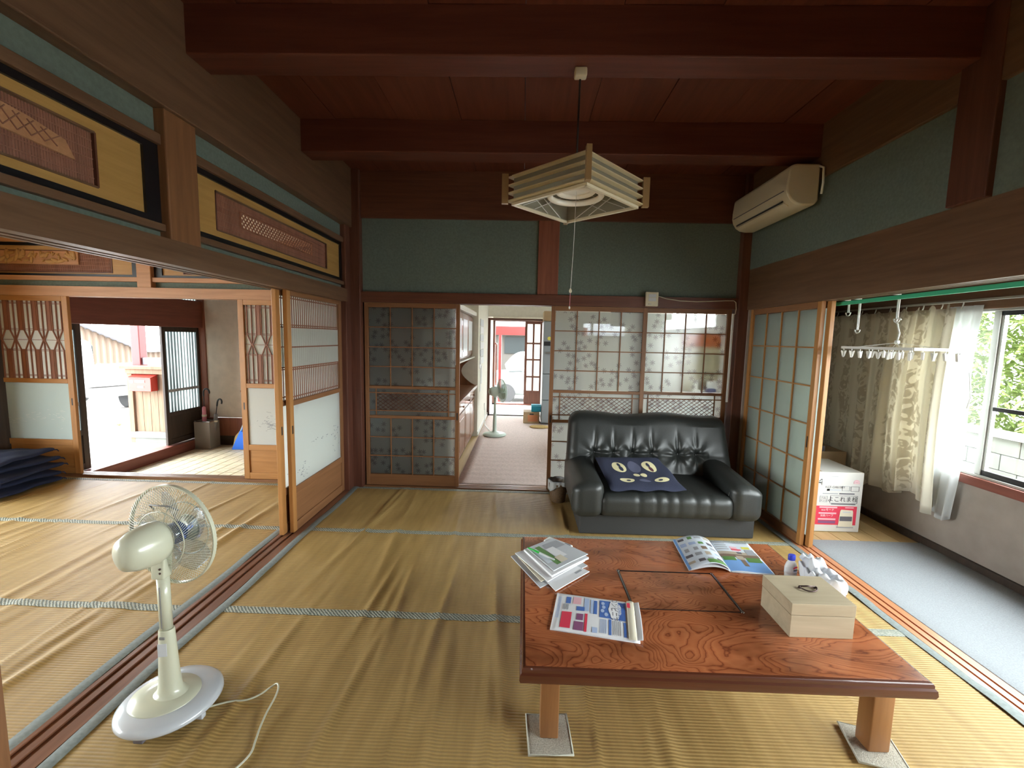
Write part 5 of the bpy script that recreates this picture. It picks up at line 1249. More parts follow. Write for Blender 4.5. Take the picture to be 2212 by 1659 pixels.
# ------------------------------------------------------------------ low table
TZ = 0.36
def low_table():
    t = empty('low_table', (0.69, 1.82, 0), 'low glossy zelkova table with removable centre lid', 'table')
    x0, x1, y0, y1 = 0.022, 1.358, 1.335, 2.305
    # slab with opening for the lid
    lx0, lx1, ly0, ly1 = 0.474, 0.912, 1.678, 1.972
    mb = MB()
    for a, b, c, d in ((x0 + .012, lx0, y0 + .012, y1 - .012), (lx1, x1 - .012, y0 + .012, y1 - .012), (lx0, lx1, y0 + .012, ly0), (lx0, lx1, ly1, y1 - .012)): mb.box(a, b, c, d, TZ - 0.03, TZ)
    mb.build('top', 'zelkova grain', t)
    # moulded edge
    prof = [(0.014, TZ - 0.001), (0.004, TZ - 0.003), (0.0, TZ - 0.010), (0.0, TZ - 0.018), (-0.006, TZ - 0.024), (-0.008, TZ - 0.040), (-0.004, TZ - 0.052), (0.02, TZ - 0.056), (0.05, TZ - 0.056), (0.05, TZ - 0.03), (0.014, TZ - 0.03)]
    for nm, fn, a, b in (('front', lambda o, z, u: (u, y0 + o, z), x0, x1), ('back', lambda o, z, u: (u, y1 - o, z), x0, x1), ('left', lambda o, z, u: (x0 + o, u, z), y0, y1), ('right', lambda o, z, u: (x1 - o, u, z), y0, y1)):
        mb = MB(); n = len(prof)
        vs = [fn(o, z, a + o) for o, z in prof] + [fn(o, z, b - o) for o, z in prof]
        mb.add(vs, [tuple(range(n)), tuple(range(n, 2 * n))] + [(i, (i + 1) % n, n + (i + 1) % n, n + i) for i in range(n)])
        mb.build('edge_moulding', 'table edge wood', t, smooth=True, angle=35)
    bx('lid', lx0 + 0.005, lx1 - 0.005, ly0 + 0.005, ly1 - 0.005, TZ - 0.02, TZ - 0.0005, 'zelkova lid grain', t, 0.001)
    for y in (ly0, ly1): bx('gap_shade', lx0 + 0.004, lx1 - 0.004, y - 0.0022, y + 0.0022, TZ - 0.004, TZ + 0.0004, 'lacquer black', t)  # black strips paint the shade of the gap round the lid
    for x in (lx0, lx1): bx('gap_shade', x - 0.0055, x + 0.0055, ly0, ly1, TZ - 0.004, TZ + 0.0005, 'lacquer black', t)
    for x in (lx0, lx1): bx('metal_strip', x - 0.0032, x + 0.0032, ly0, ly1, TZ - 0.004, TZ + 0.0012, 'chrome', t, 0.001)
    for x, y in ((lx0, ly1), (lx1, ly0), (lx0, ly0), (lx1, ly1)):
        MB().lathe([(0.001, TZ + 0.002), (0.006, TZ + 0.0018), (0.0075, TZ)], 12, Matrix.Translation((x, y, 0))).build('metal_end', 'chrome', t, smooth=True)
    for x in (0.095, 1.245):
        for y in (1.43, 2.15):
            mb = MB(); rbox(mb, (x + 0.032 if x < 1 else x + 0.045, y + 0.032, 0.163), (0.066 if x < 1 else 0.075, 0.066, 0.302), 0.006, (1, 1, 1), 2)
            mb.build('leg', 'table leg wood', t, smooth=True, angle=40)
    bx('apron', 0.13, 1.25, 1.455, 1.475, 0.285, 0.312, 'table leg wood', t); bx('apron', 0.13, 1.25, 2.17, 2.19, 0.285, 0.312, 'table leg wood', t)
    return t
low_table()
def pad(label, c, rz):
    t = empty('leg_pad', (c[0], c[1], 0.004), label, 'pad', 'carpet pads under the table legs', rotz=rz)
    mb = MB(); rbox(mb, (0, 0, 0.004), (0.155, 0.165, 0.008), 0.003, (6, 6, 1), 2); mb.build('carpet_square', 'pad carpet', t, smooth=True, local=True)
    h, k = 0.077, 0.082
    MB().tube([(-h, -k, 0.006), (h, -k, 0.006), (h, k, 0.006), (-h, k, 0.006)], 0.0045, 6, True).build('bound_edge', 'pad edge', t, smooth=True, local=True)
pad('beige carpet pad under the front table leg nearest the fan', (0.127, 1.452), radians(3))
pad('beige carpet pad under the front table leg nearest the veranda', (1.29, 1.455), radians(-14))
pad('beige carpet pad under the rear table leg by the sofa', (1.29, 2.18), radians(4))
pad('beige carpet pad under the rear table leg by the paper pile', (0.127, 2.18), radians(0))

# ------------------------------------------------------------------ things on the table
def wooden_box():
    t = empty('wooden_box', (1.129, 1.637, TZ), 'pale wooden lidded box with bronze handle on the table', 'box')
    x0, x1, y0, y1 = 1.013, 1.245, 1.538, 1.735
    bx('body', x0, x1, y0, y1, TZ, TZ + 0.085, 'pale box wood', t, 0.0015); bx('lid', x0 - 0.001, x1 + 0.001, y0 - 0.001, y1 + 0.001, TZ + 0.087, TZ + 0.132, 'pale box wood', t, 0.0015)
    bx('base_board', x0 + 0.002, x1 - 0.002, y0 + 0.002, y1 - 0.002, TZ, TZ + 0.006, 'pale box wood', t)
    z = TZ + 0.134
    for dx in (-0.03, 0.03): MB().lathe([(0.001, 0.0), (0.006, 0.0), (0.005, 0.004), (0.003, 0.009), (0.001, 0.009)], 12, Matrix.Translation((1.135 + dx, 1.645, z - 0.002))).build('handle_post', 'dark bronze', t, smooth=True)
    MB().tube([(1.135 - 0.03, 1.645, z + 0.005), (1.135, 1.646, z + 0.006), (1.135 + 0.03, 1.645, z + 0.005)], 0.003, 8).build('handle_plate', 'dark bronze', t, smooth=True)
    pts = [(1.135 - 0.033 * cos(k * pi / 12), 1.645 - 0.030 * sin(k * pi / 12), z + 0.005 - 0.003 * sin(k * pi / 12)) for k in range(13)]
    MB().tube(pts, 0.0025, 8).build('bail_handle', 'dark bronze', t, smooth=True)
wooden_box()
def bottle():
    t = empty('bottle', (1.272, 1.965, TZ), 'small white bottle with blue cap standing on the table', 'bottle')
    Mx = Matrix.Translation((1.272, 1.965, TZ)) @ Matrix.Diagonal((1, 0.72, 1, 1))
    b = MB().lathe([(0.001, 0), (0.022, 0), (0.026, 0.004), (0.027, 0.03), (0.026, 0.055), (0.021, 0.07), (0.014, 0.080), (0.013, 0.088)], 28, Mx).build('body', 'bottle white', t, smooth=True)
    MB().lathe([(0.0275, 0.022), (0.0276, 0.05)], 28, Mx).build('label_band', 'paper', b, smooth=True)
    for nm, q0, q1, a0, a1, m in (('label_arch', 0.046, 0.054, -0.9, 0.9, 'print red'), ('label_stripe', 0.038, 0.045, -0.8, 1.0, 'print dark grey'), ('label_stripe', 0.033, 0.038, -0.8, 1.0, 'print pale blue'), ('label_stripe', 0.022, 0.028, -0.7, 0.5, 'print grey')):
        mb = MB(); mb.grid(lambda u, v: Mx @ Vector((0.0279 * sin(0.5 + a0 * 0.6 + (a1 - a0) * 0.6 * u), -0.0279 * cos(0.5 + a0 * 0.6 + (a1 - a0) * 0.6 * u), q0 + (q1 - q0) * v + (0.006 * sin(pi * u) if nm == 'label_arch' else 0))), 10, 1); mb.build(nm, m, b, smooth=True)
    MB().lathe([(0.0165, 0.084), (0.0165, 0.104), (0.015, 0.109), (0.001, 0.110)], 24, Mx).build('cap', 'cap blue', t, smooth=True, angle=40)
bottle()
def tissue_bag():
    t = empty('tissue_pack', (1.345, 1.87, TZ), 'crumpled white plastic tissue pack behind the wooden box', 'bag')
    rnd = random.Random(8); ph = [rnd.uniform(0, 6) for _ in range(8)]
    def fn(q):
        x, y, z = q
        w = 0.012 * sin(x * 60 + ph[0]) * sin(y * 45 + ph[1]) + 0.007 * sin(x * 130 + z * 90 + ph[2]) + 0.006 * sin(y * 140 - z * 60 + ph[3])
        s = 1 + w * 4; zz = z + (w * 1.2 if z > 0 else 0) + (0.022 * exp(-((y - 0.06) / 0.03) ** 2) if z > 0 else 0)
        return Vector((x * s, y * s, max(-0.0425, zz)))
    mb = MB(); rbox(mb, (1.350, 1.865, TZ + 0.0432), (0.11, 0.2, 0.085), 0.03, (16, 26, 10), 5, fn); b = mb.build('wrapper', 'bag white', t, smooth=True)
    mb = MB(); mb.grid(lambda u, v: (1.325 + 0.06 * u, 1.965 + 0.03 * v, TZ + 0.06 + 0.035 * v + 0.010 * sin(u * 11 + v * 5)), 14, 6); mb.build('twisted_end', 'bag white', b, smooth=True, solid=0.001)
    for nm, x, z, m in (('printed_mark', 1.325, 0.052, 'print sky'), ('printed_mark', 1.352, 0.046, 'print pink'), ('printed_mark', 1.368, 0.028, 'print plum')):
        bx(nm, x - 0.009, x + 0.009, 1.7585, 1.7600, TZ + z - 0.007, TZ + z + 0.007, m, b)
tissue_bag()
def magazine():
    t = empty('magazine', (1.02, 2.14, TZ), 'open glossy magazine lying near the back edge of the table', 'magazine')
    # corners: spine back (1.036,2.302) front (1.004,1.985); left page bulges, right page flat
    sb, sf = Vector((1.036, 2.300)), Vector((1.006, 1.985)); rb, rf = Vector((1.238, 2.290)), Vector((1.207, 1.972)); lb, lf = Vector((0.842, 2.300)), Vector((0.812, 1.985))
    def R(u, v): p = (sb * (1 - u) + rb * u) * (1 - v) + (sf * (1 - u) + rf * u) * v; return Vector((p.x, p.y, TZ + 0.004 + 0.006 * sin(pi * min(1, u * 1.6)) * (1 - u)))
    def Lp(u, v): p = (sb * (1 - u) + lb * u) * (1 - v) + (sf * (1 - u) + lf * u) * v; return Vector((p.x, p.y, TZ + 0.004 + 0.038 * sin(pi * u ** 0.8) * (0.75 + 0.25 * v) + 0.005 * (1 - u)))
    for nm, f in (('page_right', R), ('page_left', Lp)):
        mb = MB(); mb.grid(f, 20, 14); mb.build('open_page', 'gloss paper', t, smooth=True, solid=0.0015)
    mb = MB(); mb.grid(lambda u, v: Vector((R(u, v).x, R(u, v).y, TZ + 0.002)), 4, 4); mb.grid(lambda u, v: Vector((Lp(u, v).x, Lp(u, v).y, TZ + 0.002 + 0.6 * (Lp(u, v).z - TZ - 0.004))), 16, 4); mb.build('page_block', 'paper', t, smooth=True, solid=0.002)
    def patch(nm, f, u0, u1, v0, v1, m, lift=0.0012):
        mb = MB(); mb.grid(lambda u, v: f(u0 + (u1 - u0) * u, v0 + (v1 - v0) * v) + Vector((0, 0, lift)), 8, 4); mb.build(nm, m, t, smooth=True)
    # right page: text top, landscape photo below
    patch('photo_print', R, 0.03, 0.98, 0.62, 0.98, 'print sky'); patch('photo_print', R, 0.03, 0.98, 0.45, 0.55, 'print photo brown'); patch('photo_print', R, 0.05, 0.35, 0.54, 0.66, 'print green', 0.0018); patch('photo_print', R, 0.62, 0.95, 0.54, 0.68, 'print green', 0.0018)
    patch('photo_print', R, 0.40, 0.58, 0.50, 0.62, 'print photo tan', 0.0018); patch('photo_print', R, 0.45, 0.56, 0.62, 0.82, 'print photo brown', 0.0018); patch('photo_print', R, 0.03, 0.98, 0.36, 0.45, 'print photo tan'); patch('photo_print', R, 0.42, 0.60, 0.18, 0.34, 'print pink')
    patch('photo_print', R, 0.72, 0.92, 0.16, 0.24, 'print yellow'); patch('photo_print', R, 0.74, 0.96, 0.26, 0.44, 'print grey', 0.0016); patch('photo_print', R, 0.42, 0.66, 0.26, 0.30, 'print red', 0.0018); patch('photo_print', R, 0.50, 0.62, 0.36, 0.42, 'print dark grey', 0.0018)
    rnd = random.Random(12)
    for k in range(4): patch('text_block', R, 0.06, 0.36, 0.06 + 0.07 * k, 0.085 + 0.07 * k, 'print grey')
    for i in range(4):
        for j in range(5):
            m = rnd.choice(['print photo brown', 'print photo tan', 'print pale blue', 'print grey', 'print pink', 'print dark grey', 'print green', 'print photo tan'])
            u = 0.06 + i * 0.23; v = 0.04 + j * 0.19
            patch('photo_print', Lp, u + rnd.uniform(0, .03), u + rnd.uniform(0.13, 0.19), v + rnd.uniform(0, .03), v + rnd.uniform(0.08, 0.13), m)
    patch('photo_print', Lp, 0.05, 0.5, 0.86, 0.98, 'print green', 0.0016); patch('photo_print', Lp, 0.94, 1.0, 0.0, 1.0, 'print sky', 0.0014)
magazine()
def flyer():
    t = empty('printed_envelope', (0.31, 1.615, TZ), 'large printed mailing envelope in blue and red on the table', 'envelope')
    BL, FL, FR, BR = Vector((0.172, 1.762)), Vector((0.126, 1.528)), Vector((0.446, 1.470)), Vector((0.490, 1.706))
    def P(u, v, lift=0.0): p = (BL * (1 - u) + BR * u) * (1 - v) + (FL * (1 - u) + FR * u) * v; return Vector((p.x, p.y, TZ + 0.004 + 0.006 * sin(pi * v) * sin(pi * u) + lift))
    mb = MB(); mb.grid(lambda u, v: P(u, v), 16, 12); mb.grid(lambda u, v: Vector((*P(u, v).xy, TZ + 0.001)), 2, 2); mb.build('sleeve', 'paper', t, smooth=True, solid=0.001)
    mb = MB(); mb.grid(lambda u, v: P(0.88 + 0.09 * u, v, 0.004 + 0.004 * sin(u * 3)), 6, 10); mb.build('clear_flap', 'paper warm', t, smooth=True, solid=0.0006)
    mb = MB(); mb.grid(lambda u, v: P(0.96 + 0.07 * u + 0.01 * sin(v * 3), 0.02 + 0.97 * v, 0.004 + 0.006 * u), 6, 10); mb.build('folded_flap', 'paper', t, smooth=True, solid=0.0006)
    def patch(u0, u1, v0, v1, m, lift=0.0014):
        mb = MB(); mb.grid(lambda u, v: P(u0 + (u1 - u0) * u, v0 + (v1 - v0) * v, lift), 4, 4); mb.build('printed_block', m, t)
    patch(0.55, 0.86, 0.06, 0.56, 'print blue'); patch(0.10, 0.22, 0.52, 0.92, 'print red'); patch(0.22, 0.32, 0.06, 0.28, 'print pink'); patch(0.36, 0.42, 0.06, 0.45, 'print pale blue'); patch(0.13, 0.19, 0.08, 0.28, 'print blue')
    patch(0.28, 0.36, 0.54, 0.70, 'print plum'); patch(0.26, 0.37, 0.74, 0.94, 'print plum'); patch(0.27, 0.37, 0.34, 0.46, 'print blue'); patch(0.38, 0.41, 0.52, 0.95, 'print red')
    patch(0.48, 0.52, 0.10, 0.50, 'print blue'); patch(0.44, 0.475, 0.08, 0.50, 'print pale blue'); patch(0.66, 0.69, 0.58, 0.94, 'print blue'); patch(0.83, 0.86, 0.60, 0.94, 'print blue'); patch(0.47, 0.53, 0.82, 0.94, 'print pale blue')
    patch(0.88, 0.92, 0.08, 0.22, 'print red', 0.0092)
    for k in range(6): patch(0.56 + 0.014 * k, 0.566 + 0.014 * k, 0.60, 0.92, 'print pale blue')
    for k in range(5): patch(0.71 + 0.02 * k, 0.717 + 0.02 * k, 0.60, 0.92, 'print grey')
    for k in range(4): patch(0.10 + 0.02 * k, 0.11 + 0.02 * k, 0.30, 0.46, 'print grey')
    for k in range(3): patch(0.03 + 0.016 * k, 0.037 + 0.016 * k, 0.1, 0.7, 'print pale blue')
    # cloud shaped balloon with the headline, and people
    n = 20
    def blob(uc, vc, ru, rv, m, lift):
        mb = MB(); ps = [P(uc + ru * cos(2 * pi * k / n) * (1 + 0.08 * sin(k * 2.1)), vc + rv * sin(2 * pi * k / n) * (1 + 0.08 * sin(k * 2.1)), lift) for k in range(n)]; ps.append(P(uc, vc, lift)); mb.add(ps, [(k, (k + 1) % n, n) for k in range(n)]); mb.build('printed_shape', m, t)
    blob(0.735, 0.30, 0.075, 0.27, 'paper', 0.0022)
    for u, v in ((0.59, 0.16), (0.60, 0.27), (0.585, 0.38), (0.63, 0.47)): blob(u, v, 0.022, 0.05, 'print pale blue', 0.0021)
    ang = atan2((BR - BL).y, (BR - BL).x)
    def T(s, u, v, size, m, lift=0.003, rot=90):
        p = P(u, v, lift); mb = MB(); text_into(mb, s, size, Matrix.Translation(p) @ Matrix.Rotation(ang + radians(-rot), 4, 'Z')); mb.build('headline', m, t)
    T('コンビニで', 0.725, 0.30, 0.030, 'print dark grey'); T('ご力の調も', 0.80, 0.36, 0.024, 'print blue'); T('やっぱ', 0.845, 0.16, 0.018, 'print blue')
flyer()
def paper_pile():
    t = []
    c = Vector((0.175, 2.01)); 
    spec = [('plastic_folder', 'clear plastic folder at the bottom of the paper pile', 'paper grey', (-0.035, 2.066), (0.174, 2.234), (0.335, 2.00), (0.10, 1.80), 'folder'),
            ('envelope', 'white envelope sticking out under the paper pile', 'paper', (0.08, 1.95), (0.19, 2.06), (0.335, 1.94), (0.165, 1.772), 'envelope'),
            ('letter', 'cream letter in the middle of the paper pile', 'paper warm', (0.0, 2.05), (0.16, 2.21), (0.30, 2.01), (0.105, 1.835), 'letter'),
            ('letter', 'white folded letter in the paper pile', 'paper', (-0.015, 2.075), (0.15, 2.20), (0.325, 2.02), (0.135, 1.83), 'letter'),
            ('booklet', 'thick white booklet near the top of the paper pile', 'paper', (0.03, 2.095), (0.175, 2.225), (0.345, 2.035), (0.155, 1.86), 'booklet'),
            ('plastic_pouch', 'clear plastic pouch with papers on top of the pile', 'paper grey', (0.045, 2.10), (0.185, 2.22), (0.345, 2.06), (0.165, 1.895), 'pouch')]
    z = TZ + 0.0006
    for k, (nm, lab, m, A, B, C, D, cat) in enumerate(spec):
        th = 0.010 if nm == 'booklet' else 0.0035
        e = empty(nm, ((A[0] + C[0]) / 2, (A[1] + C[1]) / 2, z), lab, cat, 'papers in the pile on the table')
        A, B, C, D = (Vector(q) for q in (A, B, C, D))
        def P(u, v, zz): p = (A * (1 - u) + B * u) * (1 - v) + (D * (1 - u) + C * u) * v; return Vector((p.x, p.y, zz + 0.003 * k * 0.2 * sin(3 * u) * v))
        mb = MB(); z0 = z
        mb.grid(lambda u, v: P(u, v, z0 + th), 8, 8); mb.grid(lambda u, v: P(u, v, z0), 8, 8)
        for fa in (lambda u, v: P(u, 0, z0 + th * v), lambda u, v: P(u, 1, z0 + th * v), lambda u, v: P(0, u, z0 + th * v), lambda u, v: P(1, u, z0 + th * v)): mb.grid(fa, 8, 1)
        o = mb.build('sheets', m, e)
        if nm == 'booklet':
            for q in range(3):
                zz = z0 + th * (q + 0.5) / 3
                MB().bar(P(0.02, 1.001, zz), P(0.98, 1.001, zz), 0.0006, 0.0008).build('page_edge', 'print grey', e)
        if nm == 'plastic_pouch':
            def pt(nm2, u0, u1, v0, v1, mm, l):
                mb = MB(); mb.grid(lambda u, v: P(u0 + (u1 - u0) * u, v0 + (v1 - v0) * v, z0 + th + l), 3, 3); mb.build(nm2, mm, e)
            pt('card', 0.42, 0.95, 0.12, 0.40, 'print grey', 0.0008); pt('receipt', 0.35, 0.62, 0.30, 0.75, 'paper', 0.0016); pt('receipt', 0.3, 0.5, 0.66, 0.9, 'paper warm', 0.002); pt('green_sheet', 0.18, 0.34, 0.1, 0.9, 'print green', 0.0009); pt('clear_window', 0.04, 0.18, 0.15, 0.75, 'gloss paper', 0.001)
        if nm == 'envelope':
            mb = MB(); mb.grid(lambda u, v: P(0.72 + 0.2 * u, 0.80 + 0.06 * v, z0 + th + 0.0006), 2, 2); mb.build('stamp_print', 'print grey', e)
        z += th + 0.0007
    zt = z + 0.004
    e = empty('ballpoint_pen', (0.11, 2.06, zt), 'green ballpoint pen lying on the paper pile', 'pen')
    p0, p1 = Vector((0.055, 2.085, zt + 0.003)), Vector((0.175, 1.975, zt + 0.004)); d = (p1 - p0)
    MB().tube([p0, p0 + d * 0.42], [0.0045, 0.0052], 10).build('grip', 'green pen plastic', e, smooth=True); MB().tube([p0 + d * 0.42, p0 + d * 0.97, p1], [0.0048, 0.0046, 0.002], 10).build('barrel', 'clear grey plastic', e, smooth=True); MB().tube([p0 - d * 0.06, p0], [0.002, 0.003], 8).build('button', 'green pen plastic', e, smooth=True)
    e = empty('remote_control', (0.215, 2.17, TZ), 'white remote control with small screen behind the paper pile', 'remote control')
    a, b = Vector((0.155, 2.235, TZ + 0.012)), Vector((0.262, 2.150, TZ + 0.012)); an = atan2((b - a).y, (b - a).x); Rm = Matrix.Rotation(an, 3, 'Z')
    mb = MB(); rbox(mb, (0, 0, 0), (0.15, 0.056, 0.02), 0.006, (2, 2, 1), 3); mb.v = [tuple(Rm @ Vector(p) + (a + b) / 2) for p in mb.v]; mb.build('shell', 'white plastic', e, smooth=True, angle=50)
    mb = MB(); mb.box(0.030, 0.066, -0.020, 0.020, 0.0095, 0.0106); mb.v = [tuple(Rm @ Vector(p) + (a + b) / 2) for p in mb.v]; mb.build('screen', 'print dark grey', e)
paper_pile()

# ------------------------------------------------------------------ pendant lamp
def lamp():
    cx, cy = 0.238, 2.215; z0, z1 = 2.092, 2.222; tw = radians(45 + 2)
    t = empty('pendant_lamp', (cx, cy, z0), 'square slatted pendant lamp hanging on a cord from the ceiling beam', 'lamp')
    R = Matrix.Rotation(tw, 3, 'Z'); C = Vector((cx, cy, 0))
    def G(p): return R @ Vector(p) + C
    ho = 0.236; hi = 0.212     # half side outer / inner
    for k in range(4):
        Rk = Matrix.Rotation(k * pi / 2, 3, 'Z')
        def H(p): return G(Rk @ Vector(p))
        # corner post set diagonally
        mb = MB(); mb.bar(H((ho + 0.006, ho + 0.006, z0 - 0.002)), H((ho + 0.006, ho + 0.006, z1 + 0.006)), 0.022, 0.032, tuple(R @ Rk @ Vector((1, 1, 0)).normalized())); mb.build('corner_post', 'lamp post brown', t)
        # translucent side sheet
        mb = MB(); mb.add([H((-hi, hi, z0 + 0.004)), H((hi, hi, z0 + 0.004)), H((hi, hi, z1 - 0.004)), H((-hi, hi, z1 - 0.004))], [(0, 1, 2, 3)]); mb.build('side_sheet', 'lamp shade sheet', t, solid=0.0025)
        # angled slats on each side
        for j in range(4):
            zz = z0 + 0.006 + j * 0.037
            mb = MB(); o = ho - 0.002 * j
            pr = [H((-o, o + 0.004, zz + 0.002)), H((o, o + 0.004, zz + 0.002)), H((hi, hi, zz)), H((-hi, hi, zz)), H((-o, o + 0.004, zz + 0.007)), H((o, o + 0.004, zz + 0.007)), H((hi, hi, zz + 0.005)), H((-hi, hi, zz + 0.005))]
            mb.add(pr, [(0, 1, 2, 3), (7, 6, 5, 4), (0, 4, 5, 1), (1, 5, 6, 2), (2, 6, 7, 3), (3, 7, 4, 0)]); mb.build('slat', 'lamp trim acrylic', t)
        for zz, hh, nm in ((z0 - 0.003, 0.012, 'bottom_frame'), (z1 - 0.003, 0.012, 'top_frame')):
            mb = MB(); mb.bar(H((-hi - 0.006, hi + 0.002, zz)), H((hi + 0.006, hi + 0.002, zz)), 0.014, hh); mb.build(nm, 'ivory plastic', t)
        # thin decorative strings on the inside
        mb = MB()
        for s0, s1 in ((0.15, 0.75), (0.35, 0.9), (0.85, 0.3), (0.6, 0.1)): mb.bar(H((-hi + 2 * hi * s0, hi - 0.004, z0 + 0.006)), H((-hi + 2 * hi * s1, hi - 0.004, z1 - 0.01)), 0.003, 0.003)
        o = mb.build('string', 'white plastic', t); o['kind'] = 'stuff'
    MB().lathe([(0.001, 0.02), (0.10, 0.02), (0.12, 0.0), (0.11, -0.012), (0.03, -0.02), (0.001, -0.02)], 32, Matrix.Translation((cx, cy, z0 + 0.085))).build('lamp_plate', 'white paint', t, smooth=True, angle=40)
    pts = [(cx + 0.125 * cos(2 * pi * k / 40), cy + 0.125 * sin(2 * pi * k / 40), z0 + 0.045) for k in range(40)]
    MB().tube(pts, 0.0145, 12, True).build('ring_tube', 'lamp tube', t, smooth=True)
    pts = [(cx + 0.085 * cos(2 * pi * k / 40), cy + 0.085 * sin(2 * pi * k / 40), z0 + 0.068) for k in range(40)]
    MB().tube(pts, 0.0145, 12, True).build('ring_tube', 'lamp tube', t, smooth=True)
    for a in (45, 135, 225, 315): MB().bar(G((0.1 * cos(radians(a)), 0.1 * sin(radians(a)), z0 + 0.08)), G((hi * 1.38 * cos(radians(a)), hi * 1.38 * sin(radians(a)), z1 - 0.004)), 0.008, 0.004).build('spoke', 'dull metal', t)
    MB().tube([(cx, cy, z0 + 0.1), (cx + 0.001, cy, 2.45), (cx, cy - 0.03, 2.67)], 0.0045, 8).build('hanging_cord', 'dark plastic', t, smooth=True)
    mb = MB(); rbox(mb, (cx, cy - 0.04, 2.672), (0.058, 0.045, 0.04), 0.008, (2, 2, 2), 3); mb.build('ceiling_rosette', 'ivory plastic', t, smooth=True)
    s = MB().tube([(cx + 0.004, cy, z0 + 0.07), (cx, cy, 1.9), (cx - 0.008, cy, 1.685)], 0.0012, 6).build('pull_string', 'white plastic', t, smooth=True)
    MB().lathe([(0.001, -0.012), (0.006, -0.008), (0.007, 0.0), (0.003, 0.01), (0.001, 0.012)], 12, Matrix.Translation((cx - 0.008, cy, 1.682))).build('pull_bead', 'ivory plastic', s, smooth=True)
    MB().tube([(cx - 0.008, cy, 1.675), (cx - 0.010, cy, 1.60)], 0.0012, 6).build('string_tail', 'pink cloth', s, smooth=True)
    MB().lathe([(0.001, -0.008), (0.004, -0.004), (0.004, 0.004), (0.001, 0.008)], 10, Matrix.Translation((cx - 0.010, cy, 1.598))).build('tail_bead', 'white plastic', s, smooth=True)
lamp()

# ------------------------------------------------------------------ air conditioner, controller
def aircon():
    t = empty('air_conditioner', (1.86, 3.47, 2.37), 'ivory wall-mounted air conditioner high in the corner above the sofa', 'air conditioner')
    pr = [(1.955, 2.40), (1.955, 2.64), (1.80, 2.64), (1.768, 2.632), (1.752, 2.615), (1.742, 2.52), (1.742, 2.47), (1.752, 2.435), (1.775, 2.40), (1.81, 2.378), (1.86, 2.37), (1.93, 2.372)]
    MB().prism(pr, 'Y', 3.085, 3.865).build('casing', 'ivory plastic', t, smooth=True, bev=0.018, angle=35)
    bx('front_groove', 1.7405, 1.7425, 3.12, 3.83, 2.468, 2.474, 'print dark grey', t)
    bx('louvre_slot', 1.752, 1.77, 3.16, 3.80, 2.408, 2.418, 'dark plastic', t, rot=(0, radians(-40), 0)); bx('louvre', 1.765, 1.80, 3.15, 3.81, 2.388, 2.394, 'ivory plastic', t, rot=(0, radians(32), 0))
    bx('indicator', 1.760, 1.768, 3.108, 3.135, 2.425, 2.435, 'dark plastic', t, rot=(0, radians(-30), 0))
    MB().tube([(1.94, 3.08, 2.62), (1.95, 3.05, 2.6), (1.95, 3.045, 2.5), (1.96, 3.07, 2.44)], 0.007, 8).build('drain_pipe', 'white plastic', t, smooth=True)
    MB().tube([(1.945, 3.82, 2.465), (1.94, 3.76, 2.46), (1.945, 3.70, 2.475)], 0.006, 8).build('hook', 'white plastic', t, smooth=True)
aircon()
t = empty('thermostat', (1.143, 4.0, 1.755), 'small ivory wall controller on the lintel above the sofa', 'thermostat')
bx('casing', 1.088, 1.2, 3.985, 4.012, 1.752, 1.878, 'ivory plastic', t, 0.004); bx('panel', 1.112, 1.178, 3.982, 3.986, 1.83, 1.858, 'paper grey', t); bx('panel', 1.112, 1.178, 3.982, 3.986, 1.796, 1.825, 'paper grey', t); bx('mark', 1.113, 1.12, 3.983, 3.986, 1.768, 1.775, 'print dark grey', t); bx('mark', 1.124, 1.138, 3.983, 3.986, 1.769, 1.774, 'print grey', t)
pts = [(1.205, 4.006, 1.842), (1.28, 4.006, 1.822), (1.40, 4.006, 1.806), (1.55, 4.006, 1.802), (1.68, 4.006, 1.808), (1.80, 4.006, 1.815), (1.875, 4.006, 1.816), (1.895, 4.004, 1.80), (1.90, 4.002, 1.74), (1.893, 4.0, 1.70), (1.880, 4.0, 1.69)]
tag(MB().tube(pts, 0.0035, 8).build('controller_cable', 'ivory plastic', smooth=True, origin=(1.55, 4.006, 1.8)), 'thin pale cable running along the lintel from the wall controller', 'cable')
tag(bx('cable_duct', 1.868, 1.886, 3.998, 4.012, 0.9, 1.70, 'white plastic', None, 0.003), 'narrow white cable duct down the post behind the sofa', 'cable duct')

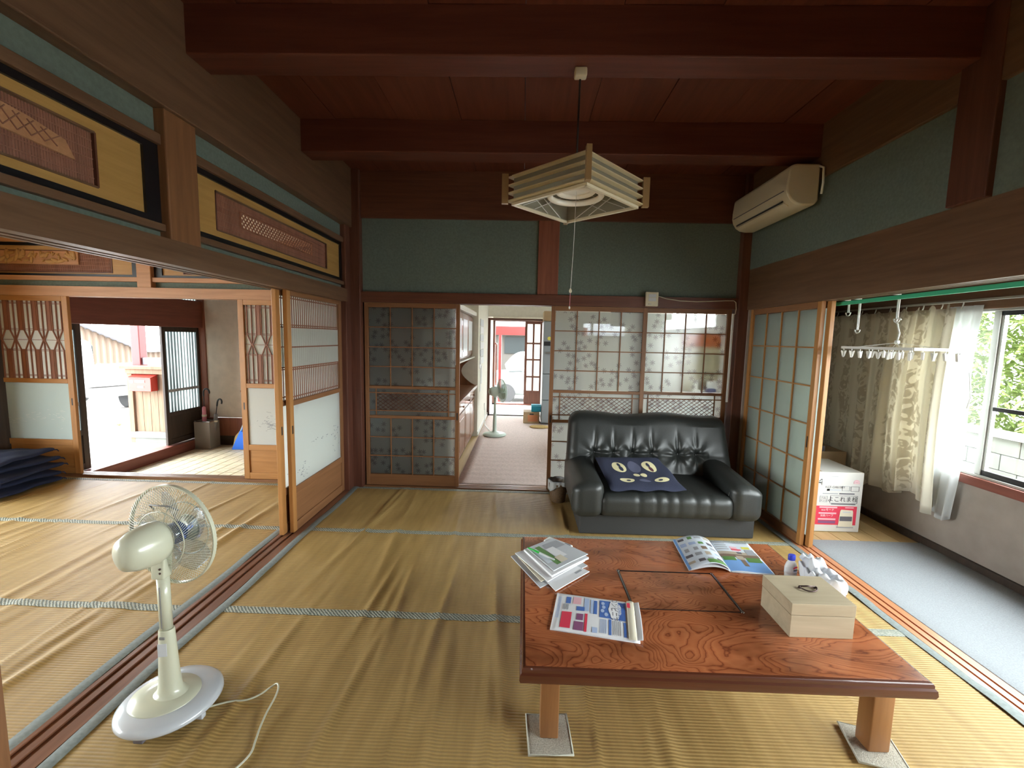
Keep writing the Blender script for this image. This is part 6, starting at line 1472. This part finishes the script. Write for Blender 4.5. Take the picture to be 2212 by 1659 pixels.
# ------------------------------------------------------------------ fans
def fan_head(t, c, d, r, shell, blade, grille_mat, hub, ring_off=0.07, nwire=96):
    """motor housing + grille + blades about axis d through c"""
    d = Vector(d).normalized(); u = d.cross(Vector((0, 0, 1))).normalized(); w = u.cross(d); c = Vector(c)
    Mx = Matrix((u, w, d)).transposed().to_4x4(); Mx.translation = c
    k = r / 0.19
    hs = MB().lathe([(0.001, -0.135 * k), (0.03 * k, -0.132 * k), (0.054 * k, -0.118 * k), (0.068 * k, -0.085 * k), (0.075 * k, -0.03 * k), (0.071 * k, 0.005 * k), (0.055 * k, 0.022 * k), (0.001, 0.034 * k)], 32, Mx @ Matrix.Diagonal((0.92, 1.06, 1, 1))).build('motor_housing', shell, t, smooth=True, angle=60)
    for j in range(4):
        a0 = 2.5 + 0.0 * j; pts = [Mx @ Vector((0.0715 * k * cos(an) * 0.92 * (1 - 0.05 * j), 0.0715 * k * sin(an) * 1.06 * (1 - 0.05 * j), (-0.072 - 0.011 * j) * k)) for an in [3.3 + 0.14 * q for q in range(9)]]
        MB().tube(pts, 0.0018 * k, 5).build('vent_slot', 'dark plastic', hs, smooth=True)
    zr = ring_off * k; R = r
    def ring(rad, z, n=72): return [Mx @ Vector((rad * cos(2 * pi * q / n), rad * sin(2 * pi * q / n), z)) for q in range(n)]
    MB().lathe([(R - 0.002, zr - 0.007 * k), (R + 0.003, zr - 0.007 * k), (R + 0.003, zr + 0.007 * k), (R - 0.002, zr + 0.007 * k), (R - 0.002, zr - 0.007 * k)], 72, Mx, False).build('guard_rim', grille_mat, t, smooth=True, angle=40)
    for nm, sgn in (('rear_grille', -1), ('front_grille', 1)):
        mb = MB()
        for q in range(nwire):
            a = 2 * pi * q / nwire; tw = 0.5 * sgn
            pts = []
            for m in range(7):
                f = m / 6; rad = R + (0.05 * k - R) * f; an = a + tw * f * f
                z = zr + sgn * (0.012 * k + 0.055 * k * sin(f * pi / 2) * (1 if sgn > 0 else 0.75))
                pts.append(Mx @ Vector((rad * cos(an), rad * sin(an), z)))
            mb.tube(pts, 0.0008 * k if k > 0.95 else 0.0014, 4)
        for rad, f in ((0.05 * k, 1), (R * 0.55, 0.6)):
            z = zr + sgn * (0.012 * k + 0.055 * k * sin(f * pi / 2) * (1 if sgn > 0 else 0.75)); mb.tube(ring(rad, z, 40), 0.0022 * k, 5, True)
        o = mb.build(nm, grille_mat, t, smooth=True); o['kind'] = 'stuff'
    MB().lathe([(0.001, zr + 0.075 * k), (0.045 * k, zr + 0.073 * k), (0.05 * k, zr + 0.066 * k)], 24, Mx).build('front_badge', shell, t, smooth=True)
    MB().lathe([(0.034 * k, 0.034 * k), (0.040 * k, 0.04 * k), (0.040 * k, zr + 0.028 * k), (0.03 * k, zr + 0.038 * k), (0.001, zr + 0.038 * k)], 24, Mx).build('blade_hub', hub, t, smooth=True, angle=50)
    for b in range(5):
        a0 = 2 * pi * b / 5 + 0.3
        def fnb(uu, vv, a0=a0):
            rad = 0.036 * k + (R * 0.86 - 0.036 * k) * uu; wd = (0.35 + 0.55 * sin(pi * min(1, uu * 1.05)) ** 0.7); an = a0 + (vv - 0.5) * 1.15 * wd + 0.25 * uu
            return Mx @ Vector((rad * cos(an), rad * sin(an), zr + 0.012 * k + (vv - 0.5) * 0.05 * k * (1 - 0.4 * uu)))
        mb = MB(); mb.grid(fnb, 10, 8); mb.build('blade', blade, t, smooth=True, solid=0.0015)
def floor_fan():
    px, py = -1.318, 1.508
    t = empty('floor_fan', (px, py, 0), 'cream floor fan with pearl grey base facing the paper door', 'fan')
    Mb = Matrix.Translation((px, py, 0))
    MB().lathe([(0.001, 0.018), (0.135, 0.018), (0.164, 0.022), (0.170, 0.030), (0.168, 0.040), (0.155, 0.052), (0.12, 0.062), (0.105, 0.064), (0.001, 0.066)], 56, Mb).build('base', 'pearl grey plastic', t, smooth=True)
    Rb = Matrix.Translation((px - 0.01, py - 0.012, 0)) @ Matrix.Diagonal((1.05, 0.95, 1, 1))
    MB().lathe([(0.112, 0.060), (0.110, 0.067), (0.06, 0.073), (0.001, 0.076)], 48, Rb).build('control_plate', 'cream fan plastic', t, smooth=True)
    for a in range(5):
        an = radians(72 * a + 200); mb = MB(); rbox(mb, (px + 0.145 * cos(an), py + 0.145 * sin(an), 0.0115), (0.036, 0.022, 0.022), 0.004, (1, 1, 1), 2); mb.build('foot', 'print dark grey' if a % 2 else 'pearl grey plastic', t, smooth=True)
    mb = MB(); rbox(mb, (px - 0.055, py + 0.055, 0.082), (0.045, 0.05, 0.016), 0.004, (2, 2, 1), 2, lambda q: Vector((q.x, q.y, q.z + 0.15 * q.y))); mb.build('switch', 'chrome', t, smooth=True, angle=50)
    mb = MB(); rbox(mb, (px - 0.058, py + 0.040, 0.089), (0.030, 0.012, 0.006), 0.002, (1, 1, 1), 2); mb.build('switch_window', 'dark plastic', t)
    # lower column: flattened taper
    def colfn(rad): return rad
    MB().lathe([(0.062, 0.070), (0.050, 0.078), (0.041, 0.095), (0.036, 0.14), (0.030, 0.26), (0.027, 0.325), (0.0255, 0.33), (0.018, 0.33)], 32, Mb @ Matrix.Translation((0.005, -0.006, 0)) @ Matrix.Diagonal((1.0, 0.86, 1, 1))).build('lower_column', 'cream fan plastic', t, smooth=True, angle=50)
    bx('rating_label', px - 0.008, px + 0.022, py - 0.0345, py - 0.0325, 0.235, 0.285, 'paper grey', t, 0.0, (0, 0, radians(12))); bx('button', px - 0.004, px + 0.016, py - 0.0335, py - 0.028, 0.300, 0.31, 'mid grey plastic', t, 0.002)
    MB().tube([(px + 0.003, py - 0.004, 0.33), (px, py - 0.002, 0.56)], 0.0205, 20).build('upper_pole', 'cream fan plastic', t, smooth=True)
    mb = MB(); mb.box(px + 0.0015, px + 0.0045, py - 0.0252, py - 0.022, 0.34, 0.50); mb.build('pole_groove', 'mid grey plastic', t)
    mb = MB(); rbox(mb, (px - 0.002, py, 0.585), (0.05, 0.044, 0.11), 0.008, (2, 2, 2), 3, lambda q: Vector((q.x, q.y + 0.1 * q.z, q.z))); mb.build('neck', 'cream fan plastic', t, smooth=True, angle=50)
    for zz in (0.556, 0.572): MB().lathe([(0.001, 0.002), (0.004, 0.002), (0.004, -0.002), (0.001, -0.002)], 12, Matrix.Translation((px + 0.01, py - 0.0245, zz)) @ Matrix.Rotation(radians(90), 4, 'X')).build('screw', 'dark bronze', t)
    bx('tilt_slot', px - 0.012, px + 0.018, py - 0.024, py - 0.019, 0.632, 0.644, 'dark plastic', t)
    fan_head(t, (px - 0.008, py - 0.005, 0.672), (0.17, 0.985, 0.0), 0.19, 'cream fan plastic', 'smoky fan blade', 'cream fan plastic', 'blue fan hub', 0.056, 96)
    # handle on top of the guard
    MB().tube([(px - 0.05, py + 0.035, 0.775), (px - 0.045, py + 0.012, 0.80), (px + 0.035, py + 0.005, 0.80), (px + 0.05, py + 0.03, 0.775)], 0.003, 6).build('carry_handle', 'mid grey plastic', t, smooth=True)
    pts = [(px + 0.12, py - 0.02, 0.012), (-1.12, 1.535, 0.006), (-1.05, 1.548, 0.007), (-1.01, 1.575, 0.010), (-0.985, 1.602, 0.018), (-0.962, 1.606, 0.03), (-0.945, 1.585, 0.03), (-0.938, 1.55, 0.022), (-0.935, 1.49, 0.015), (-0.925, 1.43, 0.010), (-0.912, 1.38, 0.006), (-0.90, 1.33, 0.006), (-0.92, 1.27, 0.006), (-0.98, 1.18, 0.006), (-1.1, 1.0, 0.006), (-1.35, 0.6, 0.006)]
    sm = []
    for i in range(len(pts) - 1):
        p0, p1, p2, p3 = (Vector(pts[max(i - 1, 0)]), Vector(pts[i]), Vector(pts[i + 1]), Vector(pts[min(i + 2, len(pts) - 1)]))
        for q in range(6):
            s = q / 6; sm.append(0.5 * ((2 * p1) + (p2 - p0) * s + (2 * p0 - 5 * p1 + 4 * p2 - p3) * s * s + (3 * p1 - p0 - 3 * p2 + p3) * s ** 3))
    MB().tube(sm, 0.0035, 8).build('power_cord', 'cream fan plastic', t, smooth=True)
floor_fan()
def kitchen_fan():
    px, py = -0.39, 6.34
    t = empty('kitchen_fan', (px, py, 0.008), 'mint grey standing fan on the pink kitchen carpet', 'fan')
    MB().lathe([(0.001, 0.009), (0.165, 0.009), (0.175, 0.02), (0.165, 0.034), (0.10, 0.05), (0.04, 0.062), (0.03, 0.08), (0.026, 0.3), (0.024, 0.34)], 40, Matrix.Translation((px, py, 0))).build('base', 'mint plastic', t, smooth=True, angle=50)
    MB().tube([(px, py, 0.34), (px, py, 0.6)], 0.018, 16).build('pole', 'mint plastic', t, smooth=True)
    mb = MB(); rbox(mb, (px, py, 0.62), (0.05, 0.05, 0.08), 0.012, (1, 1, 1), 3); mb.build('neck', 'mint plastic', t, smooth=True)
    fan_head(t, (px + 0.02, py, 0.665), (0.92, 0.4, 0.05), 0.17, 'mint plastic', 'mint plastic', 'mint plastic', 'mint plastic', 0.09, 60)
    MB().tube([(px - 0.05, py + 0.1, 0.012), (px - 0.12, py + 0.4, 0.012), (px - 0.2, py + 0.7, 0.012), (px - 0.235, py + 1.0, 0.05), (px - 0.24, py + 1.12, 0.24)], 0.004, 6).build('power_cord', 'mint plastic', t, smooth=True)
kitchen_fan()

# ------------------------------------------------------------------ veranda: curtain, hangers, boxes
def curtain():
    t = empty('curtain', (2.9, 3.5, 0.25), 'beige leaf-patterned curtain bunched beside the veranda window', 'curtain')
    def fold(u): return 0.018 * sin(u * 30) * (0.25 + 0.75 * u) + 0.03 * u * sin(u * 62 + 1.0) + 0.018 * u * sin(u * 97)
    def P(u, v):
        y = 4.22 - 1.245 * u ** 0.86; zt = 1.70 + 0.035 * max(0, sin(u * 62)) * u; zb = 0.30 - 0.06 * sin(u * 6) - 0.03 * sin(u * 21)
        return (2.845 + fold(u) * (0.5 + 0.7 * v) - 0.03 * u * sin(pi * v), y - 0.02 * v * sin(u * 9), zt * (1 - v) + zb * v)
    mb = MB(); nu, nv = 200, 24; mb.grid(P, nu, nv); o = mb.build('cloth', 'curtain cloth', t, smooth=True, solid=0.002)
    uvl = o.data.uv_layers.new(name='UV')
    for poly in o.data.polygons:
        for li in poly.loop_indices:
            vi = o.data.loops[li].vertex_index; uvl.data[li].uv = ((vi % (nu + 1)) / nu * 1.9, (vi // (nu + 1)) / nv * 1.4)
    for k in range(9):
        y = 4.18 - 0.145 * k
        MB().tube([(2.915, y, 1.70), (2.925, y, 1.725), (2.928, y, 1.745)], 0.004, 6).build('curtain_hook', 'white plastic', t, smooth=True)
    t2 = empty('sheer_curtain', (2.93, 2.98, 0.26), 'narrow white sheer curtain hanging at the window edge', 'curtain')
    def P2(u, v): return (2.915 + 0.014 * sin(u * 21 + 0.4) * (0.6 + 0.4 * v), 3.10 - 0.22 * u + 0.035 * u * v + 0.015 * sin(v * 7) * u, 1.715 * (1 - v) + (0.27 + 0.02 * sin(u * 7)) * v)
    mb = MB(); mb.grid(P2, 60, 24); mb.build('cloth', 'sheer curtain', t2, smooth=True, solid=0.001)
    MB().tube([(2.90, 2.895, 1.28), (2.885, 2.87, 1.22), (2.89, 2.86, 1.12), (2.90, 2.885, 1.05)], 0.004, 6).build('tie_cord', 'white plastic', t2, smooth=True)
curtain()
def peg_hanger():
    X = 2.25
    t = empty('peg_hanger', (X, 2.70, 1.43), 'white clothes peg hanger hanging from the green rail', 'clothes hanger')
    pts = [(X, 2.70 - 0.018 * cos(a) - 0.0, 1.608 + 0.02 * sin(a)) for a in [radians(k) for k in range(-60, 200, 20)]]
    MB().tube([(X, 2.695, 1.47), (X, 2.685, 1.52), (X, 2.70, 1.555), (X, 2.705, 1.575)] + [(X, 2.70 + 0.016 * cos(radians(k)), 1.592 + 0.018 * sin(radians(k))) for k in range(-40, 180, 22)], 0.0042, 8).build('hook', 'white plastic', t, smooth=True)
    mb = MB(); rbox(mb, (X, 2.695, 1.466), (0.022, 0.022, 0.022), 0.006, (1, 1, 1), 3); mb.build('swivel', 'white plastic', t, smooth=True)
    x0, x1, y0, y1 = X - 0.13, X + 0.13, 2.43, 2.965; z = 1.427
    for a, b in (((x0, y0), (x0, y1)), ((x1, y0), (x1, y1)), ((x0, y0), (x1, y0)), ((x0, y1), (x1, y1)), ((X, y0), (X, y1))): MB().bar((*a, z), (*b, z), 0.012, 0.016).build('frame_bar', 'white plastic', t)
    for a in ((x0, y0 + 0.08), (x1, y0 + 0.08), (x0, y1 - 0.08), (x1, y1 - 0.08)): MB().tube([(X, 2.695, 1.463), (*a, z)], 0.0016, 5).build('chain', 'white plastic', t)
    # pegs
    def peg(x, y, an):
        mb = MB(); s = Matrix.Rotation(an, 3, 'Z')
        for sg in (-1, 1):
            pr = [Vector((sg * 0.002, -0.006, -0.010)), Vector((sg * 0.013, -0.006, -0.004)), Vector((sg * 0.015, -0.006, -0.010)), Vector((sg * 0.006, -0.006, -0.045)), Vector((sg * 0.001, -0.006, -0.05))]
            vs = [Vector((x, y, z - 0.014)) + s @ p for p in pr] + [Vector((x, y, z - 0.014)) + s @ (p + Vector((0, 0.012, 0))) for p in pr]
            n = 5; mb.add(vs, [tuple(range(n)), tuple(range(n, 2 * n))] + [(i, (i + 1) % n, n + (i + 1) % n, n + i) for i in range(n)])
        mb.bar((x, y, z), (x, y, z - 0.022), 0.003, 0.003)
        mb.build('peg', 'white plastic', t)
    rnd = random.Random(4)
    for i in range(8):
        for x in (x0, x1, X):
            if x == X and i % 2: continue
            peg(x, y0 + 0.02 + i * (y1 - y0 - 0.04) / 7, rnd.uniform(0, 3.1))
peg_hanger()
def s_hook(y, length, label, spread=0.0, X=2.25):
    t = empty('laundry_hook', (X, y, 1.74), label, 'hook')
    bx('clip', X - 0.105, X + 0.006, y - 0.008, y + 0.008, 1.748, 1.758, 'white plastic', t, 0.003)
    zt = 1.755; zb = zt - length
    MB().bar((X, y - 0.006, zt), (X, y - 0.006, zb), 0.006, 0.004).build('strip', 'white plastic', t); MB().bar((X, y + 0.006, zt), (X, y + 0.006, zb), 0.006, 0.004).build('strip', 'clear grey plastic', t)
    MB().tube([(X, y + 0.022 * cos(radians(k)) , zb + 0.002 + 0.022 * sin(radians(k))) for k in range(180, 375, 15)], 0.004, 6).build('hook_curl', 'white plastic', t, smooth=True)
s_hook(2.715, 0.15, 'white hook strip carrying the peg hanger')
s_hook(3.02, 0.21, 'empty long hook strip beside the peg hanger')
s_hook(3.12, 0.09, 'short hook clip nearest the honey wood door')
def heater_carton():
    t = empty('heater_carton', (2.43, 3.5, 0), 'white appliance carton with red panel on the veranda floor', 'carton')
    x0, x1, y0, y1, z1 = 2.155, 2.635, 3.315, 3.72, 0.472
    bx('body', x0, x1, y0, y1, 0.0, z1, 'carton white', t, 0.003)
    bx('packing_tape', 2.2, 2.33, y0 + 0.02, y1 - 0.02, z1, z1 + 0.001, 'carton brown', t)
    y = y0 - 0.0006
    bx('red_panel', x0 + 0.03, 2.605, y - 0.0004, y, 0.055, 0.205, 'print red', t)
    def TX(s, x, z, size, m, off=0.0012):
        mb = MB(); text_into(mb, s, size, Matrix.Translation((x, y - off, z)) @ Matrix.Rotation(radians(90), 4, 'X')); mb.build('lettering', m, t)
    TX('KCF-G4613BY', 2.425, 0.355, 0.025, 'print dark grey'); TX('よこれま栓', 2.49, 0.258, 0.046, 'print black'); TX('7.2L', 2.345, 0.268, 0.022, 'print dark grey'); TX('タンク', 2.345, 0.246, 0.018, 'print dark grey')
    TX('ecoモード', 2.385, 0.174, 0.022, 'paper'); TX('消臭ハーブ', 2.38, 0.127, 0.020, 'paper')
    for a, b, c, d, m in ((2.32, 2.455, 0.188, 0.200, 'print pink'), (2.318, 2.452, 0.141, 0.153, 'print pink'), (2.316, 2.45, 0.094, 0.106, 'print pink'), (2.318, 2.45, 0.066, 0.088, 'print plum'), (2.365, 2.47, 0.327, 0.340, 'paper grey'), (2.365, 2.385, 0.326, 0.341, 'print dark grey'), (2.46, 2.575, 0.300, 0.309, 'print dark grey'), (2.335, 2.45, 0.301, 0.307, 'print grey'), (2.405, 2.59, 0.218, 0.225, 'print dark grey'), (2.515, 2.58, 0.191, 0.198, 'print pink'), (2.39, 2.44, 0.438, 0.441, 'print grey')):
        bx('printed_strip', a, b, y - 0.0012, y - 0.0004, c, d, m, t)
    def frame(a, b, c, d, m='print grey', w=0.0022):
        mb = MB()
        for p, q in (((a, c), (b, c)), ((b, c), (b, d)), ((b, d), (a, d)), ((a, d), (a, c))): mb.bar((p[0], y - 0.001, p[1]), (q[0], y - 0.001, q[1]), w, w * 0.5)
        mb.build('printed_frame', m, t)
    frame(2.318, 2.372, 0.236, 0.284); frame(2.48, 2.535, 0.328, 0.364); frame(2.545, 2.605, 0.326, 0.362, 'print dark grey'); frame(2.395, 2.60, 0.228, 0.288, 'print dark grey')
    # heater picture
    pr = [(2.465, 0.035), (2.587, 0.035), (2.582, 0.045), (2.578, 0.16), (2.573, 0.175), (2.486, 0.178), (2.48, 0.168), (2.472, 0.045)]
    MB().prism(pr, 'Y', y - 0.0022, y - 0.0014).build('heater_picture', 'paper warm', t); bx('heater_grille', 2.481, 2.574, y - 0.003, y - 0.0022, 0.088, 0.125, 'print dark grey', t); bx('heater_base', 2.463, 2.589, y - 0.003, y - 0.0022, 0.033, 0.042, 'print grey', t)
    bx('heater_top', 2.50, 2.56, y - 0.0028, y - 0.0022, 0.155, 0.163, 'paper grey', t)
    MB().prism([(2.560, 0.385), (2.606, 0.385), (2.606, 0.40), (2.598, 0.412), (2.583, 0.417), (2.568, 0.412), (2.560, 0.40)], 'Y', y - 0.0012, y - 0.0004).build('brand_mark', 'print pink', t)
    bx('brand_inner', 2.568, 2.599, y - 0.0018, y - 0.0012, 0.389, 0.402, 'paper', t); bx('brand_line', 2.57, 2.596, y - 0.0024, y - 0.0018, 0.393, 0.397, 'print red', t)
    mb = MB(); mb.bar((2.30, y - 0.001, 0.40), (2.318, y - 0.001, 0.418), 0.006, 0.001); mb.bar((2.318, y - 0.001, 0.418), (2.322, y - 0.001, 0.408), 0.006, 0.001); mb.bar((2.322, y - 0.001, 0.40), (2.322, y - 0.001, 0.37), 0.003, 0.001); mb.box(2.296, 2.316, y - 0.001, y - 0.0004, 0.385, 0.392); mb.build('house_mark', 'print black', t)
heater_carton()
t = empty('brown_carton', (2.65, 3.98, 0), 'open brown cardboard carton behind the white appliance carton', 'carton')
for a, b, c, d in ((2.26, 2.79, 3.735, 3.745), (2.26, 2.79, 4.19, 4.2), (2.25, 2.26, 3.735, 4.2), (2.79, 2.80, 3.735, 4.2)): bx('side_panel', a, b, c, d, 0.0, 0.53, 'carton brown', t)
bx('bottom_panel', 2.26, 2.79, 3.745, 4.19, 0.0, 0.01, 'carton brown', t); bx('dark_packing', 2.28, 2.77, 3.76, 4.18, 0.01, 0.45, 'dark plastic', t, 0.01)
bx('flap', 2.27, 2.62, 3.745, 3.755, 0.53, 0.575, 'print dark grey', t)

# ------------------------------------------------------------------ floor cushions in the side room
def zabuton(i, z, dx, dy, rz, label):
    rnd = random.Random(20 + i)
    t = empty('floor_cushion', (-4.62 + dx, 3.62 + dy, z), label, 'cushion', 'navy floor cushions stacked in the side room', rotz=rz)
    def fn(q):
        e = max(abs(q.x), abs(q.y)) / 0.30
        return Vector((q.x * (1 - 0.04 * (1 - (q.y / 0.3) ** 2)), q.y * (1 - 0.04 * (1 - (q.x / 0.3) ** 2)), q.z * (1.0 - 0.55 * max(0, e - 0.45) / 0.55) + 0.006 * sin(q.x * 25 + i) * sin(q.y * 19)))
    mb = MB(); rbox(mb, (0, 0, 0.036), (0.60, 0.60, 0.07), 0.03, (18, 18, 2), 4, fn); mb.build('cover', 'navy zabuton', t, smooth=True, local=True)
    for sx in (-1, 1):
        for sy in (-1, 1): MB().tube([(sx * 0.275, sy * 0.275, 0.036), (sx * 0.30, sy * 0.305, 0.03), (sx * 0.305, sy * 0.315, 0.012)], [0.004, 0.006, 0.003], 6).build('corner_tassel', 'navy zabuton', t, smooth=True, local=True)
LZ = ['bottom navy floor cushion of the stack resting on the rush carpet', 'second navy floor cushion from the bottom of the stack', 'middle navy floor cushion of the stack by the etched panel door', 'fourth navy floor cushion, just under the top of the stack', 'topmost navy floor cushion of the stack by the etched panel door']
for i in range(5): zabuton(i, 0.003 + i * 0.064, (0.02, -0.01, 0.03, -0.02, -0.05)[i], (-0.02, 0.01, 0.0, 0.02, 0.0)[i], radians((4, -6, 8, -3, 10)[i]), LZ[i])

# ------------------------------------------------------------------ garden beyond the veranda window
t = empty('block_wall', (6.0, 6.0, -0.45), 'pale concrete block wall outside the veranda window', 'garden wall')
for j in range(4):
    for i in range(16): bx('block', 5.9, 6.05, 2.2 + i * 0.40 + (0.2 if j % 2 else 0), 2.59 + i * 0.40 + (0.2 if j % 2 else 0), -0.45 + j * 0.2, -0.255 + j * 0.2, 'block wall', t, 0.006)
bx('coping', 5.86, 6.09, 2.2, 8.8, 0.35, 0.42, 'concrete ground', t, 0.01)
def hedge():
    t = empty('bamboo_hedge', (7.4, 6.5, -0.45), 'dense light green bamboo hedge outside the veranda window', 'hedge')
    rnd = random.Random(31)
    for k in range(26):
        x = rnd.uniform(6.9, 7.9); y = rnd.uniform(2.9, 10.2); h = rnd.uniform(2.2, 3.3); lx, ly = rnd.uniform(-.2, .2), rnd.uniform(-.2, .2)
        MB().tube([(x, y, -0.45), (x + lx * 0.4, y + ly * 0.4, h * 0.5), (x + lx, y + ly, h)], [0.02, 0.016, 0.006], 6).build('cane', 'hedge leaf', t, smooth=True)
    mb = MB()
    for k in range(42000):
        x = rnd.uniform(6.7, 8.6); y = rnd.uniform(2.7, 10.4); z = -0.3 + 3.5 * rnd.random() ** 0.9
        a = rnd.uniform(0, 6.28); L = rnd.uniform(0.14, 0.3); w = L * 0.12; dr = rnd.uniform(-0.7, 0.25)
        d = Vector((cos(a) * cos(dr), sin(a) * cos(dr), sin(dr))) * L; s = d.cross(Vector((0, 0, 1))).normalized() * w; p = Vector((x, y, z))
        mb.add([p, p + d * 0.4 + s, p + d, p + d * 0.4 - s], [(0, 1, 2, 3)])
    o = mb.build('leaves', 'hedge leaf', t); o['kind'] = 'stuff'
hedge()
